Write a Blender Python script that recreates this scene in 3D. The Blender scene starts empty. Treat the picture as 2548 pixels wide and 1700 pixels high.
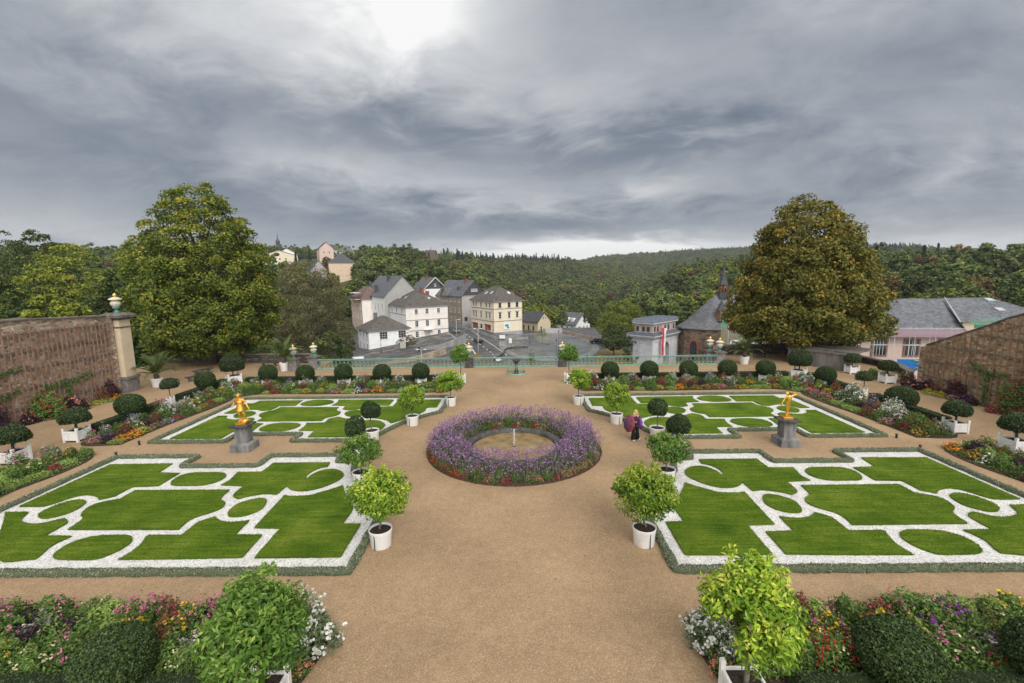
import bpy, bmesh, math, random
import numpy as np
from mathutils import Vector, Matrix
SC = bpy.context.scene
COL = SC.collection
R = math.radians
PI = math.pi
def rngs(i): return np.random.default_rng(i)
def tag(o, label=None, cat=None, group=None, kind=None):
    if label: o['label'] = label
    if cat: o['category'] = cat
    if group: o['group'] = group
    if kind: o['kind'] = kind
    return o
def empty(name, loc, label, cat, group=None, rz=0):
    o = bpy.data.objects.new(name, None); COL.objects.link(o)
    o.location = loc; o.rotation_euler = (0, 0, rz); o.empty_display_size = .3
    return tag(o, label, cat, group)
def unit(a):
    return a / np.maximum(np.linalg.norm(a, axis=-1, keepdims=True), 1e-9)
def rot2(p, a):
    c, s = math.cos(a), math.sin(a); p = np.asarray(p, float)
    return np.stack([p[..., 0]*c - p[..., 1]*s, p[..., 0]*s + p[..., 1]*c], -1)
class MB:
    """collects faces, then links them as ONE mesh object"""
    def __init__(s): s.ch = []; s.n = 0
    def add(s, v, faces, mi=0, val=None, smooth=False):
        v = np.asarray(v, np.float32).reshape(-1, 3)
        if val is None: val = np.full(len(v), .5, np.float32)
        by = {}
        for f in ([faces] if isinstance(faces, np.ndarray) else faces):
            f = np.asarray(f)
            if f.ndim == 1: by.setdefault(len(f), []).append(f[None])
            else: by.setdefault(f.shape[1], []).append(f)
        for m, l in by.items():
            s.ch.append(('f', np.concatenate(l) + s.n, mi, smooth))
        s.ch.append(('v', v, np.asarray(val, np.float32))); s.n += len(v)
        return s
    def box(s, c, size, rz=0, mi=0, top=1.0, val=None):
        x, y, z = [d/2 for d in size]
        v = np.array([(-x,-y,-z),(x,-y,-z),(x,y,-z),(-x,y,-z),(-x*top,-y*top,z),(x*top,-y*top,z),(x*top,y*top,z),(-x*top,y*top,z)])
        v[:, :2] = rot2(v[:, :2], rz)
        return s.add(v + np.array(c), np.array([(0,3,2,1),(4,5,6,7),(0,1,5,4),(1,2,6,5),(2,3,7,6),(3,0,4,7)]), mi, val)
    def bbox(s, x0, x1, y0, y1, z0, z1, mi=0):
        return s.box(((x0+x1)/2, (y0+y1)/2, (z0+z1)/2), (x1-x0, y1-y0, z1-z0), 0, mi)
    def prism(s, poly, z0, z1, mi=0, mtop=None, bottom=True):
        p = np.asarray(poly, float); n = len(p)
        a = .5*np.sum(p[:,0]*np.roll(p[:,1],-1) - np.roll(p[:,0],-1)*p[:,1])
        if a < 0: p = p[::-1]
        v = np.concatenate([np.c_[p, np.full(n, z0)], np.c_[p, np.full(n, z1)]])
        i = np.arange(n); j = (i+1) % n
        s.add(v, [np.stack([i, j, j+n, i+n], 1)] + ([i[::-1]] if bottom else []), mi)
        return s.add(np.c_[p, np.full(n, z1)], [i], mi if mtop is None else mtop)
    def poly(s, pts, mi=0, val=None):
        return s.add(pts, [np.arange(len(pts))], mi, None if val is None else np.full(len(pts), val))
    def lathe(s, prof, n=16, c=(0,0,0), mi=0, smooth=True, cap=True, val=None):
        a = np.arange(n)*2*PI/n; k = len(prof)
        v = np.concatenate([np.stack([r*np.cos(a), r*np.sin(a), np.full(n, z)], 1) for r, z in prof]) + np.array(c)
        f = []
        i = np.arange(n); j = (i+1) % n
        for q in range(k-1): f.append(np.stack([q*n+i, q*n+j, q*n+n+j, q*n+n+i], 1))
        if cap: f += [i[::-1], (k-1)*n + i]
        return s.add(v, f, mi, None if val is None else np.full(len(v), val), smooth)
    def tube(s, pts, rad, n=6, mi=0, smooth=True, val=None):
        p = np.asarray(pts, float); k = len(p)
        rad = np.broadcast_to(np.asarray(rad, float), (k,))
        t = unit(np.gradient(p, axis=0)); up = np.array([0,0,1.]) if abs(t[0,2]) < .9 else np.array([1.,0,0])
        v = []
        for i in range(k):
            x = unit(np.cross(up, t[i])); y = np.cross(t[i], x); up = y if abs(t[i,2]) > .9 else up
            a = np.arange(n)*2*PI/n
            v.append(p[i] + rad[i]*(np.cos(a)[:,None]*x + np.sin(a)[:,None]*y))
        i = np.arange(n); j = (i+1) % n
        f = [np.stack([q*n+i, q*n+j, q*n+n+j, q*n+n+i], 1) for q in range(k-1)] + [i[::-1], (k-1)*n+i]
        return s.add(np.concatenate(v), f, mi, None if val is None else np.full(k*n, val), smooth)
    def ell(s, c, r, seg=16, rings=10, mi=0, lump=0, rng=None, val=.5, zmin=-1):
        th = np.linspace(PI, 0, rings+1); a = np.arange(seg)*2*PI/seg
        d = np.stack([np.sin(th)[:,None]*np.cos(a), np.sin(th)[:,None]*np.sin(a), np.cos(th)[:,None]+0*a], -1).reshape(-1, 3)
        d[:, 2] = np.maximum(d[:, 2], zmin)
        k = 1.0
        if lump:
            kk = unit(rng.normal(size=(14, 3))); k = 1 + lump*((np.maximum(d@kk.T, 0)**6).sum(1, keepdims=True) - .8)
        v = d*k*np.asarray(r) + np.asarray(c)
        i = np.arange(seg); j = (i+1) % seg
        f = [np.stack([q*seg+i, q*seg+j, q*seg+seg+j, q*seg+seg+i], 1) for q in range(rings)]
        return s.add(v, f, mi, np.full(len(v), val), True)
    def leaves(s, P, N, rng, L=.1, W=.05, mi=0, val=None, droop=.2, out=.35, jit=.45):
        """one four-cornered leaf per point, roughly facing along N"""
        n = len(P)
        Nn = unit(N + rng.normal(size=(n,3))*jit)
        T = unit(np.cross(Nn, rng.normal(size=(n,3)))) + out*N; T[:,2] -= droop; T = unit(T)
        S = unit(np.cross(T, Nn)); sc = rng.uniform(.7, 1.3, (n,1))
        bend = Nn*(-.12)*L*sc
        v = np.stack([P - T*L*sc*.5 + bend, P + S*W*sc*.5 - T*L*.05, P + T*L*sc*.5 + bend, P - S*W*sc*.5 - T*L*.05], 1).reshape(-1, 3)
        if val is None: val = rng.uniform(0, 1, n)
        return s.add(v, np.arange(4*n).reshape(n, 4), mi, np.repeat(val, 4))
    def discs(s, P, N, r, rng, mi=0, k=6, val=None, jit=.25):
        n = len(P); Nn = unit(N + rng.normal(size=(n,3))*jit)
        X = unit(np.cross(Nn, rng.normal(size=(n,3)))); Y = np.cross(Nn, X)
        a = np.arange(k)*2*PI/k; rr = (np.broadcast_to(r, (n,))*rng.uniform(.75, 1.25, n))[:,None,None]
        v = P[:,None] + rr*(np.cos(a)[None,:,None]*X[:,None] + np.sin(a)[None,:,None]*Y[:,None])
        if val is None: val = rng.uniform(0, 1, n)
        return s.add(v.reshape(-1,3), np.arange(n*k).reshape(n, k), mi, np.repeat(val, k))
    def mesh(s, name):
        vs = np.concatenate([c[1] for c in s.ch if c[0] == 'v']); vl = np.concatenate([c[2] for c in s.ch if c[0] == 'v'])
        fs = [c for c in s.ch if c[0] == 'f']
        me = bpy.data.meshes.new(name)
        me.vertices.add(len(vs)); me.vertices.foreach_set('co', vs.ravel())
        li = np.concatenate([f[1].ravel() for f in fs]).astype(np.int32)
        tot = np.concatenate([np.full(len(f[1]), f[1].shape[1]) for f in fs]).astype(np.int32)
        st = np.concatenate([[0], np.cumsum(tot)[:-1]]).astype(np.int32)
        me.loops.add(len(li)); me.loops.foreach_set('vertex_index', li)
        me.polygons.add(len(tot)); me.polygons.foreach_set('loop_start', st)
        me.polygons.foreach_set('material_index', np.concatenate([np.full(len(f[1]), f[2]) for f in fs]).astype(np.int32))
        me.polygons.foreach_set('use_smooth', np.concatenate([np.full(len(f[1]), f[3]) for f in fs]).astype(bool))
        at = me.attributes.new('v', 'FLOAT', 'POINT'); at.data.foreach_set('value', vl)
        me.update(calc_edges=True); me.validate()
        return me
    def build(s, name, mats, parent=None, loc=None, rz=None):
        me = s.mesh(name)
        for m in (mats if isinstance(mats, (list, tuple)) else [mats]): me.materials.append(m)
        o = bpy.data.objects.new(name, me); COL.objects.link(o)
        if parent is not None: o.parent = parent
        if loc is not None: o.location = loc
        if rz is not None: o.rotation_euler.z = rz
        return o
def copy_tree(o, parent=None):
    c = o.copy(); COL.objects.link(c); c.parent = parent
    for ch in o.children: copy_tree(ch, c)
    return c
def place(proto, used, loc, rz=0, sc=1.0, label=None, group=None):
    """first call moves the thing itself, later calls copy it and its parts"""
    o = proto
    if used.get(proto.name): o = copy_tree(proto)
    used[proto.name] = True
    o.location = loc; o.rotation_euler.z = rz
    o.scale = (sc, sc, sc) if np.isscalar(sc) else sc
    if label: o['label'] = label
    if group: o['group'] = group
    return o
USED = {}
# ---------------------------------------------------------------- materials
def nd(nt, t, ins=None, **kw):
    n = nt.nodes.new(t)
    for k, v in kw.items(): setattr(n, k, v)
    for k, v in (ins or {}).items():
        s = n.inputs[k]
        if isinstance(v, bpy.types.NodeSocket): nt.links.new(v, s)
        else: s.default_value = (tuple(v) + (1,) if isinstance(v, (tuple, list)) and len(v) == 3 and s.type == 'RGBA' else v)
    return n
def ramp(nt, fac, stops, interp='LINEAR'):
    n = nt.nodes.new('ShaderNodeValToRGB'); nt.links.new(fac, n.inputs[0]); e = n.color_ramp.elements
    n.color_ramp.interpolation = interp
    while len(e) > 1: e.remove(e[-1])
    for i, (p, c) in enumerate(stops):
        x = e[0] if i == 0 else e.new(p)
        x.position = p; x.color = tuple(c) + (1,)
    return n.outputs[0]
def newmat(name):
    m = bpy.data.materials.new(name); m.use_nodes = True; nt = m.node_tree
    return m, nt, nt.nodes['Principled BSDF']
def mixc(nt, f, a, b, mode='MIX'):
    n = nt.nodes.new('ShaderNodeMix'); n.data_type = 'RGBA'; n.blend_type = mode
    for k, v in ((0, f), (6, a), (7, b)):
        if isinstance(v, bpy.types.NodeSocket): nt.links.new(v, n.inputs[k])
        else: n.inputs[k].default_value = (tuple(v)+(1,)) if k else v
    return n.outputs[2]
def mat(name, c1, c2=None, scale=5, rough=.8, bump=0, bscale=None, metal=0, detail=4, spec=.3, world=False, stretch=None, contrast=(.35,.65)):
    """plain surface: two tones mixed by a noise, optional bump"""
    m, nt, b = newmat(name)
    b.inputs['Roughness'].default_value = rough; b.inputs['Metallic'].default_value = metal
    b.inputs['Specular IOR Level'].default_value = spec
    co = nd(nt, 'ShaderNodeNewGeometry').outputs['Position'] if world else nd(nt, 'ShaderNodeTexCoord').outputs['Object']
    if stretch: co = nd(nt, 'ShaderNodeMapping', {'Vector': co, 'Scale': stretch}).outputs[0]
    if c2 is None: b.inputs['Base Color'].default_value = tuple(c1) + (1,)
    else:
        nz = nd(nt, 'ShaderNodeTexNoise', {'Vector': co, 'Scale': scale, 'Detail': detail, 'Roughness': .6})
        nt.links.new(ramp(nt, nz.outputs[0], [(contrast[0], c1), (contrast[1], c2)]), b.inputs['Base Color'])
    if bump:
        nz2 = nd(nt, 'ShaderNodeTexNoise', {'Vector': co, 'Scale': bscale or scale*4, 'Detail': 3})
        nt.links.new(nd(nt, 'ShaderNodeBump', {'Height': nz2.outputs[0], 'Strength': bump, 'Distance': .05}).outputs[0], b.inputs['Normal'])
    return m
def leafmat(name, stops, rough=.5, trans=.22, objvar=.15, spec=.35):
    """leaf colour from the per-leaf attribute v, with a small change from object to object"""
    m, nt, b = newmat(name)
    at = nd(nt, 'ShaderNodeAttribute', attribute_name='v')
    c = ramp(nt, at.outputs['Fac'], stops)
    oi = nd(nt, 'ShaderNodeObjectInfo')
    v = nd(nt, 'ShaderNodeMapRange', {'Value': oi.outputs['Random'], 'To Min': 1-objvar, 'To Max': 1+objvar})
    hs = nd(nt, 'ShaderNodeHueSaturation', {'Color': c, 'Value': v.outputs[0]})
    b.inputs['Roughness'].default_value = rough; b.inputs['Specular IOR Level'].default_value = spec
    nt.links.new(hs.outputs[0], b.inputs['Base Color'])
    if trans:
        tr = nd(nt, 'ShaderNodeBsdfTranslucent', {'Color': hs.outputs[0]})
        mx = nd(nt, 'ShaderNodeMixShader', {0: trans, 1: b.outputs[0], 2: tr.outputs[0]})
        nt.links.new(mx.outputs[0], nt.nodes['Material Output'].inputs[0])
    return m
def smooth_poly(pts, sub=4, corner=50, closed=True):
    """rounds the soft bends of an outline, keeps its sharp corners"""
    p = np.asarray(pts, float); n = len(p); out = []
    a = np.roll(p, 1, 0); b = np.roll(p, -1, 0)
    ang = np.degrees(np.arccos(np.clip((unit(p-a)*unit(b-p)).sum(1), -1, 1)))
    cr = ang > corner
    if not closed: cr[0] = cr[-1] = True
    t = (b - a)/2
    for i in range(n if closed else n-1):
        j = (i+1) % n; d = p[j]-p[i]; L = np.linalg.norm(d)
        m0 = d if cr[i] else unit(t[i])*L; m1 = d if cr[j] else unit(t[j])*L
        if cr[i] and cr[j]: out.append(p[i]); continue
        for k in range(sub):
            u = k/sub
            out.append((2*u**3-3*u**2+1)*p[i] + (u**3-2*u**2+u)*m0 + (-2*u**3+3*u**2)*p[j] + (u**3-u**2)*m1)
    if not closed: out.append(p[-1])
    return np.array(out)
def resample(pts, step, closed=False):
    p = np.asarray(pts, float)
    if closed: p = np.concatenate([p, p[:1]])
    d = np.r_[0, np.cumsum(np.linalg.norm(np.diff(p, axis=0), axis=1))]
    k = max(2, int(d[-1]/step)+1); q = np.linspace(0, d[-1], k)
    return np.stack([np.interp(q, d, p[:, i]) for i in range(p.shape[1])], 1)
# ---------------------------------------------------------------- camera
cam = bpy.data.cameras.new('camera'); cam.sensor_width = 36; cam.lens = 16.0; cam.clip_end = 9000; cam.clip_start = .1
camo = bpy.data.objects.new('camera', cam); COL.objects.link(camo)
pt, ro, yw, x0 = .1433, .01373, .01254, .2727
fw = np.array([0, math.cos(pt), -math.sin(pt)]); dn = np.array([0, -math.sin(pt), -math.cos(pt)]); rt = np.array([1., 0, 0])
def rz3(v, a): return np.array([v[0]*math.cos(a)-v[1]*math.sin(a), v[0]*math.sin(a)+v[1]*math.cos(a), v[2]])
fw, dn, rt = [rz3(v, yw) for v in (fw, dn, rt)]
ri = math.cos(ro)*rt + math.sin(ro)*dn; di = -math.sin(ro)*rt + math.cos(ro)*dn
camo.matrix_world = Matrix(((ri[0], -di[0], -fw[0], x0), (ri[1], -di[1], -fw[1], 0), (ri[2], -di[2], -fw[2], 9.1), (0, 0, 0, 1)))
SC.camera = camo
SC.view_settings.view_transform = 'Standard'; SC.view_settings.look = 'None'; SC.view_settings.exposure = 0; SC.view_settings.gamma = 1
SC.cycles.max_bounces = 6; SC.cycles.diffuse_bounces = 3; SC.cycles.transparent_max_bounces = 8
# ---------------------------------------------------------------- overcast sky and soft sun
SUN_EL, SUN_AZ = 41, 158
wd = bpy.data.worlds.new('World'); SC.world = wd; wd.use_nodes = True
nt = wd.node_tree; nt.nodes.clear()
def mth(op, a, b=None, c=None):
    n = nt.nodes.new('ShaderNodeMath'); n.operation = op
    for i, v in enumerate((a, b, c)):
        if v is None: continue
        if isinstance(v, bpy.types.NodeSocket): nt.links.new(v, n.inputs[i])
        else: n.inputs[i].default_value = v
    return n.outputs[0]
tc = nd(nt, 'ShaderNodeTexCoord'); sx = nd(nt, 'ShaderNodeSeparateXYZ', {0: tc.outputs['Generated']})
X_, Y_, Z_ = sx.outputs
az0 = mth('MULTIPLY', mth('ARCTAN2', X_, Y_), 180/PI); el0 = mth('MULTIPLY', mth('ARCSINE', Z_), 180/PI)
# cloud sheets seen in perspective: noise on a plane above
zz = mth('ADD', mth('MAXIMUM', Z_, 0.0), .27)
pv = nd(nt, 'ShaderNodeCombineXYZ', {0: mth('DIVIDE', X_, zz), 1: mth('DIVIDE', Y_, zz), 2: 0})
pv = nd(nt, 'ShaderNodeMapping', {'Vector': pv.outputs[0], 'Rotation': (0, 0, .5), 'Scale': (1, 1.25, 1), 'Location': (3.1, 1.7, 0)})
wn = nd(nt, 'ShaderNodeTexNoise', {'Vector': pv.outputs[0], 'Scale': .9, 'Detail': 3})
wv_ = nd(nt, 'ShaderNodeVectorMath', {0: nd(nt, 'ShaderNodeVectorMath', {0: wn.outputs['Color'], 1: (.5, .5, .5)}, operation='SUBTRACT').outputs[0], 'Scale': .9}, operation='SCALE')
pw = nd(nt, 'ShaderNodeVectorMath', {0: pv.outputs[0], 1: wv_.outputs[0]}, operation='ADD')
n1 = nd(nt, 'ShaderNodeTexNoise', {'Vector': pw.outputs[0], 'Scale': .95, 'Detail': 9, 'Roughness': .56})
n2 = nd(nt, 'ShaderNodeTexNoise', {'Vector': pw.outputs[0], 'Scale': 2.8, 'Detail': 9, 'Roughness': .58})
n4 = nd(nt, 'ShaderNodeTexNoise', {'Vector': pw.outputs[0], 'Scale': 7.0, 'Detail': 6, 'Roughness': .6})
w1 = mth('SUBTRACT', n1.outputs[0], .5); w2 = mth('SUBTRACT', n2.outputs[0], .5); w4 = mth('SUBTRACT', n4.outputs[0], .5)
az = mth('ADD', az0, mth('ADD', mth('MULTIPLY', w1, 22), mth('MULTIPLY', w2, 16)))
el = mth('ADD', el0, mth('MULTIPLY', mth('ADD', mth('MULTIPLY', w2, 10.0), mth('MULTIPLY', w1, 7)), mth('MINIMUM', mth('ADD', mth('MULTIPLY', el0, .06), .16), 1.0)))
def blob(a, e, sa, se, amp):
    u = mth('DIVIDE', mth('SUBTRACT', az, a), sa); v = mth('DIVIDE', mth('SUBTRACT', el, e), se)
    q = mth('ADD', mth('MULTIPLY', u, u), mth('MULTIPLY', v, v))
    return mth('MULTIPLY', mth('EXPONENT', mth('MULTIPLY', q, -1)), amp)
val = mth('ADD', mth('ADD', mth('MULTIPLY', w1, .80), mth('MULTIPLY', w4, .14)), mth('ADD', mth('MULTIPLY', w2, .48), .52))
CLOUDS = [(-11, 29, 9, 6, .58), (-27, 24.5, 15, 4.5, .20), (-42, 15, 17, 4.5, -.26), (-19, 17.8, 11, 2.4, -.26), (-8, 15.2, 10, 2.0, -.22), (-20, 12.2, 9, 2.6, .14), (6, 20, 13, 4, .12), (42, 17, 13, 7, -.12),
         (11, 13.0, 13, 2.0, -.26), (16, 10.4, 5, 1.4, .22), (5, 6.3, 20, 1.8, -.28), (37, 7.5, 14, 4, -.24), (-46, 4, 10, 2.4, .12), (-44, 9, 12, 3, -.06),
         (8, 2.7, 15, 1.6, .95), (-25, 7.5, 20, 3.6, -.15), (41, 2.2, 12, 1.1, .30), (-6, 9.5, 6, 2.4, .10)]
for b_ in CLOUDS: val = mth('ADD', val, blob(*b_))
up = nd(nt, 'ShaderNodeMapRange', {'Value': el0, 'From Min': 34, 'From Max': 62, 'To Min': 0, 'To Max': 1})
back = nd(nt, 'ShaderNodeMapRange', {'Value': Y_, 'From Min': .1, 'From Max': -.5, 'To Min': 0, 'To Max': 1})
lift = mth('MAXIMUM', up.outputs[0], back.outputs[0])
cc = ramp(nt, val, [(0, (.12, .15, .20)), (.25, (.215, .248, .305)), (.5, (.40, .425, .465)), (.75, (.64, .655, .68)), (1, (.98, .98, .97))])
bright = mixc(nt, lift, cc, (1.24, 1.22, 1.18))
sky = nd(nt, 'ShaderNodeTexSky', sky_type='NISHITA', sun_disc=False, sun_elevation=R(SUN_EL), sun_rotation=R(SUN_AZ))
bg1 = nd(nt, 'ShaderNodeBackground', {'Color': sky.outputs[0], 'Strength': .1})
bg2 = nd(nt, 'ShaderNodeBackground', {'Color': bright, 'Strength': 1.0})
mx = nd(nt, 'ShaderNodeMixShader', {0: .97, 1: bg1.outputs[0], 2: bg2.outputs[0]})
nt.links.new(mx.outputs[0], nd(nt, 'ShaderNodeOutputWorld').inputs[0])
sl = bpy.data.lights.new('sun', 'SUN'); sl.energy = 2.35; sl.angle = R(38); sl.color = (1, .96, .9)
so = bpy.data.objects.new('sun', sl); COL.objects.link(so)
a_ = R(SUN_AZ); sd = Vector((math.sin(a_)*math.cos(R(SUN_EL)), math.cos(a_)*math.cos(R(SUN_EL)), math.sin(R(SUN_EL))))
so.rotation_euler = sd.to_track_quat('Z', 'Y').to_euler(); so.location = (0, 0, 60)
# ---------------------------------------------------------------- garden surfaces
def gravel_mat(name, stops, sc=24, world=True, bump=.25, big=.35, bigc=(.75, 1.12)):
    m, nt, b = newmat(name); co = nd(nt, 'ShaderNodeNewGeometry').outputs['Position']
    vo = nd(nt, 'ShaderNodeTexVoronoi', {'Vector': co, 'Scale': sc})
    bw = nd(nt, 'ShaderNodeSeparateColor', {0: vo.outputs['Color']})
    c = ramp(nt, bw.outputs[0], stops)
    n = nd(nt, 'ShaderNodeTexNoise', {'Vector': co, 'Scale': big, 'Detail': 6, 'Roughness': .6})
    mr = nd(nt, 'ShaderNodeMapRange', {'Value': n.outputs[0], 'From Min': .3, 'From Max': .7, 'To Min': bigc[0], 'To Max': bigc[1]})
    n3 = nd(nt, 'ShaderNodeTexNoise', {'Vector': co, 'Scale': 3.1, 'Detail': 5, 'Roughness': .65})
    mr3 = nd(nt, 'ShaderNodeMapRange', {'Value': n3.outputs[0], 'From Min': .3, 'From Max': .7, 'To Min': .9, 'To Max': 1.08})
    cm = nd(nt, 'ShaderNodeHueSaturation', {'Color': c, 'Value': mr.outputs[0]})
    cm = nd(nt, 'ShaderNodeHueSaturation', {'Color': cm.outputs[0], 'Value': mr3.outputs[0]})
    nt.links.new(cm.outputs[0], b.inputs['Base Color'])
    b.inputs['Roughness'].default_value = .9; b.inputs['Specular IOR Level'].default_value = .2
    nt.links.new(nd(nt, 'ShaderNodeBump', {'Height': vo.outputs['Distance'], 'Strength': bump, 'Distance': .02}).outputs[0], b.inputs['Normal'])
    return m
M_TAN = gravel_mat('tan_gravel', [(0, (.28, .182, .102)), (.5, (.35, .238, .138)), (.85, (.395, .278, .168)), (1, (.50, .385, .255))], 48, bump=.15, big=.22, bigc=(.76, 1.12))
M_WHITE = gravel_mat('white_gravel', [(0, (.30, .285, .265)), (.2, (.56, .545, .52)), (.6, (.66, .65, .63)), (1, (.78, .77, .75))], 30, bump=.5, big=.6, bigc=(.9, 1.05))
def lawn_mat():
    m, nt, b = newmat('lawn_turf'); co = nd(nt, 'ShaderNodeNewGeometry').outputs['Position']
    def nz(sc, det, ro, mp=None):
        v = nd(nt, 'ShaderNodeMapping', {'Vector': co, 'Scale': mp}).outputs[0] if mp else co
        return nd(nt, 'ShaderNodeTexNoise', {'Vector': v, 'Scale': sc, 'Detail': det, 'Roughness': ro}).outputs[0]
    def ad(x, y, k): return nd(nt, 'ShaderNodeMath', {0: x, 1: k, 2: y}, operation='MULTIPLY_ADD').outputs[0]
    st = nz(1, 6, .7, (.5, 7.5, 1)); f = nz(26, 4, .7); big = nz(.55, 4, .6)
    g = ad(st, ad(f, ad(big, nd(nt, 'ShaderNodeValue').outputs[0], .30), .34), .36)
    c = ramp(nt, g, [(.39, (.038, .082, .004)), (.46, (.072, .138, .007)), (.51, (.106, .178, .010)), (.56, (.165, .225, .022)), (.62, (.24, .26, .05))])
    nt.links.new(c, b.inputs['Base Color']); b.inputs['Roughness'].default_value = .8; b.inputs['Specular IOR Level'].default_value = .1
    nt.links.new(nd(nt, 'ShaderNodeBump', {'Height': nz(45, 4, .7), 'Strength': 1.0, 'Distance': .05}).outputs[0], b.inputs['Normal'])
    for q in nt.nodes:
        if q.bl_idname == 'ShaderNodeValue': q.outputs[0].default_value = 0.0
    return m
M_LAWN = lawn_mat()
M_SOIL = mat('bed_soil', (.035, .022, .014), (.075, .05, .032), 9, .95, .5)
g = MB(); g.prism([(-33.2, -4), (33.2, -4), (33.2, 37), (33.8, 38.2), (35.2, 41.5), (34.8, 46), (36, 52), (23, 51.2), (21.5, 48), (20.3, 47), (20.3, 45.35), (-20.3, 45.35), (-20.3, 49.6), (-40, 50.5), (-40, 38), (-33.2, 37.4)], -.4, 0)
tag(g.build('garden_ground', M_TAN), kind='structure')
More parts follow.
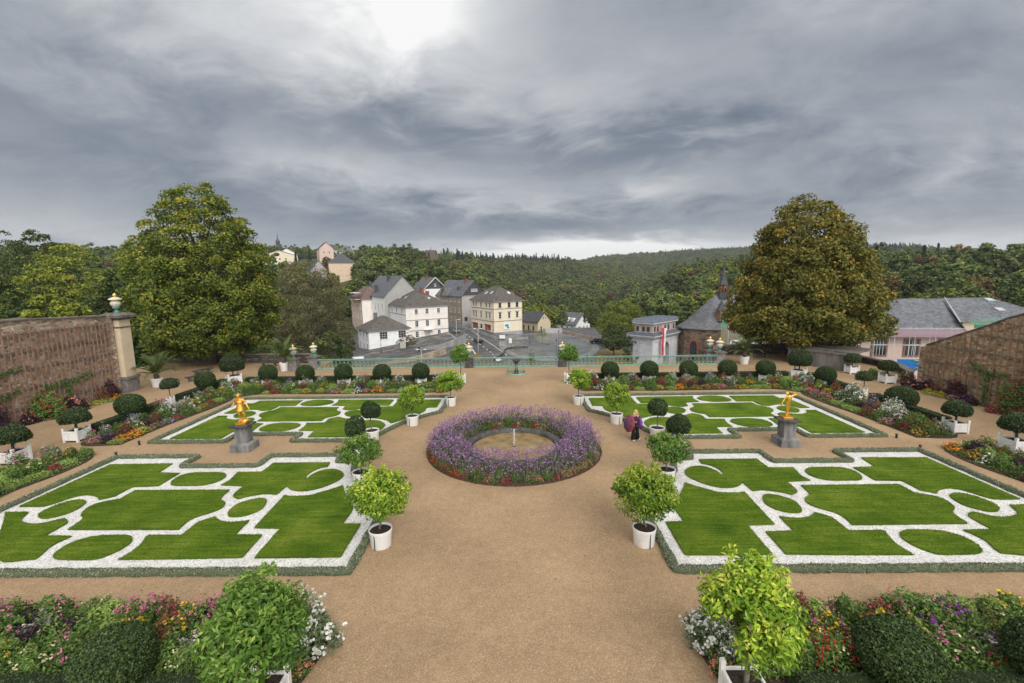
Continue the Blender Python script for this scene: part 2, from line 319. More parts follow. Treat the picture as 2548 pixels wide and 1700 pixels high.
LAWNS = {
'L1':[(-20.15,21.4),(-17.04,21.46),(-16.92,20.4),(-15.84,20.32),(-15.85,19.66),(-15.84,19.32),(-15.83,19.0),(-16.92,18.94),(-16.96,18.47),(-16.96,18.06),(-17.36,17.76),(-17.65,18.0),(-18.1,18.18),(-18.4,18.2),(-18.69,18.02),(-18.87,17.7),(-19.0,17.42),(-19.22,17.24),(-20.19,17.24)],
'L2':[(-15.23,20.35),(-14.46,20.38),(-13.85,20.34),(-13.46,20.05),(-13.36,19.7),(-13.43,19.4),(-13.64,19.16),(-13.93,19.04),(-14.65,19.02),(-15.2,19.05),(-15.43,19.23),(-15.59,19.57),(-15.62,19.96),(-15.51,20.18)],
'L3':[(-16.51,18.58),(-12.34,18.56),(-12.22,17.77),(-11.84,17.45),(-11.7,17.18),(-11.7,16.92),(-11.92,16.6),(-12.28,16.24),(-12.33,15.83),(-12.26,15.44),(-16.43,15.48),(-16.6,16.24),(-16.96,16.55),(-17.16,16.93),(-17.21,17.26),(-17.08,17.5),(-16.67,17.74),(-16.52,17.84),(-16.52,18.2)],
'L4':[(-17.71,17.54),(-18.09,17.76),(-18.41,17.73),(-18.66,17.49),(-18.79,17.15),(-18.79,16.79),(-18.62,16.51),(-18.33,16.32),(-18.03,16.29),(-17.8,16.44),(-17.58,16.71),(-17.56,17.13)],
'L5':[(-20.22,16.78),(-19.28,16.77),(-19.12,16.42),(-18.91,16.14),(-18.66,16.0),(-18.34,15.91),(-17.95,15.9),(-17.66,16.05),(-17.49,16.19),(-17.38,16.28),(-17.19,16.19),(-16.95,15.98),(-16.9,15.83),(-16.89,15.08),(-15.86,15.05),(-15.99,14.48),(-15.86,14.07),(-15.75,13.71),(-16.9,13.66)],
'L6':[(-13.51,14.87),(-13.69,15.0),(-13.94,15.08),(-14.67,15.07),(-15.08,14.99),(-15.37,14.77),(-15.5,14.45),(-15.45,14.11),(-15.32,13.86),(-15.11,13.73),(-14.87,13.68),(-13.76,13.67),(-13.58,13.8),(-13.41,14.05),(-13.34,14.35),(-13.36,14.64)],
'L7':[(-12.94,13.66),(-12.88,13.95),(-12.88,14.35),(-12.98,14.71),(-13.09,15.0),(-13.07,15.07),(-11.88,15.06),(-11.89,15.66),(-11.88,15.94),(-11.7,16.14),(-11.5,16.32),(-11.29,16.14),(-11.03,15.99),(-10.64,15.91),(-10.35,15.95),(-10.0,16.04),(-9.94,15.06),(-8.95,15.04),(-8.89,13.73),(-10.76,13.68)],
'L8':[(-7.52,18.89),(-7.27,18.39),(-6.91,17.79),(-6.37,17.0),(-6.33,15.75),(-5.65,15.72),(-5.63,13.72),(-8.46,13.7),(-8.52,15.47),(-9.52,15.51),(-9.66,18.02),(-9.4,17.94),(-8.92,17.95),(-8.5,18.03),(-8.25,18.25),(-7.87,18.55)],
'L9':[(-11.94,21.43),(-9.12,21.42),(-9.04,20.93),(-9.36,20.75),(-9.57,20.33),(-9.6,19.89),(-9.43,19.61),(-9.41,19.97),(-9.26,20.33),(-8.98,20.6),(-8.5,20.59),(-8.11,20.3),(-7.88,19.9),(-7.91,19.47),(-8.12,19.06),(-8.46,18.67),(-8.87,18.45),(-9.28,18.42),(-9.68,18.58),(-10.02,18.9),(-10.04,18.1),(-10.5,18.18),(-10.94,18.07),(-11.26,17.9),(-11.47,17.74),(-11.87,18.05),(-11.94,18.93),(-13.05,19.03),(-12.94,19.52),(-13.02,19.95),(-13.09,20.38),(-11.95,20.38)],
'L10':[(-10.13,17.43),(-10.31,17.71),(-10.63,17.78),(-10.95,17.61),(-11.21,17.31),(-11.24,16.88),(-11.14,16.56),(-10.94,16.34),(-10.63,16.31),(-10.32,16.43),(-10.09,16.7),(-10.01,17.02)],
'U1':[(-19.16,33.06),(-15.95,33.07),(-15.84,31.67),(-17.01,31.62),(-16.99,31.03),(-17.11,30.62),(-17.53,30.5),(-18.12,30.78),(-18.66,30.8),(-19.02,30.36),(-19.23,29.92),(-19.88,29.94),(-19.77,32.35),(-19.25,32.33)],
'U2':[(-13.38,32.57),(-13.78,32.99),(-14.32,33.16),(-14.94,33.15),(-15.4,32.92),(-15.6,32.46),(-15.59,32.01),(-15.24,31.7),(-14.26,31.61),(-13.76,31.82),(-13.44,32.15)],
'U3':[(-16.68,31.27),(-12.47,31.15),(-12.37,30.45),(-11.89,29.96),(-11.82,29.41),(-12.1,28.97),(-12.43,28.76),(-12.42,28.12),(-13.96,28.1),(-16.58,28.15),(-16.68,28.9),(-17.04,29.21),(-17.25,29.67),(-17.18,30.13),(-16.92,30.45),(-16.77,30.6)],
'U4':[(-17.7,29.92),(-18.08,30.29),(-18.56,30.37),(-18.88,30.11),(-18.92,29.57),(-18.68,29.11),(-18.38,28.92),(-17.98,29.01),(-17.69,29.38)],
'U5':[(-19.91,29.37),(-19.3,29.35),(-19.15,28.98),(-18.76,28.64),(-18.27,28.51),(-17.85,28.65),(-17.52,28.85),(-17.22,28.8),(-16.98,28.47),(-17.02,27.78),(-15.94,27.68),(-15.9,26.89),(-15.76,26.14),(-16.93,26.15),(-16.92,25.04),(-19.92,25.05)],
'U6':[(-13.5,27.47),(-13.91,27.69),(-14.81,27.74),(-15.35,27.53),(-15.58,27.07),(-15.55,26.56),(-15.2,26.24),(-14.42,26.19),(-13.84,26.27),(-13.48,26.63),(-13.34,27.14)],
'U7':[(-13.14,27.66),(-12.02,27.7),(-12.02,28.53),(-11.61,28.88),(-11.37,28.73),(-10.93,28.5),(-10.34,28.48),(-9.96,28.05),(-9.55,28.13),(-9.11,28.14),(-8.61,27.93),(-8.06,27.24),(-8.0,26.6),(-8.14,26.11),(-8.49,25.64),(-8.94,25.08),(-11.92,25.12),(-11.98,26.22),(-12.99,26.24),(-12.98,26.93)],
'U8':[(-8.65,32.95),(-5.49,32.88),(-5.47,30.91),(-6.16,30.86),(-6.17,29.92),(-6.92,28.59),(-7.75,27.5),(-8.16,28.06),(-8.76,28.43),(-9.36,28.64),(-9.85,29.05),(-9.89,29.73),(-10.01,30.37),(-10.08,31.07),(-8.63,31.24)],
'U9':[(-13.24,33.12),(-9.21,33.03),(-9.01,32.87),(-9.01,31.48),(-10.16,31.46),(-10.5,31.02),(-10.89,30.73),(-11.57,30.47),(-12.0,30.69),(-12.09,31.48),(-13.14,31.66),(-13.06,32.46)],
'U10':[(-11.46,29.63),(-11.43,30.1),(-11.1,30.36),(-10.68,30.39),(-10.26,30.06),(-10.09,29.36),(-10.3,29.02),(-10.71,28.9),(-11.17,29.17)],
}
def arc(cx, cy, r, a0, a1, n=12):
    a = np.radians(np.linspace(a0, a1, n)); return [(cx+r*math.cos(t), cy+r*math.sin(t)) for t in a]
CY = 23.35
LOW = [(5.08, 12.95), (20.6, 12.95), (20.6, 22.33), (16.33, 22.33), (16.33, 21.07), (12.55, 21.07), (12.55, 22.33), (8.95, 22.33), (8.75, 21.5), (7.9, 21.5)] + [p for p in arc(0, CY, 8.1, -14, -50.9, 10)][1:]
UPP = [(5.05, 29.68), (4.95, 31.4), (5.05, 33.65), (20.6, 33.65), (20.6, 24.45), (16.33, 24.45), (16.33, 25.6), (12.55, 25.6), (12.55, 24.45), (8.5, 24.45), (8.35, 24.85)] + [p for p in arc(0, CY, 8.1, 10.5, 50, 10)][1:]
def mir(p, s): return [(s*x, y) for x, y in p]
M_SANT = leafmat('silver_hedge_leaf', [(0, (.11, .13, .075)), (.5, (.24, .27, .175)), (1, (.40, .44, .31))], .7, .1, .05)
M_SANTC = mat('silver_hedge_core', (.07, .085, .05), (.11, .13, .08), 8, .9)
def low_hedge(poly, name, label, seed, w=.28, h=.18, dens=300):
    rng = rngs(seed); mb = MB(); p = resample(poly, .18, True)[:-1]; n = len(p)
    t = unit(np.roll(p, -1, 0) - np.roll(p, 1, 0)); nr = np.stack([-t[:,1], t[:,0]], 1)
    prof = [(-.5, 0), (-.52, .55), (-.36, .92), (0, 1), (.36, .92), (.52, .55), (.5, 0)]
    ww = w*(1 + .12*np.sin(np.arange(n)*.9) + rng.uniform(-.12, .12, n)); hh = h*(1 + rng.uniform(-.1, .1, n))
    rows = [np.c_[p + nr*(a*ww*.92)[:,None], .005 + b*hh*.92] for a, b in prof]
    v = np.concatenate(rows); i = np.arange(n); j = (i+1) % n
    mb.add(v, [np.stack([k*n+i, k*n+j, k*n+n+j, k*n+n+i], 1) for k in range(len(prof)-1)], 0, None, True)
    L = np.linalg.norm(np.roll(p, -1, 0)-p, axis=1).sum(); m = int(L*dens)
    k = rng.integers(0, n, m); u = rng.uniform(0, 1, m)[:,None]; q = p[k]*(1-u) + p[j[k]]*u
    a = rng.uniform(-.25, PI+.25, m); cx, cz = np.cos(a), np.maximum(np.sin(a), .05)
    sq = (np.abs(cx)**3 + np.abs(cz)**3)**(-1/3)
    P = np.c_[q + nr[k]*(cx*sq*ww[k]*.5)[:,None], .01 + cz*sq*hh[k]]
    N = np.c_[nr[k]*cx[:,None], cz]
    mb.leaves(P, N, rng, .075, .03, 1, None, -.5, .7, .5)
    return tag(mb.build(name, [M_SANTC, M_SANT]), label, 'hedge', 'low silver hedges edging the parterres')
for s, sn in ((-1, 'left'), (1, 'right')):
    for nm, pl, tx in (('L', LOW, 'near'), ('U', UPP, 'far')):
        base = MB(); pp = mir(pl, s); base.prism(pp, 0.0, .012, 0)
        tag(base.build('white_gravel', M_WHITE), kind='structure')
        low_hedge(pp, 'low_hedge', 'low silver green clipped hedge around the %s %s white gravel parterre' % (tx, sn), 11 + s + ord(nm))
        lw = MB(); rr = rngs(5 + s)
        for k, v in LAWNS.items():
            if k[0] != nm: continue
            q = resample(smooth_poly(mir(v, s), 5), .09, True)[:-1] if tx == 'near' else smooth_poly(mir(v, s), 5)
            q = q + rr.normal(size=q.shape)*.007
            c_ = q.mean(0); tx_ = q
            lw.prism(tx_, .004, .062, 0)
        tag(lw.build('lawn', M_LAWN), kind='structure')
# grass blades standing along the lawn edges and over the nearer lawns
def inside(pt, poly):
    x, y = pt[:,0], pt[:,1]; r = np.zeros(len(pt), bool); n = len(poly)
    for i in range(n):
        x1, y1 = poly[i]; x2, y2 = poly[(i+1) % n]
        c = (y1 > y) != (y2 > y)
        r ^= c & (x < (x2-x1)*(y-y1)/(y2-y1+1e-12) + x1)
    return r
M_BLADE = leafmat('grass_blade', [(0, (.05, .10, .007)), (.5, (.10, .175, .013)), (1, (.20, .26, .045))], .6, .25, .02)
bl = MB(); rr = rngs(77)
for s in (-1, 1):
    for k, v in LAWNS.items():
        q = smooth_poly(mir(v, s), 5); lo, hi = q.min(0), q.max(0)
        ar = np.prod(hi-lo); n = int(ar*(330 if k[0] == 'L' else 90))
        pt = rr.uniform(lo, hi, (n, 2)); pt = pt[inside(pt, q)]
        e = resample(q, .02, True); e = e + rr.normal(size=e.shape)*.012
        pt = np.concatenate([pt, e]); n = len(pt)
        P = np.c_[pt, rr.uniform(.045, .075, n)]
        bl.leaves(P, np.c_[rr.normal(size=(n, 2))*.8, np.full(n, .6)], rr, .07, .018, 0, None, -.9, .2, .4)
tag(bl.build('grass', M_BLADE), kind='stuff')
# ---------------------------------------------------------------- fountain
M_STONE = mat('grey_stone', (.13, .125, .12), (.25, .24, .225), 3, .8, .4, 14)
M_STONED = mat('dark_stone', (.035, .033, .032), (.10, .095, .09), 3, .7, .4, 14)
M_STONEL = mat('weathered_stone', (.10, .10, .105), (.27, .265, .265), 1.6, .8, .35, 10, stretch=(1.6, 1.6, .5))
def water_mat():
    m, nt, b = newmat('basin_water'); co = nd(nt, 'ShaderNodeTexCoord').outputs['Object']
    n = nd(nt, 'ShaderNodeTexNoise', {'Vector': co, 'Scale': 1.6, 'Detail': 4})
    nt.links.new(ramp(nt, n.outputs[0], [(.3, (.17, .105, .035)), (.55, (.27, .185, .075)), (.75, (.34, .25, .12))]), b.inputs['Base Color'])
    b.inputs['Roughness'].default_value = .12; b.inputs['Specular IOR Level'].default_value = .5
    w = nd(nt, 'ShaderNodeTexWave', {'Vector': co, 'Scale': 2.2, 'Distortion': 1.2, 'Detail': 2}, wave_type='RINGS', rings_direction='Z')
    nt.links.new(nd(nt, 'ShaderNodeBump', {'Height': w.outputs[0], 'Strength': .18, 'Distance': .05}).outputs[0], b.inputs['Normal'])
    return m
f = empty('fountain', (0.02, CY, 0), 'round stone fountain basin with a thin water jet in the middle of the garden', 'fountain')
b = MB(); b.lathe([(2.62, 0), (2.64, .16), (2.60, .22), (2.56, .25), (2.34, .25), (2.28, .22), (2.22, .10), (2.2, 0.01)], 64, mi=0, cap=False)
b.build('basin_rim', M_STONED, f)
b = MB(); b.lathe([(2.24, .03), (1.2, .03), (.3, .03), (.02, .03)], 64, cap=False); b.build('water', water_mat(), f)
M_JET, jt, jb = newmat('water_jet'); jb.inputs['Base Color'].default_value = (.85, .87, .88, 1); jb.inputs['Roughness'].default_value = .1
jb.inputs['Alpha'].default_value = .75
b = MB(); rr = rngs(3); z = np.linspace(.03, 1.0, 14)
b.tube(np.c_[rr.normal(size=14)*.008, rr.normal(size=14)*.008, z], np.linspace(.018, .03, 14), 6)
for k in range(40):
    a, q, zz_ = rr.uniform(0, 2*PI), rr.uniform(.02, .16), rr.uniform(.1, 1.05)
    b.ell((q*math.cos(a), q*math.sin(a), zz_), (.011, .011, .016), 5, 4)
b.build('water_jet', M_JET, f)
b = MB(); b.tube([(0, 0, .02), (0, 0, .1)], [.05, .03], 8); b.build('nozzle', M_STONED, f)
ring = MB(); ring.lathe([(4.62, 0), (4.6, .05), (3.6, .12), (2.7, .1), (2.66, 0)], 64, cap=False)
tag(ring.build('flower_bed_soil', M_SOIL, None, (0.02, CY, 0)), kind='structure')
# ---------------------------------------------------------------- rubble walls with trellis
def rubble(name, stops, sc=(2.6, 2.6, 6.2), mortar=(.36, .30, .23)):
    m, nt, b = newmat(name); co = nd(nt, 'ShaderNodeNewGeometry').outputs['Position']
    mp = nd(nt, 'ShaderNodeMapping', {'Vector': co, 'Scale': sc})
    nz = nd(nt, 'ShaderNodeTexNoise', {'Vector': co, 'Scale': 2.0, 'Detail': 3})
    wv = nd(nt, 'ShaderNodeVectorMath', {0: mp.outputs[0], 1: nz.outputs['Color']}, operation='ADD')
    v1 = nd(nt, 'ShaderNodeTexVoronoi', {'Vector': wv.outputs[0], 'Scale': 1, 'Randomness': .9})
    v2 = nd(nt, 'ShaderNodeTexVoronoi', {'Vector': wv.outputs[0], 'Scale': 1, 'Randomness': .9}, feature='DISTANCE_TO_EDGE')
    sp = nd(nt, 'ShaderNodeSeparateColor', {0: v1.outputs['Color']})
    c = ramp(nt, sp.outputs[0], stops)
    e = nd(nt, 'ShaderNodeMapRange', {'Value': v2.outputs['Distance'], 'From Min': .02, 'From Max': .10})
    c2 = mixc(nt, e.outputs[0], mortar, c)
    bg = nd(nt, 'ShaderNodeTexNoise', {'Vector': co, 'Scale': .45, 'Detail': 5})
    mr = nd(nt, 'ShaderNodeMapRange', {'Value': bg.outputs[0], 'From Min': .3, 'From Max': .7, 'To Min': .7, 'To Max': 1.2})
    h = nd(nt, 'ShaderNodeHueSaturation', {'Color': c2, 'Value': mr.outputs[0]})
    nt.links.new(h.outputs[0], b.inputs['Base Color']); b.inputs['Roughness'].default_value = .9
    nt.links.new(nd(nt, 'ShaderNodeBump', {'Height': e.outputs[0], 'Strength': .7, 'Distance': .04}).outputs[0], b.inputs['Normal'])
    return m
M_RUB = rubble('rubble_stone', [(0, (.17, .12, .085)), (.4, (.36, .265, .195)), (.75, (.50, .39, .30)), (1, (.64, .54, .45))])
M_RUBY = rubble('golden_rubble_stone', [(0, (.15, .105, .065)), (.4, (.34, .25, .16)), (.75, (.47, .37, .25)), (1, (.60, .50, .38))])
M_COPE = mat('coping_stone', (.10, .085, .075), (.19, .165, .15), 2.5, .85, .5, 9)
M_BATL = mat('weathered_batten', (.20, .105, .07), (.36, .22, .155), 2.2, .8, 0)
M_BATR = mat('red_brown_batten', (.24, .11, .05), (.40, .21, .11), 1.5, .75, 0)
def garden_wall(name, label, sx_, tops, mstone):
    """tops: list of (y, z) along the wall from near to far"""
    w = empty(name, (sx_*32.3, tops[-1][0], 0), label, 'wall')
    inv = -np.array([sx_*32.3, tops[-1][0], 0])
    ys = np.array([t[0] for t in tops]); zs = np.array([t[1] for t in tops])
    yy = np.linspace(ys[0], ys[-1], 60); zt = np.interp(yy, ys, zs) + rngs(4).normal(size=60)*.025
    xi, xo = sx_*32.3, sx_*33.15; n = 60
    b = MB()
    v = np.concatenate([np.c_[np.full(n, xi), yy, np.full(n, -.3)], np.c_[np.full(n, xi), yy, zt], np.c_[np.full(n, xo), yy, zt], np.c_[np.full(n, xo), yy, np.full(n, -6)]])
    i = np.arange(n-1)
    F = [np.stack([k*n+i, k*n+i+1, k*n+n+i+1, k*n+n+i], 1) for k in range(3)] + [np.array([0, n, 2*n, 3*n]), np.array([n-1, 2*n-1, 3*n-1, 4*n-1])]
    b.add(v + inv, F); b.build('stonework', mstone, w)
    b = MB(); rr = rngs(9)
    for k in range(0, n-2, 2):
        y0, y1 = yy[k], yy[min(k+2, n-1)]-.02; z0, z1 = zt[k], zt[min(k+2, n-1)]; j = rr.uniform(-.03, .03)
        a = np.array([(xi-sx_*(.10+j), y0, z0+.003), (xi-sx_*(.10+j), y1, z1+.003), (xo+sx_*.12, y1, z1+.003), (xo+sx_*.12, y0, z0+.003)])
        t = a + np.array([0, 0, .10+j*.5]); t[:2, 2] -= .03
        b.add(np.concatenate([a, t]) + inv, np.array([(0,1,2,3), (4,5,6,7), (0,1,5,4), (1,2,6,5), (2,3,7,6), (3,0,4,7)]))
    b.build('coping', M_COPE, w)
    return w
wl = garden_wall('garden_wall', 'tall rubble stone garden wall with level top on the left side of the garden', -1, [(3, 7.0), (26, 6.75), (36.1, 6.35)], M_RUB)
wr = garden_wall('garden_wall', 'rubble stone garden wall with sloping top on the right side of the garden', 1, [(3, 7.2), (20, 7.2), (28.2, 6.62), (36.1, 3.05)], M_RUBY)
def trellis(sx_, y0, y1, ztop, mb_, label, gap=.36):
    t = empty('trellis', (sx_*32.2, y1, 0), label, 'trellis'); inv = np.array([sx_*32.2, y1, 0]); rr = rngs(21)
    b = MB(); y = y0
    while y < y1:
        zt = ztop(y) + rr.uniform(-.12, .1); a = rr.normal()*.012
        b.box(np.array((sx_*32.16, y, (zt+.12)/2 + .1)) - inv, (.05, .085 if sx_ < 0 else .06, zt-.1), 0, 0, 1.0); y += gap*rr.uniform(.93, 1.07)
    b.build('batten', mb_, t)
    for z in (.95, 2.15, 3.4, 4.6, 5.75):
        ys = [q for q in np.linspace(y0, y1, 30) if ztop(q) > z]
        if len(ys) < 2: continue
        b = MB(); b.bbox(sx_*32.19-.03-inv[0], sx_*32.19+.03-inv[0], ys[0]-inv[1], ys[-1]-inv[1], z-.05, z+.05); b.build('rail', M_COPE, t)
    return t
trellis(-1, 12, 35.6, lambda y: 5.85 + (36-y)*.01, M_BATL, 'weathered brown wooden trellis fixed to the left garden wall', .34)
trellis(1, 14, 35.5, lambda y: min(6.5, np.interp(y, [20, 28.2, 36.1], [7.2, 6.62, 3.05])-.30), M_BATR, 'reddish brown wooden trellis fixed to the right garden wall', .42)
# ------- cream pillar that ends the left wall
M_PLAST = mat('cream_plaster', (.58, .47, .33), (.66, .55, .40), 1.2, .85, .1, 8)
M_URNW = mat('urn_ivory', (.50, .49, .40), (.62, .60, .50), 6, .4)
M_URNG = mat('urn_green', (.07, .20, .16), (.12, .28, .22), 5, .45)
M_GOLDL = mat('gilding', (.85, .50, .13), (.95, .62, .2), 6, .3, 0, None, .85)
p = empty('wall_pillar', (-32.4, 36.75, 0), 'cream plastered pillar with stone cap at the end of the left garden wall', 'pillar')
b = MB(); b.bbox(-.56, .62, -.6, .6, 0, 1.1); b.bbox(-.64, .70, -.68, .68, 1.1, 1.3); b.build('plinth', M_STONE, p)
b = MB(); b.bbox(-.48, .52, -.52, .52, 1.3, 6.0); b.build('shaft', M_PLAST, p)
b = MB(); b.bbox(-.53, .57, -.57, .57, 5.35, 5.45); b.bbox(-.55, .6, -.6, .6, 6.0, 6.18); b.bbox(-.8, .85, -.85, .85, 6.18, 6.36); b.box((0, 0, 6.46), (1.75, 1.75, .2), 0, 0, .6); b.build('capital', M_COPE, p)
# ---------------------------------------------------------------- urns, piers, balustrade
def make_urn():
    u = empty('urn', (0, 0, 0), 'x', 'urn', 'ivory and green urns with gilded knobs')
    b = MB(); b.lathe([(.20, 0), (.20, .05), (.12, .10), (.085, .2), (.11, .25), (.22, .34), (.235, .42), (.20, .44)], 18); b.build('foot', M_URNG, u)
    b = MB(); b.lathe([(.19, .44), (.25, .5), (.30, .66), (.28, .8), (.22, .84)], 18)
    for k in range(8):
        a = k*PI/4; b.ell((.275*math.cos(a), .275*math.sin(a), .66), (.05, .05, .1), 6, 5)
    b.build('bowl', M_URNW, u)
    b = MB(); b.lathe([(.235, .84), (.25, .87), (.235, .9)], 18); b.build('gilded_band', M_GOLDL, u)
    b = MB(); b.lathe([(.26, .9), (.42, .95), (.40, 1.0), (.24, 1.09), (.14, 1.14)], 18); b.build('lid', M_URNW, u)
    b = MB(); b.lathe([(.06, 1.14), (.055, 1.17), (.12, 1.22), (.135, 1.29), (.09, 1.36), (.03, 1.41), (.01, 1.46)], 14); b.build('knob', M_GOLDL, u)
    return u
URN = make_urn()
def urn(x, y, z, lab, sc=1.0): place(URN, USED, (x, y, z), rngs(int(abs(x*7))).uniform(0, 1), sc, lab)
urn(-32.4, 36.75, 6.56, 'ivory urn with gilded knob on the cream pillar of the left wall', 1.12)
def pier(x, y, h, m_, lab, w=.72):
    b = MB(); p = empty('stone_pier', (x, y, 0), lab, 'pier', 'stone piers of the balustrade')
    b.bbox(-w*.6, w*.6, -w*.6, w*.6, 0, .16); b.bbox(-w/2, w/2, -w/2, w/2, .16, h-.14); b.build('shaft', m_, p)
    b = MB(); b.bbox(-w*.62, w*.62, -w*.62, w*.62, h-.14, h); b.build('cap', M_COPE, p)
pier(-4.65, 45.2, 1.1, M_STONED, 'dark stone pier of the balustrade behind the left slender citrus tree'); urn(-4.65, 45.2, 1.1, 'ivory urn on the dark pier behind the left slender citrus tree')
pier(4.75, 45.2, 1.1, M_STONED, 'dark stone pier of the balustrade behind the right slender citrus tree'); urn(4.75, 45.2, 1.1, 'ivory urn on the dark pier behind the right slender citrus tree')
pier(-20.6, 45.7, 1.25, M_STONE, 'pale stone pier at the left end of the balustrade', .9); urn(-20.6, 45.7, 1.25, 'ivory urn at the left end of the balustrade, right one of its pair', .98)
pier(-22.1, 44.5, 1.25, M_STONE, 'pale stone pier left of the balustrade beside the potted palm', .8); urn(-22.1, 44.5, 1.25, 'ivory urn beside the palm, left one of the pair by the balustrade', .98)
pier(20.7, 45.7, 1.25, M_STONE, 'pale stone pier at the right end of the balustrade', .9); urn(20.1, 46.6, 1.25, 'ivory urn at the right end of the balustrade, left one of its pair', .98)
pier(20.1, 46.6, 1.25, M_STONE, 'pale stone pier just beyond the right end of the balustrade', .8); urn(20.7, 45.7, 1.25, 'ivory urn at the right end of the balustrade, right one of its pair', .98)
M_RAIL = mat('pale_green_iron', (.16, .30, .24), (.23, .38, .31), 3, .6)
M_RAILG = mat('faded_gold_iron', (.42, .31, .12), (.52, .40, .18), 4, .5)
def make_baluster():
    b = MB(); r = .02
    for s in (-1, 1):
        b.tube([(s*.12, 0, .14), (s*.04, 0, .24), (s*.025, 0, .34), (s*.10, 0, .5), (s*.165, 0, .62), (s*.15, 0, .74), (s*.07, 0, .82), (0, 0, .84)], r, 5)
    a = np.linspace(0, 2*PI, 13)
    b.tube(np.c_[.205 + .085*np.cos(a), 0*a-.01, .27 + .085*np.sin(a)], .02, 5, 1)
    b.tube(np.c_[.205 + .035*np.cos(a), 0*a-.01, .27 + .035*np.sin(a)], .02, 5, 1)
    b.tube([(.205, 0, .12), (.205, 0, .19)], .015, 5, 1); b.tube([(.205, 0, .36), (.205, 0, .46)], .015, 5, 0)
    b.tube([(.205-.05, 0, .52), (.205, 0, .46), (.205+.05, 0, .52)], .014, 5, 0)
    return b.mesh('baluster')
BAL = make_baluster(); BAL.materials.append(M_RAIL); BAL.materials.append(M_RAILG)
for x0_, x1_, lab in ((-20.1, -5.05, 'pale green iron balustrade on the left, behind the clipped balls'), (-4.25, 4.35, 'pale green iron balustrade between the two dark piers'), (5.15, 20.2, 'pale green iron balustrade on the right, in front of the stone gate')):
    t = empty('balustrade', ((x0_+x1_)/2, 45.2, 0), lab, 'balustrade', 'iron balustrade along the terrace edge'); c = (x0_+x1_)/2; hw = (x1_-x0_)/2
    b = MB(); b.bbox(-hw, hw, -.09, .09, .94, .985); b.bbox(-hw, hw, -.05, .05, .84, .875); b.build('top_rail', M_RAIL, t)
    b = MB(); b.bbox(-hw, hw, -.14, .14, 0, .09); b.bbox(-hw, hw, -.06, .06, .09, .135); b.build('bottom_rail', M_RAIL, t)
    n = int(round(2*hw/.41)); 
    for k in range(n):
        o = bpy.data.objects.new('baluster', BAL); COL.objects.link(o); o.parent = t; o.location = (-hw + (k+.25)*2*hw/n, 0, 0)
    b = MB()
    for k in range(n*3): b.bbox(-hw+(k+.5)*2*hw/n/3-.008, -hw+(k+.5)*2*hw/n/3+.008, -.012, .012, .875, .94)
    b.build('upper_bars', M_RAIL, t)
# low walls behind the two tree corners, and the retaining wall below the terrace
M_DWALL = rubble('dark_rubble', [(0, (.03, .026, .022)), (.5, (.075, .065, .055)), (1, (.15, .13, .11))], (2.2, 2.2, 5), (.06, .052, .045))
def low_wall(pts, h, t, name, label):
    w = empty(name, (*pts[0], 0), label, 'wall'); b = MB(); c = MB()
    for (xa, ya), (xb, yb) in zip(pts[:-1], pts[1:]):
        L = math.hypot(xb-xa, yb-ya); a = math.atan2(yb-ya, xb-xa)
        m_ = np.array([(xa+xb)/2-pts[0][0], (ya+yb)/2-pts[0][1], 0])
        b.box(m_ + (0, 0, h/2-2), (L-.01, t, h+4), a); c.box(m_ + (0, 0, h+.06), (L, t+.16, .12), a)
    b.build('stonework', M_DWALL, w); c.build('coping', M_COPE, w)
low_wall([(-21.1, 47.2), (-22.2, 48.6), (-39.5, 49.9)], .9, .5, 'parapet_wall', 'dark low stone wall behind the left big tree corner')
low_wall([(21.2, 47.6), (22.6, 50.6), (36, 51.8)], 1.0, .5, 'parapet_wall', 'dark low stone wall behind the big chestnut on the right')
low_wall([(35.9, 51.6), (35.0, 46), (35.3, 41.6), (33.9, 38.6)], .5, .5, 'parapet_wall', 'low brown rubble wall beside the boxed bays at the right rear')
b = MB(); b.bbox(-20.6, 20.6, 45.36, 46.0, -14, -.02); tag(b.build('retaining_wall', M_DWALL), 'rubble retaining wall carrying the terrace below the balustrade', 'wall')
# concrete shelter wall at the right rear corner
h = empty('stone_shelter', (29.2, 44.5, 0), 'low grey stone shelter with sloping slab top beside the chestnut', 'shelter')
M_CONC = mat('grey_concrete', (.13, .12, .115), (.22, .21, .2), 1.2, .9, .3, 9, stretch=(2, 2, .4))
b = MB(); b.prism([(-1.6, 1.2), (1.3, -3.4), (2.0, -3.0), (-.9, 1.8)], 0, 1.45); b.build('wall', M_CONC, h)
b = MB(); b.prism([(-1.75, 1.25), (1.25, -3.55), (2.1, -3.05), (-.85, 1.95)], 1.45, 1.58)
v = np.array([(-1.75, 1.25, 1.7), (-.85, 1.95, 1.7), (3.6, 2.4, 2.6), (2.6, 2.9, 2.6), (4.6, -1.8, 1.75), (2.1, -3.05, 1.6)])
b.prism([(-1.3, 1.6), (1.7, -3.3), (5.2, -1.2), (3.4, 3.6)], 1.585, 1.70); b.build('roof_slab', M_COPE, h)
# stone benches along the left rear wall
def bench(x, y, rz_, lab):
    t = empty('stone_bench', (x, y, 0), lab, 'bench', 'stone benches under the trees', rz_)
    b = MB(); b.bbox(-.95, .95, -.22, .22, .36, .46); b.build('seat', M_STONED, t)
    for s in (-1, 1):
        b = MB(); b.bbox(s*.62-.1, s*.62+.1, -.17, .17, 0, .36); b.build('leg', M_COPE, t)
bench(-26.0, 46.9, 0, 'dark stone bench at the low wall behind the mushroom shaped tree')
bench(-29.2, 40.6, 1.15, 'dark stone bench near the left potted palm, nearer to the garden')
bench(-30.6, 43.4, 1.2, 'dark stone bench in the shade left of the linden trunk')
bench(26.4, 48.6, -.1, 'dark stone bench in the shade beside the right potted palm')
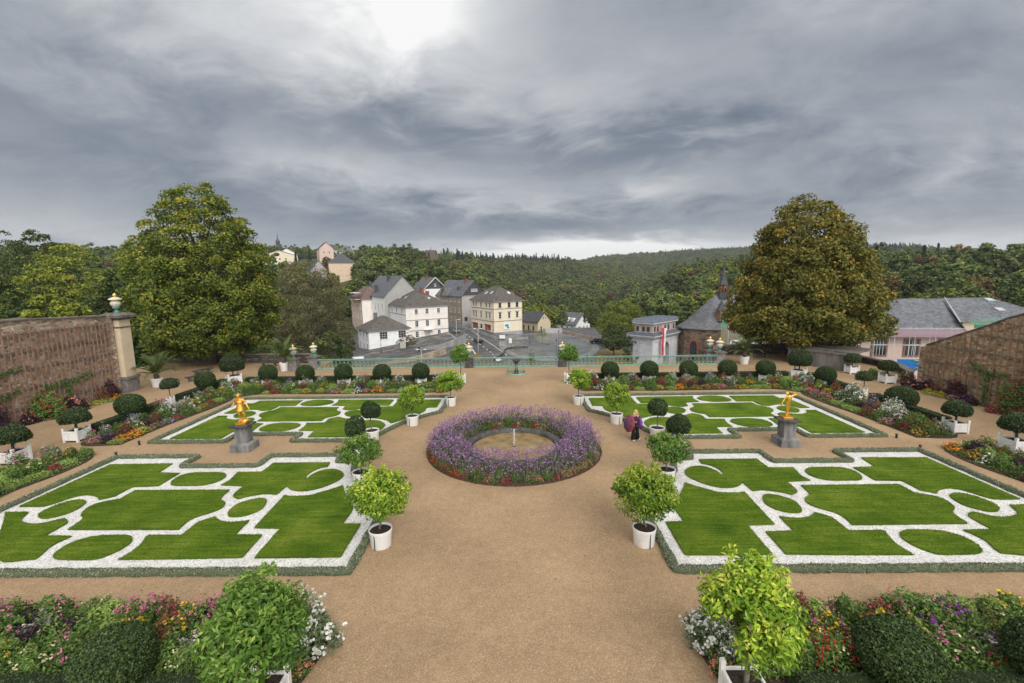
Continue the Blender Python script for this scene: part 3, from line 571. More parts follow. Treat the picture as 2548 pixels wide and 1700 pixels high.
# small caged drinking fountain at the balustrade
cg = empty('drinking_fountain', (.12, 42.0, 0), 'small stone fountain pillar inside a round green railing before the balustrade', 'fountain')
b = MB(); a = np.linspace(0, 2*PI, 33)
b.lathe([(.92, 0), (.92, .1), (.84, .13), (.84, 0)], 32, cap=False); b.tube(np.c_[.82*np.cos(a), .82*np.sin(a), 0*a+.82], .018, 5)
for k in range(24):
    q = k*2*PI/24; b.tube([(.82*math.cos(q), .82*math.sin(q), .05), (.82*math.cos(q), .82*math.sin(q), .86)], .014, 5)
b.build('railing', M_RAIL, cg)
b = MB(); b.lathe([(.16, .28), (.13, .5), (.12, .9), (.18, .95)], 12); b.build('pillar', M_STONE, cg)
b = MB(); b.box((0, 0, .14), (.42, .42, .28)); b.lathe([(.1, .95), (.2, 1.02), (.34, 1.2), (.40, 1.36), (.36, 1.37), (.28, 1.25)], 14); b.ell((.33, -.02, 1.33), (.14, .08, .05), 8, 6); b.build('bowl', M_STONED, cg)
# ---------------------------------------------------------------- plinths
def plinth(x, lab):
    t = empty('statue_plinth', (x, CY+.05, 0), lab, 'plinth', 'grey stone plinths of the golden statues')
    b = MB(); b.box((0, 0, .15), (1.0, 1.0, .30)); b.box((0, 0, .35), (1.02, 1.02, .10), 0, 0, .98); b.box((0, 0, .43), (.9, .9, .06), 0, 0, .85); b.build('base', M_STONEL, t)
    b = MB(); b.box((0, 0, .88), (.62, .62, .84)); 
    for q in range(4):
        for u_, w_, h_, z_ in ((-.23, .05, .64, .88), (.23, .05, .64, .88), (0, .41, .05, 1.18), (0, .41, .05, .58)):
            c = rot2(np.array([u_, -.312]), q*PI/2); b.box((c[0], c[1], z_), (w_, .03, h_), q*PI/2)
    b.build('shaft', M_STONEL, t)
    b = MB(); b.box((0, 0, 1.325), (.66, .66, .05), 0, 0, 1.25); b.box((0, 0, 1.385), (.96, .96, .07)); b.box((0, 0, 1.435), (.92, .92, .03), 0, 0, .9); b.build('cap', M_STONED, t)
plinth(-14.55, 'weathered grey stone plinth under the golden statue on the left'); plinth(14.5, 'weathered grey stone plinth under the golden statue on the right')
# ---------------------------------------------------------------- foliage materials
L_BOX = leafmat('box_leaf', [(0, (.011, .025, .007)), (.5, (.032, .063, .015)), (.85, (.063, .109, .025)), (1, (.127, .172, .046))], .45, .12, .1)
L_BAY = leafmat('bay_leaf', [(0, (.011, .025, .007)), (.5, (.030, .057, .015)), (.85, (.063, .103, .028)), (1, (.138, .172, .057))], .4, .12, .12)
L_CIT = leafmat('citrus_leaf', [(0, (.068, .145, .016)), (.45, (.166, .300, .023)), (.8, (.369, .505, .043)), (1, (.600, .600, .116))], .4, .28, .14)
L_CITD = leafmat('dark_citrus_leaf', [(0, (.043, .099, .016)), (.5, (.107, .216, .029)), (.85, (.216, .352, .059)), (1, (.392, .509, .117))], .4, .25, .1)
L_PALM = leafmat('palm_leaf', [(0, (.041, .081, .020)), (.5, (.101, .155, .041)), (.9, (.216, .230, .068)), (1, (.338, .270, .108))], .5, .2, .1)
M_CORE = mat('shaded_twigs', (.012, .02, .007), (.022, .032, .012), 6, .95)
M_BARK = mat('bark', (.06, .045, .035), (.13, .105, .085), 6, .9, .5, 18, stretch=(3, 3, .6))
M_BARKG = mat('grey_bark', (.13, .11, .095), (.24, .21, .18), 5, .9, .4, 18, stretch=(3, 3, .6))
M_WPAINT = mat('white_paint', (.58, .57, .54), (.80, .80, .79), 2.6, .55, .06, 20, contrast=(.25, .5))
M_POT = mat('white_pot', (.60, .58, .56), (.80, .80, .79), 2.2, .6, .08, 12, contrast=(.25, .5))
M_PSOIL = mat('potting_soil', (.022, .015, .011), (.065, .042, .03), 14, .95, .6)
M_DSTRAP = mat('dark_strap', (.05, .045, .04))
def sph_dirs(n, rng):
    return unit(rng.normal(size=(n, 3)))
def ball_crown(rx, rz, n, L, rng, zc, flat=-1.0, mats=(M_CORE, L_BOX), lump=.02, thick=.05, W=None, squash=1.0):
    """clipped crown: dark core and a dense skin of small leaves; flat cuts the underside"""
    b = MB(); k = unit(rng.normal(size=(20, 3)))
    d = sph_dirs(n, rng); d[:, 2] = np.where(d[:, 2] < flat, flat + rng.uniform(-.03, .03, n), d[:, 2])
    f = 1 + lump*((np.maximum(d@k.T, 0)**8).sum(1) - .6) + rng.uniform(-thick, .012, n)
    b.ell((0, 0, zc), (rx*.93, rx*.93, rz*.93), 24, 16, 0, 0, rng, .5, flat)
    P = d*f[:, None]*np.array([rx, rx, rz]) + (0, 0, zc)
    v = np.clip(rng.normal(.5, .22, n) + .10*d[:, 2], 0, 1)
    N = unit(d/np.array([rx, rx, rz]))
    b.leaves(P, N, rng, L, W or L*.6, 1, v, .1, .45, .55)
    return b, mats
def square_planter(t, s, h, post, labelled=True, ph=.12):
    b = MB(); q = s/2 - post/2
    for k in range(4):
        c = rot2(np.array([0, -q]), k*PI/2); b.box((c[0], c[1], h/2+.05), (s-post*2*.99, .045, h-.12), k*PI/2)
        for zz_ in (.14, h-.06):
            c = rot2(np.array([0, -q-.006]), k*PI/2); b.box((c[0], c[1], zz_), (s-post*2*.99, .06, .07), k*PI/2)
    b.build('planter_panel', M_WPAINT, t)
    for x in (-1, 1):
        for y in (-1, 1):
            b = MB(); b.box((x*q, y*q, (h+ph)/2), (post, post, h+ph)); b.box((x*q, y*q, h+ph+.03), (post*1.15, post*1.15, .06), 0, 0, .8); b.build('planter_post', M_WPAINT, t)
    b = MB(); b.box((0, 0, h-.10), (s-post*1.2, s-post*1.2, .06)); b.build('soil', M_PSOIL, t)
def round_pot(t, r, h, strap=True):
    b = MB(); b.lathe([(r*.84, 0), (r*.86, .02), (r*.93, h*.72), (r*.94, h*.74), (r*.955, h*.80), (r*.96, h*.82), (r, h*.97), (r*.99, h), (r*.92, h), (r*.90, h*.86)], 28, cap=False); b.build('pot', M_POT, t)
    b = MB(); b.lathe([(r*.91, h*.88), (r*.3, h*.93), (.01, h*.92)], 20, cap=False); b.build('soil', M_PSOIL, t)
    if strap:
        b = MB(); b.box((0, -r*.945, h*.5), (.025, .02, h*.96), 0, 0, 1.0); b.build('strap', M_DSTRAP, t)
def stem(b, z0, z1, r0, r1, rng, mi=0, wob=.02):
    z = np.linspace(z0, z1, 7); b.tube(np.c_[rng.normal(size=7)*wob, rng.normal(size=7)*wob, z], np.linspace(r0, r1, 7), 8, mi)
# ------------------------------------------------ citrus trees in round white pots
def citrus_crown(rng, rx, rz, zc, n, L, spikes=8, lumps=34, shape=0):
    """loose rounded crown of many leafy shoots"""
    b = MB(); P = []; N = []; V = []
    c = sph_dirs(lumps*3, rng); c = c[c[:, 2] > -.75][:lumps*2]
    cr = rng.uniform(.55, .92, len(c)); m = n // len(c)
    for d, q in zip(c, cr):
        w = 1 - shape*max(d[2], 0)
        ctr = d*q*np.array([rx*w, rx*w, rz]); k = sph_dirs(m, rng)
        pp = ctr + k*rng.uniform(.55, 1, (m, 1))*np.array([rx, rx, rz])*.31*rng.uniform(.8, 1.25)
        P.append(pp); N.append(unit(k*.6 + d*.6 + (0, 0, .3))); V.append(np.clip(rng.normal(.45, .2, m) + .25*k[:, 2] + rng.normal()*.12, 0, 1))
    for k in range(spikes):
        a = rng.uniform(0, 2*PI); q = rng.uniform(.1, .7); base = np.array([q*rx*math.cos(a), q*rx*math.sin(a), rz*math.sqrt(1-q*q)*.9])
        h = rng.uniform(.1, .3)*rz; m = 26; u = rng.uniform(0, 1, m)
        P.append(base + np.c_[rng.normal(size=m)*.05, rng.normal(size=m)*.05, u*h]); N.append(unit(rng.normal(size=(m, 3))*.7 + (0, 0, .6))); V.append(rng.uniform(.55, 1, m))
    P = np.concatenate(P) + (0, 0, zc)
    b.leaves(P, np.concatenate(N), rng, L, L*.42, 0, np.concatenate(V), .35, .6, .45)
    return b
def citrus(rng, h0, rx, rz, n=2600, L=.13, pot=(.40, .62), m_=L_CIT, shape=0, trunk=.035):
    zc = h0 + rz
    t = empty('potted_citrus', (0, 0, 0), 'x', 'citrus tree', 'potted trees around the circular gravel place')
    round_pot(t, *pot)
    b = MB(); stem(b, pot[1]*.85, h0+.15, trunk, trunk*.8, rng)
    for k in range(7):
        a = k*.9; q = rng.uniform(.4, .75)
        b.tube([(0, 0, h0+.05), (q*.4*rx*math.cos(a), q*.4*rx*math.sin(a), h0+rz*.6), (q*rx*math.cos(a), q*rx*math.sin(a), zc+rng.uniform(-.2, .6)*rz)], [trunk*.6, trunk*.4, .008], 5)
    b.build('trunk', M_BARKG, t)
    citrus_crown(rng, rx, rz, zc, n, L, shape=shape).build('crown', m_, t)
    return t
def mirrored(fn, x, y, labL, labR, seeds, **kw):
    for s, lab, sd in ((-1, labL, seeds[0]), (1, labR, seeds[1])):
        t = fn(rngs(sd), **kw); t.location = (s*x, y, 0); t['label'] = lab; t.rotation_euler.z = s*.3; t.location.x += .32 if (s > 0 and abs(y-22.1) < .01) else 0
mirrored(citrus, 4.5, 14.45, 'round citrus in white pot, nearest of the left row around the fountain', 'round citrus in white pot, nearest of the right row around the fountain', (101, 102), h0=1.0, rx=1.0, rz=.88, n=7600)
mirrored(citrus, 6.75, 19.1, 'wide loose citrus in white pot half hidden behind the nearest left citrus', 'wide loose citrus in white pot just behind the nearest right citrus', (103, 104), h0=.98, rx=.98, rz=.60, n=3600, m_=L_CITD)
mirrored(citrus, 6.33, 27.25, 'light green citrus in white pot between far left parterre and flower ring', 'light green citrus in white pot just left of the woman with the umbrella', (105, 106), h0=.85, rx=.82, rz=.80, n=4200)
mirrored(citrus, 4.55, 31.5, 'yellow green citrus in white pot at the end of the rear left flower bed', 'yellow green citrus in white pot at the end of the rear right flower bed', (107, 108), h0=.95, rx=.94, rz=.78, n=5200)
# ------------------------------------------------ dark lollipop trees in round pots
def lollipop(rng, h0, rx, rz, trunk=.035, pot=(.42, .62), flat=-.55):
    t = empty('potted_bay_tree', (0, 0, 0), 'x', 'bay tree', 'potted trees around the circular gravel place')
    round_pot(t, *pot); b = MB(); stem(b, .5, h0+rz, trunk, trunk*.8, rng, wob=.012); b.build('trunk', M_BARKG, t)
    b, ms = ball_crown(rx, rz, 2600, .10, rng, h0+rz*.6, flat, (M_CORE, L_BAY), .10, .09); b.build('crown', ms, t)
    return t
mirrored(lollipop, 8.0, 22.1, 'dark domed bay tree in round white pot behind the wide left citrus', 'dark domed bay tree in round white pot behind the wide right citrus', (111, 112), h0=1.22, rx=.53, rz=.56, trunk=.045)
mirrored(lollipop, 8.02, 24.6, 'dark round bay tree on a tall stem at the far left parterre corner', 'dark round bay tree on a tall stem right of the woman with umbrella', (113, 114), h0=1.42, rx=.51, rz=.52)
# ------------------------------------------------ slender citrus in square planters near the balustrade
def slender(rng):
    t = empty('potted_citrus', (0, 0, 0), 'x', 'citrus tree', 'potted trees around the circular gravel place')
    square_planter(t, .62, .72, .09); b = MB(); stem(b, .6, 2.1, .035, .028, rng, wob=.02); b.build('trunk', M_BARK, t)
    citrus_crown(rng, .86, .80, 2.5, 3800, .14).build('crown', L_CITD, t)
    return t
mirrored(slender, 4.6, 38.0, 'tall stemmed citrus in a square white planter in front of the left dark pier', 'tall stemmed citrus in a square white planter in front of the right dark pier', (115, 116))
# ------------------------------------------------ foreground citrus in big square planters
for s, lab, sd, sc_ in ((-1, 'big leafy citrus tree in a square white planter at the lower left edge', 121, 1.0), (1, 'big yellow green citrus tree in a square white planter at the lower right edge', 122, .97)):
    rng = rngs(sd); t = empty('potted_citrus', (-5.2 if s < 0 else 5.0, 8.42 if s < 0 else 8.5, 0), lab, 'citrus tree', 'large foreground citrus trees')
    square_planter(t, .80, .62, .10); b = MB(); stem(b, .5, 1.75, .055, .045, rng, wob=.012)
    for k in range(9):
        a = k*.7; b.tube([(0, 0, 1.2+.05*k), (.4*math.cos(a), .4*math.sin(a), 1.7+.04*k), (.9*math.cos(a), .9*math.sin(a), 2.1+.08*k)], [.03, .02, .008], 5)
    b.build('trunk', M_BARKG, t)
    c = citrus_crown(rng, 1.10 if s < 0 else .93, 1.10 if s < 0 else 1.14, 1.95 if s < 0 else 2.28, 9500, .135, 8, 40, .42 if s < 0 else .22); c.build('crown', L_CIT if s > 0 else L_CITD, t)
    if s < 0: t.children[-1].data.materials[0] = leafmat('foreground_citrus_leaf', [(0, (.03, .065, .007)), (.5, (.09, .15, .015)), (.85, (.19, .25, .04)), (1, (.36, .38, .10))], .38, .25, .02)
# ------------------------------------------------ clipped balls in white planters
def boxball(rng, rx, rz, zc, n, L, pl=(.80, .58, .09)):
    t = empty('potted_box_ball', (0, 0, 0), 'x', 'box ball', 'clipped balls in white planters')
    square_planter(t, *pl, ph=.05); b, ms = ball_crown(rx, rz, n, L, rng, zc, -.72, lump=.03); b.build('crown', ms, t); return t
B1 = boxball(rngs(131), .77, .74, 1.0, 3400, .085)
ordn = ['leftmost', 'second', 'third', 'fourth', 'last']
for i, x in enumerate((21.45, 18.2, 14.85, 11.5, 8.15)):
    place(B1, USED, (-x, 38.5, 0), i*1.3, (1, 1, 1.02-.03*(i % 2)), '%s of the clipped box balls along the rear left flower bed, counted from the left' % ordn[i])
    place(B1, USED, (x+.05, 38.5, 0), i*2.1+.7, (1.0, 1.0, .98+.02*(i % 2)), '%s of the clipped box balls along the rear right flower bed, counted from the right' % {'leftmost':'rightmost'}.get(ordn[i], ordn[i]))
B2 = boxball(rngs(132), .80, .70, .98, 4600, .075, (.68, .56, .08))
place(B2, USED, (-25.25, 28.75, 0), .0, 1.06, 'wide clipped box ball on the left hedge beside the white flowered clump')
place(B2, USED, (-25.25, 36.0, 0), 0, (.96, .96, 1.05), 'clipped box ball on the left hedge near its rear end')
place(B2, USED, (25.35, 29.2, 0), 0, (1.1, 1.1, .98), 'wide clipped box ball on the right hedge between two white flowered clumps')
place(B2, USED, (25.1, 36.2, 0), 0, (.93, .93, .93), 'clipped box ball on the right hedge near its rear end')
B3 = boxball(rngs(133), .77, .68, .80, 11000, .07, (.85, .5, .09))
place(B3, USED, (-8.75, 8.9, 0), 0, 1.0, 'large clipped box ball at the lower left edge of the photo')
place(B3, USED, (8.5, 8.95, 0), 1, 1.03, 'large clipped box ball at the lower right, beside the big citrus')
place(B3, USED, (11.75, 8.9, 0), 2, 1.0, 'large clipped box ball cut by the right edge of the photo')
# ------------------------------------------------ mushroom shaped bays in big square planters
def baybox(rng, rx, rz, zc, n, L, pl, trunk=.06, flat=-.42):
    t = empty('boxed_bay_tree', (0, 0, 0), 'x', 'bay tree', 'mushroom shaped bay trees in white boxes')
    square_planter(t, *pl); b = MB(); stem(b, pl[1]-.1, zc, trunk, trunk*.85, rng, wob=.012); b.build('trunk', M_BARK, t)
    b, ms = ball_crown(rx, rz, n, L, rng, zc, flat, (M_CORE, L_BAY), .07, .10); b.build('crown', ms, t); return t
Y1 = baybox(rngs(141), .71, .60, 1.40, 3400, .095, (.90, .66, .11))
for x, y, rz_, sc, lab in ((-25.35, 25.1, 0, .98, 'mushroom shaped bay in a white box at the end of the left flower bed'), (-25.5, 21.9, .0, 1.0, 'mushroom shaped bay in a white box at the far left edge of the photo'),
        (25.0, 25.1, 0, .92, 'mushroom shaped bay in a white box at the end of the right flower bed'), (25.25, 22.2, 0, 1.0, 'mushroom shaped bay in a white box at the right edge, nearest of the right side'),
        (30.3, 40.5, 0, .92, 'mushroom shaped bay in a white box beside the grey shelter'), (30.5, 36.8, 0, .95, 'mushroom shaped bay in a white box before the corner of the right wall')):
    place(Y1, USED, (x, y, 0), rz_, sc, lab)
Y2 = baybox(rngs(142), .98, .98, 1.58, 4200, .10, (1.1, .64, .12), .05, -.48)
place(Y2, USED, (-25.2, 39.6, 0), PI/4, 1, 'big umbrella shaped tree in a white box at the rear left corner of the beds')
place(Y2, USED, (25.0, 39.5, 0), PI/4, .93, 'big umbrella shaped tree in a white box at the rear right corner of the beds')
Y3 = baybox(rngs(143), .60, .48, 1.62, 1500, .085, (.38, .58, .06), .03, -.5)
place(Y3, USED, (-25.1, 32.0, 0), 0, 1, 'small dark lollipop tree on a thin stem in the left hedge')
place(Y3, USED, (25.45, 32.6, 0), 0, .92, 'small dark lollipop tree on a thin stem in the right hedge')
# ------------------------------------------------ potted palms
def palm(rng):
    t = empty('potted_palm', (0, 0, 0), 'x', 'palm', 'date palms in white tubs')
    b = MB(); b.lathe([(.34, 0), (.46, .72), (.47, .76), (.42, .76), (.41, .66), (.01, .66)], 24, cap=False); b.build('tub', M_WPAINT, t)
    b = MB(); b.lathe([(.16, .6), (.2, .8), (.22, 1.0), (.15, 1.15), (.02, 1.2)], 12)
    b.build('trunk', M_BARK, t)
    b = MB()
    for k in range(46):
        a = k*2.399 + rng.uniform(-.2, .2); e = rng.uniform(.35, 1.42); L = rng.uniform(1.8, 2.5)
        u = np.linspace(0, 1, 9); el = e - u*u*rng.uniform(.7, 1.5)
        dr = np.cumsum(np.cos(el))*L/9; z = 1.1 + np.cumsum(np.sin(el))*L/9
        pts = np.c_[dr*math.cos(a), dr*math.sin(a), z]; b.tube(pts, np.linspace(.022, .006, 9), 4, 0, True, .6)
        q = resample(pts, .05); m = len(q); tdir = unit(np.gradient(q, axis=0)); sd = np.array([-math.sin(a), math.cos(a), 0])
        ll = .42*np.sin(np.linspace(.25, PI*.97, m))**.6
        for s in (-1, 1):
            tip = q + (sd*s*.75 + tdir*.6 + np.array([0, 0, .12]))*ll[:, None] - np.c_[0*ll, 0*ll, ll*ll*.25]
            w = np.cross(sd*s, tdir)*0 + tdir*.018
            v = np.stack([q-w, q+w, tip], 1).reshape(-1, 3)
            b.add(v, np.arange(3*m).reshape(m, 3), 0, np.repeat(np.clip(rng.normal(.45, .2, m), 0, 1), 3))
    b.build('fronds', L_PALM, t); return t
PM = palm(rngs(151))
place(PM, USED, (-31.0, 38.2, 0), 0, 1.0, 'potted palm beside the cream wall pillar on the left')
place(PM, USED, (-23.1, 44.5, 0), 1.7, (1, 1, 1.12), 'potted palm beside the urns at the left end of the balustrade')
place(PM, USED, (23.1, 45.4, 0), 3.1, (1.02, 1.02, 1.0), 'potted palm beside the urns at the right end of the balustrade')
# ------------------------------------------------ clipped hedges behind the beds
def clipped_hedge(x0_, x1_, y0_, y1_, h_, seed, label, L=.06, dens=330):
    rng = rngs(seed); t = MB(); cx, cy = (x0_+x1_)/2, (y0_+y1_)/2; w, d = x1_-x0_, y1_-y0_
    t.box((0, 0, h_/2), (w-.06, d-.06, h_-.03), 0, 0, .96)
    A = [(w*d, 2), (w*h_*2, 1), (d*h_*2, 0)]
    for ar, ax in A:
        n = int(ar*dens); p = rng.uniform(-.5, .5, (n, 3)); N = np.zeros((n, 3))
        s = np.where(rng.uniform(size=n) < .5, -1, 1) if ax < 2 else np.ones(n)
        p[:, ax] = s*.5; N[:, ax] = s; p[:, 2] += .5 if ax < 2 else 0
        if ax == 2: p[:, 2] = 1
        P = p*np.array([w, d, h_]) + rng.normal(size=(n, 3))*.012; P[:, :2] *= (1 - .03*P[:, 2:]/h_)
        t.leaves(P, N, rng, L, L*.6, 1, np.clip(rng.normal(.5, .22, n), 0, 1), 0, .3, .6)
    return tag(t.build('clipped_hedge', [M_CORE, L_BOX], None, (cx, cy, 0)), label, 'hedge', 'clipped dark green hedges behind the beds')
for s, sn in ((-1, 'left'), (1, 'right')):
    X = lambda a, b_: sorted((s*a, s*b_))
    clipped_hedge(*X(6.0, 24.0), 38.75, 39.4, .55, 160+s, 'long clipped hedge behind the rear %s flower bed' % sn)
    clipped_hedge(*X(25.0, 25.65), 33.0, 38.6, .58, 163+s, 'clipped hedge piece on the %s side from the rear corner to the lollipop tree' % sn)
    clipped_hedge(*X(25.0, 25.65), 29.2, 31.6, .58, 166+s, 'clipped hedge piece on the %s side between lollipop tree and box ball' % sn)
    clipped_hedge(*X(25.0, 25.65), 25.9, 28.5, .58, 169+s, 'clipped hedge piece on the %s side between box ball and white boxed bay' % sn)
    clipped_hedge(*X(25.1, 25.75), 16.5, 20.9, .62, 172+s, 'clipped hedge at the %s edge in front of the nearest boxed bay' % sn)
    clipped_hedge(*X(6.1, 15.5), 8.3, 8.95, .42, 175+s, 'clipped hedge at the lower %s edge of the photo' % sn, .055, 700)
# ---------------------------------------------------------------- flowering plants
F_GREEN = leafmat('bed_leaf', [(0, (.037, .083, .018)), (.5, (.101, .183, .040)), (1, (.238, .329, .073))], .6, .25, .2)
F_LIME = leafmat('lime_leaf', [(0, (.110, .183, .037)), (.5, (.256, .366, .083)), (1, (.458, .567, .165))], .6, .25, .15)
F_GREY = leafmat('greyish_leaf', [(0, (.073, .110, .055)), (.5, (.146, .193, .101)), (1, (.275, .329, .183))], .6, .2, .15)
F_DARK = leafmat('dark_purple_leaf', [(0, (.012, .008, .012)), (.5, (.03, .017, .026)), (1, (.07, .03, .05))], .5, .1, .2)
F_RUST = leafmat('rusty_leaf', [(0, (.075, .033, .018)), (.5, (.165, .075, .038)), (1, (.255, .165, .060))], .6, .2, .2)
def fm(name, a, b, c=None): q = lambda t: tuple(x*.86+.03*sum(t)/3 for x in t); return leafmat(name, [(0, tuple(x*.62 for x in a)), (.6, q(b)), (1, c or tuple(min(.85, x*1.15) for x in b))], .6, .2, .1, .15)
C_WHITE = fm('white_petal', (.55, .56, .48), (.76, .77, .70)); C_CREAM = fm('cream_petal', (.55, .46, .22), (.78, .70, .42)); C_PINK = fm('pink_petal', (.42, .08, .18), (.62, .20, .33))
C_ORANGE = fm('orange_petal', (.62, .15, .01), (.80, .27, .015)); C_YELLOW = fm('yellow_petal', (.58, .32, .015), (.80, .50, .03)); C_RED = fm('red_petal', (.25, .012, .012), (.42, .03, .025))
C_CRIM = fm('crimson_petal', (.22, .02, .05), (.42, .05, .09)); C_LILAC = fm('lilac_petal', (.26, .13, .36), (.42, .26, .55)); C_PURP = fm('purple_petal', (.17, .04, .24), (.33, .09, .38)); C_SALMON = fm('salmon_petal', (.50, .13, .09), (.70, .28, .2))
C_BLUSH = fm('blush_petal', (.52, .35, .36), (.72, .56, .56)); C_VERB = fm('verbena_petal', (.23, .09, .27), (.36, .17, .41), (.52, .31, .56)); C_BRZ = fm('bronze_petal', (.34, .13, .02), (.52, .26, .05))
def mound(rng, w, h, nl, L, leafm, nf=0, fs=.05, flm=None, top=.2, spike=0, stalk=.0, low=.0):
    """leafy mound, w wide and h tall; nf flower heads of size fs over it"""
    b = MB(); d = sph_dirs(nl, rng); d[:, 2] = np.abs(d[:, 2])
    k = unit(rng.normal(size=(9, 3))); k[:, 2] = np.abs(k[:, 2]); f = .72 + .4*(np.maximum(d@k.T, 0)**10).max(1)
    r = f*rng.uniform(.45, 1.0, nl)**.5
    P = d*r[:, None]*np.array([w/2, w/2, h]); N = unit(d + (0, 0, .4))
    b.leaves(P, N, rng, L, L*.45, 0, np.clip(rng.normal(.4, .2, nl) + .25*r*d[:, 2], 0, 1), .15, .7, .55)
    if nf:
        d = sph_dirs(nf, rng); d[:, 2] = np.abs(d[:, 2])*(1-low) + low*rng.uniform(0, .5, nf); d = unit(d + (0, 0, top))
        f = .78 + .4*(np.maximum(d@k.T, 0)**10).max(1)
        P = d*f[:, None]*np.array([w/2, w/2, h])*rng.uniform(.9, 1.08, (nf, 1)) + (0, 0, stalk*1.0)
        if spike:
            m = 6; u = np.tile(np.linspace(0, 1, m), nf); Q = np.repeat(P, m, 0); Q[:, 2] += u*spike; Q += rng.normal(size=Q.shape)*.012
            b.discs(Q, rng.normal(size=Q.shape), fs*(1-.6*u), rng, 1, 5, None, .5)
        else:
            m = 7 if fs >= .05 else 2; Q = np.repeat(P, m, 0) + rng.normal(size=(nf*m, 3))*fs*.55; D = np.repeat(unit(d + (0, 0, .7)), m, 0)
            b.discs(Q, D, fs*(.42 if m == 7 else .8), rng, 1, 5, None, .4)
        if stalk:
            for q in P[:60]:
                b.tube([q*(.75, .75, .6), q], .006, 3, 0, False, .5)
    return b, [leafm] + ([flm] if flm else [])
KIND = {}
def kind(key, name, desc, variants, args, kw):
    ms = []
    for v in range(variants):
        b, m_ = mound(rngs(abs(hash_(key))+v), *args, **kw); me = b.mesh(name)
        for x in m_: me.materials.append(x)
        ms.append(me)
    KIND[key] = (name, desc, ms)
def hash_(s): return sum((i+1)*ord(c) for i, c in enumerate(s))
kind('wc', 'spider_flower', 'tall white spider flower clump', 2, (1.25, 1.0, 900, .12, F_GREY), dict(nf=54, fs=.075, flm=C_WHITE, top=.15))
kind('pc', 'spider_flower', 'tall pink spider flower clump', 2, (.95, 1.15, 600, .11, F_GREEN), dict(nf=24, fs=.065, flm=C_PINK, top=.5))
kind('lc', 'aster', 'lilac flowered aster clump', 2, (.9, .85, 600, .09, F_GREY), dict(nf=43, fs=.045, flm=C_LILAC, top=.3))
kind('bc', 'spider_flower', 'faded blush spider flower clump', 2, (.9, 1.0, 550, .10, F_GREY), dict(nf=18, fs=.06, flm=C_BLUSH, top=.5))
kind('or', 'marigold', 'low orange marigold cushion', 2, (.85, .33, 500, .07, F_GREEN), dict(nf=93, fs=.045, flm=C_ORANGE, top=.2))
kind('bz', 'marigold', 'low bronze marigold cushion', 1, (.9, .3, 500, .07, F_GREEN), dict(nf=79, fs=.04, flm=C_BRZ, top=.2))
kind('ye', 'coneflower', 'golden yellow coneflower clump', 2, (.75, .62, 500, .09, F_GREEN), dict(nf=32, fs=.055, flm=C_YELLOW, top=.4))
kind('yl', 'marigold', 'low yellow flower cushion', 1, (.9, .3, 600, .06, F_LIME), dict(nf=64, fs=.03, flm=C_YELLOW, top=.2))
kind('rs', 'salvia', 'red salvia clump with upright spikes', 2, (.8, .55, 550, .09, F_GREEN), dict(nf=25, fs=.03, flm=C_RED, top=.4, spike=.28))
kind('rb', 'begonia', 'low red begonia clump', 2, (.7, .34, 420, .08, F_GREEN), dict(nf=50, fs=.05, flm=C_RED, top=.1))
kind('cb', 'begonia', 'low crimson begonia clump', 2, (.75, .36, 420, .08, F_RUST), dict(nf=54, fs=.05, flm=C_CRIM, top=.1))
kind('pb', 'begonia', 'low pink begonia clump', 2, (.75, .38, 420, .08, F_GREEN), dict(nf=54, fs=.05, flm=C_PINK, top=.1))
kind('sb', 'begonia', 'low salmon begonia clump', 1, (.75, .38, 420, .08, F_GREEN), dict(nf=43, fs=.05, flm=C_SALMON, top=.1))
kind('wb', 'begonia', 'low white flower clump', 2, (.8, .36, 480, .07, F_GREEN), dict(nf=50, fs=.045, flm=C_WHITE, top=.1))
kind('cd', 'dahlia', 'cream flowered dahlia clump', 2, (.85, .55, 520, .10, F_GREEN), dict(nf=21, fs=.065, flm=C_CREAM, top=.3))
kind('dk', 'coleus', 'dark purple leaved plant', 2, (.9, .62, 650, .10, F_DARK), {})
kind('dp', 'dahlia', 'dark leaved dahlia with small purple flowers', 1, (.9, .6, 600, .10, F_DARK), dict(nf=24, fs=.045, flm=C_PURP, top=.3))
kind('ru', 'amaranth', 'rusty brown leafed plant', 2, (.85, .75, 560, .10, F_RUST), dict(nf=20, fs=.04, flm=C_CRIM, top=.3))
kind('lm', 'stonecrop', 'low lime green cushion', 2, (1.05, .26, 800, .07, F_LIME), {})
kind('gr', 'perennial', 'leafy green perennial', 2, (.9, .72, 640, .11, F_GREEN), {})
kind('gf', 'perennial', 'leafy green perennial with a few pink flowers', 1, (.9, .7, 600, .11, F_GREEN), dict(nf=16, fs=.05, flm=C_PINK, top=.4))
kind('ls', 'statice', 'low lilac blue flower cushion', 1, (.75, .3, 420, .06, F_GREY), dict(nf=57, fs=.035, flm=C_LILAC, top=.2))
kind('sv', 'salvia', 'tall bushy salvia with thin red spikes', 1, (1.8, 1.15, 1500, .10, F_GREEN), dict(nf=33, fs=.022, flm=C_SALMON, top=.5, spike=.34))
kind('pv', 'aster', 'bushy plant with violet flower heads', 1, (1.3, .9, 900, .10, F_GREEN), dict(nf=24, fs=.07, flm=C_PURP, top=.3))
kind('fx', 'fuchsia', 'broad green fuchsia bush with small red flowers', 1, (2.1, .85, 2000, .11, F_GREEN), dict(nf=86, fs=.028, flm=C_RED, top=.1))
kind('rd', 'dahlia', 'tall dark dahlia bush with red flowers', 2, (1.5, 1.5, 1100, .15, F_DARK), dict(nf=33, fs=.06, flm=C_RED, top=.25))
kind('rg', 'dahlia', 'tall green dahlia bush with red flowers', 1, (1.9, 1.55, 1500, .15, F_GREEN), dict(nf=64, fs=.06, flm=C_RED, top=.15))
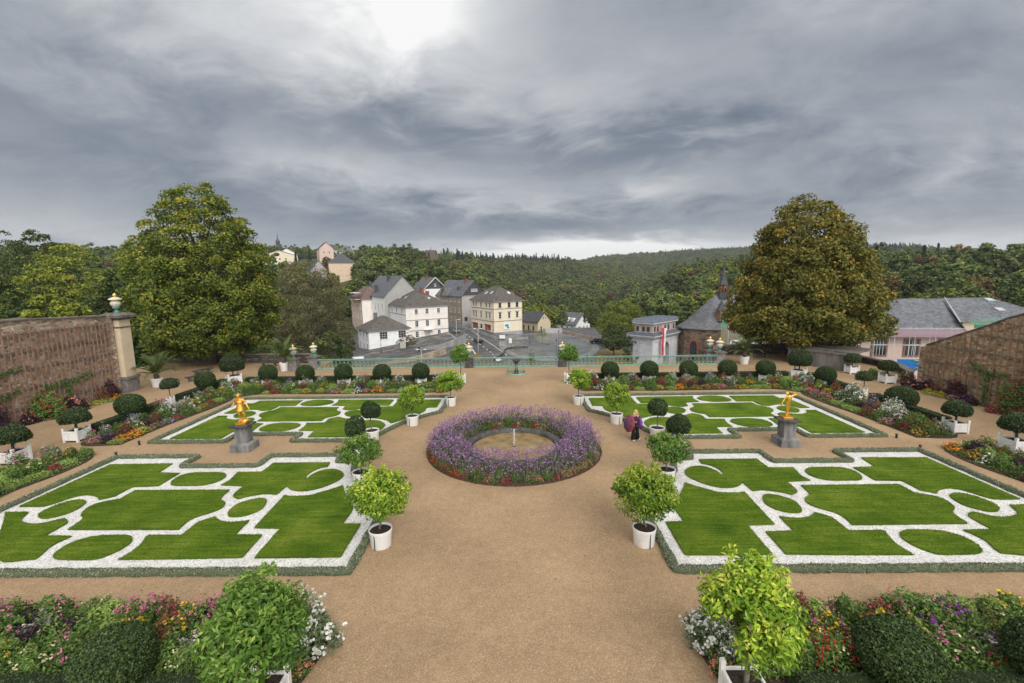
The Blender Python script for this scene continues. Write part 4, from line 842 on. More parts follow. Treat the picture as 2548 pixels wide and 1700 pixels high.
kind('sd', 'dahlia', 'dark dahlia bush with big salmon flowers', 2, (1.4, 1.0, 900, .14, F_DARK), dict(nf=18, fs=.09, flm=C_SALMON, top=.25))
kind('c2', 'dahlia', 'leafy dahlia with scattered cream flowers', 2, (.95, .6, 800, .10, F_GREEN), dict(nf=11, fs=.055, flm=C_CREAM, top=.3))
kind('p2', 'dahlia', 'leafy dahlia with scattered pink flowers', 2, (.95, .65, 800, .10, F_GREEN), dict(nf=10, fs=.05, flm=C_PINK, top=.3))
kind('y2', 'coneflower', 'leafy coneflower with scattered yellow flowers', 1, (.9, .6, 750, .10, F_GREEN), dict(nf=16, fs=.045, flm=C_YELLOW, top=.4))
kind('r2', 'salvia', 'leafy salvia with a few red spikes', 1, (.9, .5, 700, .10, F_GREEN), dict(nf=14, fs=.024, flm=C_RED, top=.4, spike=.22))
kind('w2', 'spider_flower', 'leafy plant with a few pale flowers', 1, (.9, .65, 700, .10, F_GREY), dict(nf=14, fs=.05, flm=C_BLUSH, top=.3))
kind('gl', 'perennial', 'light green leafy perennial', 1, (1.0, .55, 800, .10, F_LIME), {})
NPL = [0]
def plant(key, x, y, bed, sc=1.0, rng=None, z=.03):
    name, desc, ms = KIND[key]; NPL[0] += 1; r = rngs(NPL[0]*17)
    o = bpy.data.objects.new(name, ms[NPL[0] % len(ms)]); COL.objects.link(o)
    s = sc*r.uniform(.86, 1.16); o.location = (x, y, z); o.rotation_euler.z = r.uniform(0, 6.28); o.scale = (s, s, s*r.uniform(.9, 1.1))
    return tag(o, '%s in %s' % (desc, bed), 'flower', '%s in %s' % (desc, bed))
def soil_bed(poly):
    b = MB(); b.prism(smooth_poly(poly, 4, 70), 0, .03); tag(b.build('flower_bed_soil', M_SOIL), kind='structure')
GC = MB(); GR = rngs(500)
def cover(poly, dens, h=.22, L=.10):
    q = np.array(poly); lo, hi = q.min(0), q.max(0); n = int(np.prod(hi-lo)*dens)
    pt = GR.uniform(lo, hi, (n, 2)); pt = pt[inside(pt, q)]; n = len(pt)
    GC.leaves(np.c_[pt, GR.uniform(.05, h, n)], np.tile([0, 0, 1.], (n, 1)), GR, L, L*.45, 0, None, .1, .3, .7)
FRONT = ['lm', 'bz', 'cb', 'lm', 'gr', 'wb', 'lm', 'or', 'ru', 'sb', 'lm', 'pb', 'ls', 'yl', 'gf']
MIDD = ['c2', 'gr', 'ru', 'gf', 'ye', 'dk', 'gr', 'cd', 'y2', 'ru', 'r2', 'gr', 'dp', 'gl', 'w2', 'ru']
BACK = ['gr', 'w2', 'ru', 'gr', 'gf', 'bc', 'gr', 'lc', 'gr', 'ru', 'gf', 'gl', 'pc']
def fill(path, nrm, rows, bed, seed, step=.82):
    rng = rngs(seed); p = resample(path, step)
    for ri_, (off, pool) in enumerate(rows):
        k0 = rng.integers(0, len(pool))
        for i, q in enumerate(p):
            key = pool[(k0 + i*(1 if ri_ != 1 else 3)) % len(pool)] if rng.uniform() < .55 else pool[rng.integers(0, len(pool))]
            if i % 2 and ri_ == 2 and rng.uniform() < .3: continue
            x, y = q + np.array(nrm)*(off + rng.uniform(-.14, .14)) + np.array([nrm[1], -nrm[0]])*rng.uniform(-.25, .25)
            plant(key, x, y, bed, 1.0)
for s, sn in ((-1, 'left'), (1, 'right')):
    bed = 'the rear %s flower bed' % sn
    pl = mir([(5.3, 35.25), (9, 35.05), (16, 35.05), (20.3, 35.15), (22.4, 33.6), (24.9, 35.5), (24.9, 38.8), (6.0, 38.8), (5.2, 37.2)], s); soil_bed(pl); cover(pl, 130)
    fill(mir([(5.9, 35.0), (20.8, 35.0)], s), (0, 1), [(.45, FRONT), (1.25, MIDD), (2.1, BACK)], bed, 31+s)
    for x in (6.5, 9.9, 13.3, 16.6): plant(['bc', 'wc', 'wc', 'pc'][int(x) % 4], s*x, 37.9, bed, .95)
    for k_, (x_, y_) in zip(['gr', 'c2', 'ru', 'lm', 'gf', 'wc', 'or', 'gr', 'cb', 'y2', 'gl', 'ru', 'bc', 'gr'], ((21.4, 35.5), (22.2, 35.2), (22.9, 35.0), (21.9, 34.6), (22.6, 35.9), (23.6, 36.2), (22.5, 34.4), (24.2, 36.8), (23.3, 35.2), (21.6, 36.6), (22.6, 36.9), (23.5, 37.3), (22.2, 37.8), (24.2, 37.9))): plant(k_, s*x_, y_, bed)
    bed = 'the %s side flower bed' % sn
    pl = mir([(22.1, 24.2), (22.0, 28), (21.6, 31.5), (21.9, 34.2), (24.9, 35.6), (25.0, 25.8), (24.3, 24.2)], s); soil_bed(pl); cover(pl, 130)
    fill(mir([(22.0, 24.8), (22.0, 35.0)], s), (s, 0), [(.4, FRONT), (1.2, MIDD), (2.05, BACK)], bed, 41+s)
    bed = 'the near %s side flower bed' % sn
    pl = mir([(21.9, 14.5), (22.0, 18.5), (21.7, 20.5), (21.9, 22.3), (22.9, 23.0), (24.6, 22.0), (25.1, 20.8), (25.1, 14.5)], s); soil_bed(pl); cover(pl, 170)
    fill(mir([(22.0, 16.0), (22.0, 22.3)], s), (s, 0), [(.4, FRONT), (1.2, MIDD), (2.1, BACK)], bed, 51+s, .76)
    bed = 'the %s foreground flower bed' % sn
    pl = mir([(4.75, 9.0), (4.6, 10.2), (5.1, 11.1), (7, 11.25), (11, 11.3), (15.6, 11.3), (15.6, 9.0)], s); soil_bed(pl); cover(pl, 520, .38, .10)
    fill(mir([(5.6, 11.2), (15.2, 11.2)], s), (0, -1), [(.30, ['gr', 'gf', 'gl', 'gr', 'w2', 'dk', 'gr', 'y2', 'ru', 'gl', 'gr', 'c2', 'gf']), (.95, ['gr', 'c2', 'gl', 'gf', 'r2', 'gr', 'y2', 'gr', 'gr', 'ru', 'gf', 'w2', 'c2']), (1.6, ['gr', 'c2', 'gf', 'r2', 'gl', 'c2', 'gr', 'w2', 'gr'])], bed, 61+s, .62)
    plant('wc', s*4.95, 10.15, bed, 1.05); plant('wc', s*5.25, 9.9, bed, .8); plant('sb', s*4.9, 9.35, bed, .8)
    bed = 'the border below the %s wall' % sn
    pl = mir([(31.3, 15), (31.2, 24), (31.4, 30), (31.3, 34.8), (32.2, 34.8), (32.2, 15)], s); soil_bed(pl); cover(pl, 120)
for k_, x_, y_ in (('or', -10.3, 10.1), ('ye', -12.2, 9.6), ('ye', -9.6, 10.3), ('wb', -7.9, 10.0), ('wb', -7.5, 10.6), ('pb', -8.6, 10.9), ('c2', -7.6, 9.4), ('c2', -11.2, 9.3), ('ye', 7.3, 10.0), ('c2', 7.8, 9.7), ('or', 9.6, 10.3), ('c2', 10.6, 9.6), ('r2', 11.0, 9.3), ('y2', 9.9, 10.0), ('lm', 9.0, 10.9)): plant(k_, x_, y_, 'the %s foreground flower bed' % ('left' if x_ < 0 else 'right'))
for x in (-7.4, -8.0, -9.4, -10.0): plant('pc', x, 10.7, 'the left foreground flower bed', .85)
for x, y in ((-11.4, 10.4), (-11.9, 10.0), (-12.6, 10.6)): plant('dk', x, y, 'the left foreground flower bed', 1.1)
plant('sv', 10.6, 10.7, 'the right foreground flower bed', 1.1); plant('pv', 10.9, 10.3, 'the right foreground flower bed', 1.1)
plant('pb', 8.2, 10.6, 'the right foreground flower bed', 1.2); plant('lm', 11.2, 9.7, 'the right foreground flower bed', .9)
plant('rs', 6.9, 9.5, 'the right foreground flower bed', 1.1); plant('rs', 7.4, 9.4, 'the right foreground flower bed', 1.1)
plant('wc', -23.4, 29.6, 'the left side flower bed', 1.15); plant('wc', -22.9, 30.3, 'the left side flower bed', .95); plant('or', -22.5, 24.9, 'the left side flower bed', 1.1); plant('or', -22.4, 25.5, 'the left side flower bed', 1.1); plant('pb', -24.0, 24.6, 'the left side flower bed', 1.1)
plant('wc', 23.4, 31.0, 'the right side flower bed', 1.15); plant('wc', 24.0, 31.5, 'the right side flower bed', 1.1); plant('wc', 23.4, 27.6, 'the right side flower bed', 1.15); plant('wc', 24.0, 28.1, 'the right side flower bed', 1.1); plant('wc', 22.9, 27.0, 'the right side flower bed', .9)
plant('fx', 23.3, 25.3, 'the right side flower bed', 1.0); plant('dk', 23.0, 29.4, 'the right side flower bed', 1.0); plant('dk', 23.3, 33.5, 'the right side flower bed', 1.0); plant('dk', 23.0, 21.8, 'the near right side flower bed', 1.1)
bedL, bedR = 'the border below the left wall', 'the border below the right wall'
for k, x, y, sc in (('rg', -31.7, 29.4, 1.15), ('rd', -31.8, 26.6, 1.0), ('sd', -31.3, 31.0, 1.0), ('sd', -31.5, 28.2, .8), ('rd', -31.6, 34.4, .9), ('ru', -31.5, 33.6, 1.1), ('or', -31.0, 34.2, 1.0), ('yl', -31.2, 32.6, 1), ('lm', -31.1, 33.4, 1), ('yl', -31.0, 29.9, .8), ('dk', -31.4, 30.3, 1)): plant(k, x, y, bedL, sc)
for k, x, y, sc in (('sd', 30.9, 35.0, 1.15), ('sd', 31.4, 34.3, 1), ('ru', 31.4, 33.4, 1.1), ('rd', 31.8, 32.4, .95), ('yl', 30.7, 33.2, 1.1), ('yl', 30.8, 32.4, 1), ('pb', 30.9, 31.6, 1), ('dp', 31.2, 30.8, 1), ('dk', 31.0, 30.2, .9), ('rg', 31.7, 28.2, 1.15), ('rd', 31.7, 26.6, 1.1), ('cb', 30.8, 28.6, 1.3), ('cb', 30.9, 27.6, 1.2), ('pb', 30.7, 26.8, .9), ('gr', 31.9, 36.6, 1.4), ('wc', 31.2, 37.8, .9), ('gr', 30.6, 38.4, 1.1), ('gr', 31.4, 39.2, 1.0)): plant(k, x, y, bedR, sc)
# purple verbena ring round the fountain: one mass nobody could count, with clumps along its foot
rv = rngs(71); vb = MB(); n = 21000
a = rv.uniform(0, 2*PI, n); r = np.sqrt(rv.uniform(2.75**2, 4.5**2, n)); hgt = .40 + .55*np.sin(np.clip((r-2.7)/1.85, 0, 1)*PI)**.6*(.75+.25*np.sin(a*7)*np.sin(a*3+1)); hgt *= np.where((np.sin(a) < -.2) & (r > 3.9), .82, 1)
P = np.c_[r*np.cos(a), r*np.sin(a), rv.uniform(.02, .80, n)*hgt]
vb.leaves(P, unit(rv.normal(size=(n, 3)) + (0, 0, .7)), rv, .11, .022, 0, None, -.35, .5, .6)
n = 2500; a = rv.uniform(0, 2*PI, n); r = np.sqrt(rv.uniform(2.72**2, 4.56**2, n)); hh = (.58 + .60*np.sin(np.clip((r-2.6)/2.05, 0, 1)*PI)**.6)*rv.uniform(.6, 1.1, n)
S = np.c_[r*np.cos(a), r*np.sin(a), hh]; lean = rv.normal(size=(n, 2))*.10; S[:, :2] += lean
w = np.c_[rv.normal(size=(n, 2))*.005, np.zeros(n)]; B0 = S.copy(); B0[:, :2] -= lean*2.2; B0[:, 2] *= .2
vb.add(np.stack([B0-w, B0+w, S+w*.6, S-w*.6], 1).reshape(-1, 3), np.arange(4*n).reshape(n, 4), 0, np.full(4*n, .45))
m = 6; Q = np.repeat(S, m, 0) + rv.normal(size=(n*m, 3))*.05; vb.discs(Q, np.tile([0, 0, 1.], (n*m, 1)) + rv.normal(size=(n*m, 3))*.5, .026, rv, 1, 5)
vb.build('purple_verbena', [F_GREY, C_VERB], None, (0.02, CY, 0)); tag(bpy.data.objects['purple_verbena'], kind='stuff')
bed = 'the flower ring round the fountain'
for i in range(62):
    q = i*2*PI/62 + rv.uniform(-.03, .03); an = math.degrees(q) % 360
    key = 'rb' if 195 < an < 236 else ('sb' if (300 < an < 345 or 60 < an < 110) and i % 3 else ['gr', 'cb', 'gr', 'gf', 'sb'][i % 5])
    rr_ = 4.32 if key != 'gr' else 4.2
    plant(key, rr_*math.cos(q), CY + rr_*math.sin(q), bed, .85 if key in ('rb',) else .68, z=.05)
for i in range(9):
    q = R(58 + i*8); plant(['sb', 'rb', 'gr'][i % 3], 3.0*math.cos(q), CY+3.0*math.sin(q), bed, .95, z=.1)
tag(GC.build('ground_cover', F_GREEN), kind='stuff')
# ---------------------------------------------------------------- figures: one continuous skinned body each
def figure(name, J, mats, parent, k=1.0, gender=0, fat=1.0):
    """J: joints (x right, y away, z up). The body grows from the pelvis as one skin."""
    V, E, Rr = [], [], []
    def v(p, r, link=None):
        V.append(Vector(p)*k); Rr.append((r[0]*k, r[1]*k) if isinstance(r, tuple) else (r*k, r*k))
        if link is not None: E.append((link, len(V)-1))
        return len(V)-1
    P = lambda n: Vector(J[n])
    pel = v(P('pelvis'), (.135*fat, .11*fat)); wa = v(P('waist'), (.115*fat, .095*fat), pel); ch = v(P('chest'), (.145*fat, .11*fat), wa)
    nk = v(P('neck'), .055, ch); hd = v(P('head')*.55 + P('neck')*.45, .062, nk); h1 = v(P('head'), (.082, .095), hd); v(P('top'), (.062, .07), h1)
    f_ = Vector(J.get('face', (0, -1, 0))).normalized()
    v(P('head') + f_*.095 - Vector((0, 0, .02)), .018, h1)                    # nose
    v(P('head')*.7 + P('neck')*.3 + f_*.07, .03, h1)                          # chin
    for s in 'LR':
        sh = v(P('sh'+s), .062*fat, ch); el = v(P('el'+s), .043*fat, sh); m = P('el'+s)*.6 + P('wr'+s)*.4; fm_ = v(m, .041*fat, el); wr = v(P('wr'+s), .027, fm_)
        d = (P('wr'+s) - P('el'+s)).normalized(); side = d.cross(Vector(J.get('palm'+s, (0, -1, 0)))).normalized(); pal = Vector(J.get('palm'+s, (0, -1, 0))).normalized()
        pm = v(P('wr'+s) + d*.06, (.036, .022), wr)
        for i, (o, L) in enumerate(((-.028, .062), (-.010, .072), (.010, .068), (.027, .052))):
            a = v(P('wr'+s) + d*.10 + side*o, .010, pm); b_ = v(P('wr'+s) + d*(.10+L*.5) + side*o*1.15 + pal*.012, .009, a); v(P('wr'+s) + d*(.10+L) + side*o*1.2 + pal*(.03+.004*i), .007, b_)
        a = v(P('wr'+s) + d*.045 - side*.048, .012, pm); v(P('wr'+s) + d*.085 - side*.065 + pal*.02, .009, a)
        hp = v(P('hip'+s), .088*fat, pel); kn = v(P('kn'+s), .058*fat, hp); ca = v(P('kn'+s)*.68 + P('an'+s)*.32 + Vector((0, .012, 0)), .056*fat, kn); an = v(P('an'+s), .036, ca)
        t = Vector(J.get('toe'+s, (0, -1, 0))).normalized(); he = v(P('an'+s) + Vector((0, 0, -.055)), .034, an); bl_ = v(P('an'+s) + t*.11 + Vector((0, 0, -.062)), (.042, .026), he); v(P('an'+s) + t*.18 + Vector((0, 0, -.068)), (.036, .018), bl_)
    me = bpy.data.meshes.new(name); me.from_pydata([tuple(x) for x in V], E, [])
    for m_ in mats: me.materials.append(m_)
    o = bpy.data.objects.new(name, me); COL.objects.link(o); o.parent = parent
    mo = o.modifiers.new('Skin', 'SKIN'); mo.branch_smoothing = .4; mo.use_smooth_shade = True
    for d, r in zip(me.skin_vertices[0].data, Rr): d.radius = r; d.use_root = False
    me.skin_vertices[0].data[pel].use_root = True
    s2 = o.modifiers.new('Subdivision', 'SUBSURF'); s2.levels = s2.render_levels = 2
    return o
M_GOLD, gt, gb = newmat('gold_leaf'); gb.inputs['Metallic'].default_value = .82
gn = nd(gt, 'ShaderNodeTexNoise', {'Scale': 5.0, 'Detail': 4}); gt.links.new(ramp(gt, gn.outputs[0], [(.3, (.72, .37, .045)), (.7, (.90, .55, .12))]), gb.inputs['Base Color']); gb.inputs['Roughness'].default_value = .33
gt.links.new(nd(gt, 'ShaderNodeBump', {'Height': gn.outputs[0], 'Strength': .15}).outputs[0], gb.inputs['Normal'])
# left statue: clothed figure, arms held away from the body
t = empty('golden_statue', (-14.55, CY+.05, 1.452), 'golden statue of a standing figure with outstretched arms on the left plinth', 'statue', None, .12)
b = MB(); b.box((0, 0, .055), (.52, .50, .11)); b.ell((.16, .05, .15), (.19, .17, .12), 12, 8, 0, .12, rngs(5)); b.ell((-.1, .08, .13), (.15, .14, .07), 10, 6, 0, .1, rngs(6)); b.tube([(.10, .12, .1), (.09, .13, .35), (.07, .10, .62)], [.10, .075, .06], 8)
b.build('base', M_GOLD, t)
J1 = dict(pelvis=(0, 0, .92), waist=(-.01, 0, 1.04), chest=(-.03, 0, 1.24), neck=(-.05, -.01, 1.40), head=(-.055, -.04, 1.52), top=(-.055, -.03, 1.61), face=(-.3, -1, -.35),
          shL=(-.20, 0, 1.33), elL=(-.33, .04, 1.13), wrL=(-.37, -.12, 1.02), shR=(.14, 0, 1.34), elR=(.27, -.01, 1.12), wrR=(.40, -.10, .93),
          hipL=(-.09, 0, .86), knL=(-.08, -.06, .52), anL=(-.05, 0, .20), hipR=(.09, 0, .86), knR=(.13, -.09, .55), anR=(.15, .02, .20), toeL=(-.4, -1, 0), toeR=(.3, -1, 0), palmL=(0, 0, 1), palmR=(0, -1, .3))
figure('body', J1, [M_GOLD], t)
b = MB(); b.lathe([(.16, 1.30), (.185, 1.2), (.165, 1.06), (.18, 1.0), (.235, .74), (.245, .70), (.21, .72)], 20, (-.02, 0, 0)); b.lathe([(.172, 1.03), (.186, 1.05), (.172, 1.08)], 20, (-.02, 0, 0)); b.ell((-.03, 0, 1.34), (.19, .12, .06), 14, 8); b.build('tunic', M_GOLD, t)
b = MB(); b.ell((-.055, -.02, 1.57), (.115, .125, .085), 14, 10, 0, .1, rngs(8)); b.ell((-.10, .03, 1.49), (.07, .09, .10), 10, 8, 0, .1, rngs(9)); b.build('hair', M_GOLD, t)
# right statue: nude dancer, one arm over the head, bowl in the lowered hand
t = empty('golden_statue', (14.45, CY+.05, 1.452), 'golden nude statue with one arm raised over the head on the right plinth', 'statue', None, -.1)
b = MB(); b.box((0, 0, .05), (.50, .50, .10)); b.box((0, 0, .115), (.42, .42, .03)); b.tube([(.08, .10, .1), (.07, .09, .34), (.05, .06, .55)], [.085, .06, .05], 8); b.build('base', M_GOLD, t)
k = .90
J2 = dict(pelvis=(.02, 0, .90), waist=(.05, 0, 1.03), chest=(.09, 0, 1.24), neck=(.03, -.02, 1.40), head=(-.07, -.05, 1.48), top=(-.12, -.05, 1.565), face=(-.7, -1, -.5),
          shL=(-.07, 0, 1.32), elL=(-.22, -.02, 1.13), wrL=(-.34, -.08, .93), shR=(.24, 0, 1.37), elR=(.48, -.02, 1.45), wrR=(.24, -.05, 1.56),
          hipL=(-.07, 0, .84), knL=(-.02, -.05, .50), anL=(-.03, 0, .205), hipR=(.10, 0, .84), knR=(.05, -.02, .52), anR=(.06, .05, .205), toeL=(-.3, -1, 0), toeR=(.3, -1, 0), palmL=(0, -1, .2), palmR=(0, 0, -1))
figure('body', J2, [M_GOLD], t, k)
b = MB(); b.ell((-.09*k, -.03*k, 1.53*k), (.10, .105, .085), 12, 10, 0, .15, rngs(12)); b.build('hair', M_GOLD, t)
b = MB(); b.lathe([(.02, 0), (.05, .01), (.085, .05), (.09, .055), (.05, .03)], 16, (-.42*k, -.12*k, .84*k)); b.build('bowl', M_GOLD, t)
# ---------------------------------------------------------------- people
M_SKIN = mat('skin', (.52, .30, .22), (.60, .37, .27), 8, .5)
M_BLACK = mat('black_cloth', (.008, .008, .009), (.018, .018, .02), 8, .9)
M_JACK = mat('plum_jacket', (.045, .015, .05), (.09, .02, .075), 9, .85)
M_SCARF = mat('violet_scarf', (.10, .05, .28), (.30, .08, .30), 7, .8)
M_BLOND = mat('blond_hair', (.45, .27, .10), (.68, .48, .24), 14, .6)
M_NAVY = mat('navy_jacket', (.012, .016, .03), (.03, .035, .055), 8, .8)
M_JEANS = mat('blue_jeans', (.03, .07, .14), (.06, .12, .21), 8, .85)
M_DHAIR = mat('dark_hair', (.012, .008, .006), (.035, .02, .014), 12, .6)
M_SHOE = mat('white_shoe', (.62, .60, .58), (.72, .70, .68), 9, .6)
STAND = dict(pelvis=(0, 0, .95), waist=(0, .0, 1.06), chest=(0, .01, 1.27), neck=(0, 0, 1.44), head=(.01, -.02, 1.56), top=(.01, 0, 1.66), face=(0, -1, -.1),
             shL=(-.18, 0, 1.37), elL=(-.26, -.06, 1.12), wrL=(-.20, -.26, 1.05), shR=(.18, 0, 1.37), elR=(.25, -.02, 1.1), wrR=(.22, -.18, .92),
             hipL=(-.09, 0, .89), knL=(-.10, -.02, .50), anL=(-.10, .02, .09), hipR=(.09, 0, .89), knR=(.11, -.02, .5), anR=(.13, .02, .09), palmL=(1, 0, 0), palmR=(-1, 0, 0))
def trousers(J, m_, parent, flare=.11, name='trousers'):
    b = MB()
    for s in 'LR':
        h, kq, a = [np.array(J[n+s]) for n in ('hip', 'kn', 'an')]
        b.tube([h + (0, 0, .06), h*.5+kq*.5, kq, kq*.4+a*.6, a + (0, 0, -.02)], [.115, .105, .09, flare*.95, flare], 14)
    b.lathe([(.15, .80), (.175, .9), (.165, 1.0), (.13, 1.06)], 16, (J['pelvis'][0], J['pelvis'][1], J['pelvis'][2]-.95)); return b.build(name, m_, parent)
def shoes(J, m_, parent):
    for s in 'LR':
        a = np.array(J['an'+s]); d = np.array(J.get('toe'+s, (0, -1, 0)), float); d /= np.linalg.norm(d); b = MB()
        b.ell(a + d*.07 + (0, 0, -.055), (.05 + .07*abs(d[0]), .05 + .08*abs(d[1]), .04), 12, 8, zmin=-.8); b.build('shoe', m_, parent)
def jacket(J, m_, parent, hem=.85, name='jacket'):
    c = np.array(J['chest']); p_ = np.array(J['pelvis']); b = MB()
    ax = [p_*(1-u) + c*u for u in (-.45, -.1, .3, .8, 1.05, 1.45)]
    v = []; n = 18; a = np.arange(n)*2*PI/n
    for q, (rx, ry) in zip(ax, ((.215, .18), (.20, .165), (.175, .145), (.205, .15), (.20, .14), (.08, .075))):
        v.append(q + np.stack([rx*np.cos(a), ry*np.sin(a), 0*a], 1))
    i = np.arange(n); j = (i+1) % n
    b.add(np.concatenate(v), [np.stack([r*n+i, r*n+j, r*n+n+j, r*n+n+i], 1) for r in range(5)], 0, None, True)
    for s in 'LR': b.tube([J['sh'+s], (np.array(J['sh'+s])+J['el'+s])/2, J['el'+s], np.array(J['el'+s])*.1+np.array(J['wr'+s])*.9], [.082, .07, .062, .048], 10)
    return b.build(name, m_, parent)
w = empty('person', (6.72, 24.3, 0), 'blond woman in a plum jacket and wide black trousers holding a ringed umbrella low', 'person', None, .1)
JW = dict(STAND); JW.update(face=(.55, .8, -.2), head=(.03, .02, 1.55), top=(.03, .02, 1.645), wrL=(-.17, -.22, 1.12), wrR=(.24, .02, .86), elR=(.27, .05, 1.12), anL=(-.13, -.08, .09), knL=(-.12, -.06, .5), anR=(.15, .06, .09), toeL=(-.15, -1, 0), toeR=(.9, -.4, 0))
figure('body', JW, [M_SKIN], w); trousers(JW, M_BLACK, w, .13); shoes(JW, M_SHOE, w); jacket(JW, M_JACK, w)
b = MB(); r_ = rngs(9); b.ell((.02, .03, 1.57), (.13, .125, .14), 14, 10, 0, .1, r_); b.ell((-.04, .0, 1.47), (.10, .09, .12), 12, 8, 0, .15, r_); b.ell((.10, .03, 1.47), (.07, .09, .10), 12, 8, 0, .15, r_); b.build('hair', M_BLOND, w)
b = MB(); b.ell((.27, -.04, .98), (.11, .12, .18), 12, 10, 0, .15, rngs(4)); b.tube([(.20, -.05, 1.3), (.27, -.08, 1.1), (.30, -.04, .9), (.31, -.03, .62)], [.05, .08, .10, .05], 10); b.build('scarf', M_SCARF, w)
def umbrella():
    u = empty('umbrella', (6.28, 23.95, 1.06), 'open umbrella with teal blue violet and red rings held low beside the woman', 'umbrella')
    cols = [(.01, .10, .16), (.008, .035, .13), (.03, .015, .12), (.08, .01, .08), (.16, .01, .035), (.05, .008, .07), (.20, .015, .03)]
    ms = [mat('umbrella_ring', c, tuple(min(1, q*1.25) for q in c), 9, .6) for c in cols] + [mat('umbrella_stripe', (.30, .10, .10), (.36, .14, .13), 9, .6)]
    b = MB(); n = 8; rr_ = np.linspace(0, .50, 29); a = np.arange(n)*2*PI/n
    z = lambda r: .20*math.cos(r/.50*PI/2)**.9
    for i in range(28):
        r0, r1 = rr_[i], rr_[i+1]; mi = 7 if i % 4 == 3 and i > 6 else min(i//4, 6)
        for s in range(n):
            a0, a1 = a[s], a[(s+1) % n]; P = lambda r, q: (r*math.cos(q), r*math.sin(q), z(r))
            b.add([P(r0, a0), P(r1, a0), P(r1, a1), P(r0, a1)], [np.array([0, 1, 2, 3])] if i else [np.array([0, 1, 2])], mi)
    c = b.build('canopy', ms, u)
    b = MB(); b.tube([(0, 0, .24), (0, 0, .1), (0, 0, -.55)], .008, 6); b.tube([(0, 0, -.55), (.03, 0, -.6), (.06, 0, -.56)], .011, 6); b.build('shaft', M_BLACK, u)
    for k in range(8): q = MB(); q.tube([(0, 0, .185), (.25*math.cos(a[k]), .25*math.sin(a[k]), z(.25)-.012), (.5*math.cos(a[k]), .5*math.sin(a[k]), z(.5)-.01)], .004, 4); q.build('rib', M_DSTRAP, u)
    d = Vector((-.90, -.34, .22)); u.rotation_euler = d.to_track_quat('Z', 'Y').to_euler()
umbrella()
q = empty('person', (8.75, 23.75, 0), 'dark haired person in navy jacket and jeans bending down behind the bay trees', 'person', None, -.6)
JB = dict(STAND); JB.update(pelvis=(0, .05, .92), waist=(0, -.02, 1.02), chest=(0, -.26, 1.12), neck=(0, -.42, 1.10), head=(0, -.52, 1.04), top=(0, -.60, .98), face=(0, -.5, -1), shL=(-.17, -.32, 1.12), shR=(.17, -.32, 1.12), elL=(-.2, -.42, .84), elR=(.2, -.42, .84), wrL=(-.13, -.55, .66), wrR=(.13, -.55, .66), hipL=(-.09, .05, .86), hipR=(.09, .05, .86))
figure('body', JB, [M_SKIN], q); shoes(JB, M_SHOE, q); trousers(JB, M_JEANS, q, .08)
b = MB(); b.tube([(0, .10, .90), (0, .02, 1.02), (0, -.15, 1.1), (0, -.34, 1.12), (0, -.42, 1.1)], [.17, .17, .185, .17, .08], 16)
for s in 'LR': b.tube([JB['sh'+s], JB['el'+s], np.array(JB['el'+s])*.1+np.array(JB['wr'+s])*.9], [.08, .06, .048], 10)
b.build('jacket', M_NAVY, q)
b = MB(); b.ell((0, -.55, 1.05), (.115, .13, .11), 14, 10, 0, .1, rngs(3)); b.build('hair', M_DHAIR, q)
# ---------------------------------------------------------------- espaliers on the walls, fallen leaves, small garden lights
def espalier(sx_, arms, label, seed):
    rng = rngs(seed); o = empty('espalier', (sx_*32.08, arms[0][0][0], 0), label, 'climbing plant', 'espaliers on the garden walls'); st, lf = MB(), MB(); y0 = arms[0][0][0]
    for pts in arms:
        p = np.array([(0, y-y0, z) for y, z in pts]); st.tube(p, np.linspace(.03, .012, len(p)), 5); q = resample(p, .05); n = len(q)*5; k = rng.integers(0, len(q), n)
        P = q[k] + rng.normal(size=(n, 3))*(.05, .13, .14); lf.leaves(P, np.tile([-sx_*1., 0, .3], (n, 1)), rng, .13, .08, 0, None, .3, .3, .5)
    st.build('stem', M_BARK, o); lf.build('leaves', F_GREEN, o)
espalier(-1, [[(26.6, .1), (26.5, 2.0), (26.7, 3.6)], [(26.5, 1.6), (27.6, 1.9), (28.4, 2.2)], [(26.6, 3.0), (27.5, 3.3), (28.6, 3.6)], [(26.7, 3.6), (27.2, 4.3)]], 'leafy espalier climbing at the left edge of the left wall', 601)
espalier(-1, [[(31.6, .1), (31.6, 2.0)], [(31.6, 1.9), (30.6, 1.95), (30.0, 1.9)], [(31.6, 1.9), (32.6, 2.1), (33.4, 2.3)]], 'thin espalier with one level branch on the left wall', 602)
espalier(1, [[(30.6, .1), (30.6, 2.2)], [(30.6, 2.0), (31.4, 2.4), (31.9, 2.6)], [(30.6, 2.1), (29.9, 2.15), (29.4, 2.2)]], 'thin espalier with two branches on the right wall', 603)
espalier(1, [[(27.4, .1), (27.3, 3.0)], [(27.3, 2.6), (26.4, 2.9), (25.6, 3.0)]], 'espalier at the right edge of the right wall', 604)
rl = rngs(610); fb = MB(); n = 420; P = np.c_[rl.uniform(-24, 24, n), rl.uniform(9.2, 44, n), np.full(n, .012)]
fb.leaves(P, np.tile([0, 0, 1.], (n, 1)), rl, .085, .05, 0, None, 0, .1, .25)
tag(fb.build('fallen_leaves', leafmat('fallen_leaf', [(0, (.12, .06, .02)), (.5, (.32, .20, .05)), (1, (.50, .40, .14))], .7, .1, .02)), kind='stuff')
for x, y in ((-20.85, 22.55), (20.85, 22.55), (-21.0, 24.2), (21.0, 24.2)):
    b = MB(); b.lathe([(.05, 0), (.05, .16), (.065, .17), (.065, .24), (.02, .25)], 10); o = b.build('garden_spotlight', M_DSTRAP, None, (x, y, 0)); tag(o, 'small dark spotlight at the outer corner of the %s %s parterre' % ('near' if y < 23 else 'far', 'left' if x < 0 else 'right'), 'garden light', 'small garden spotlights')
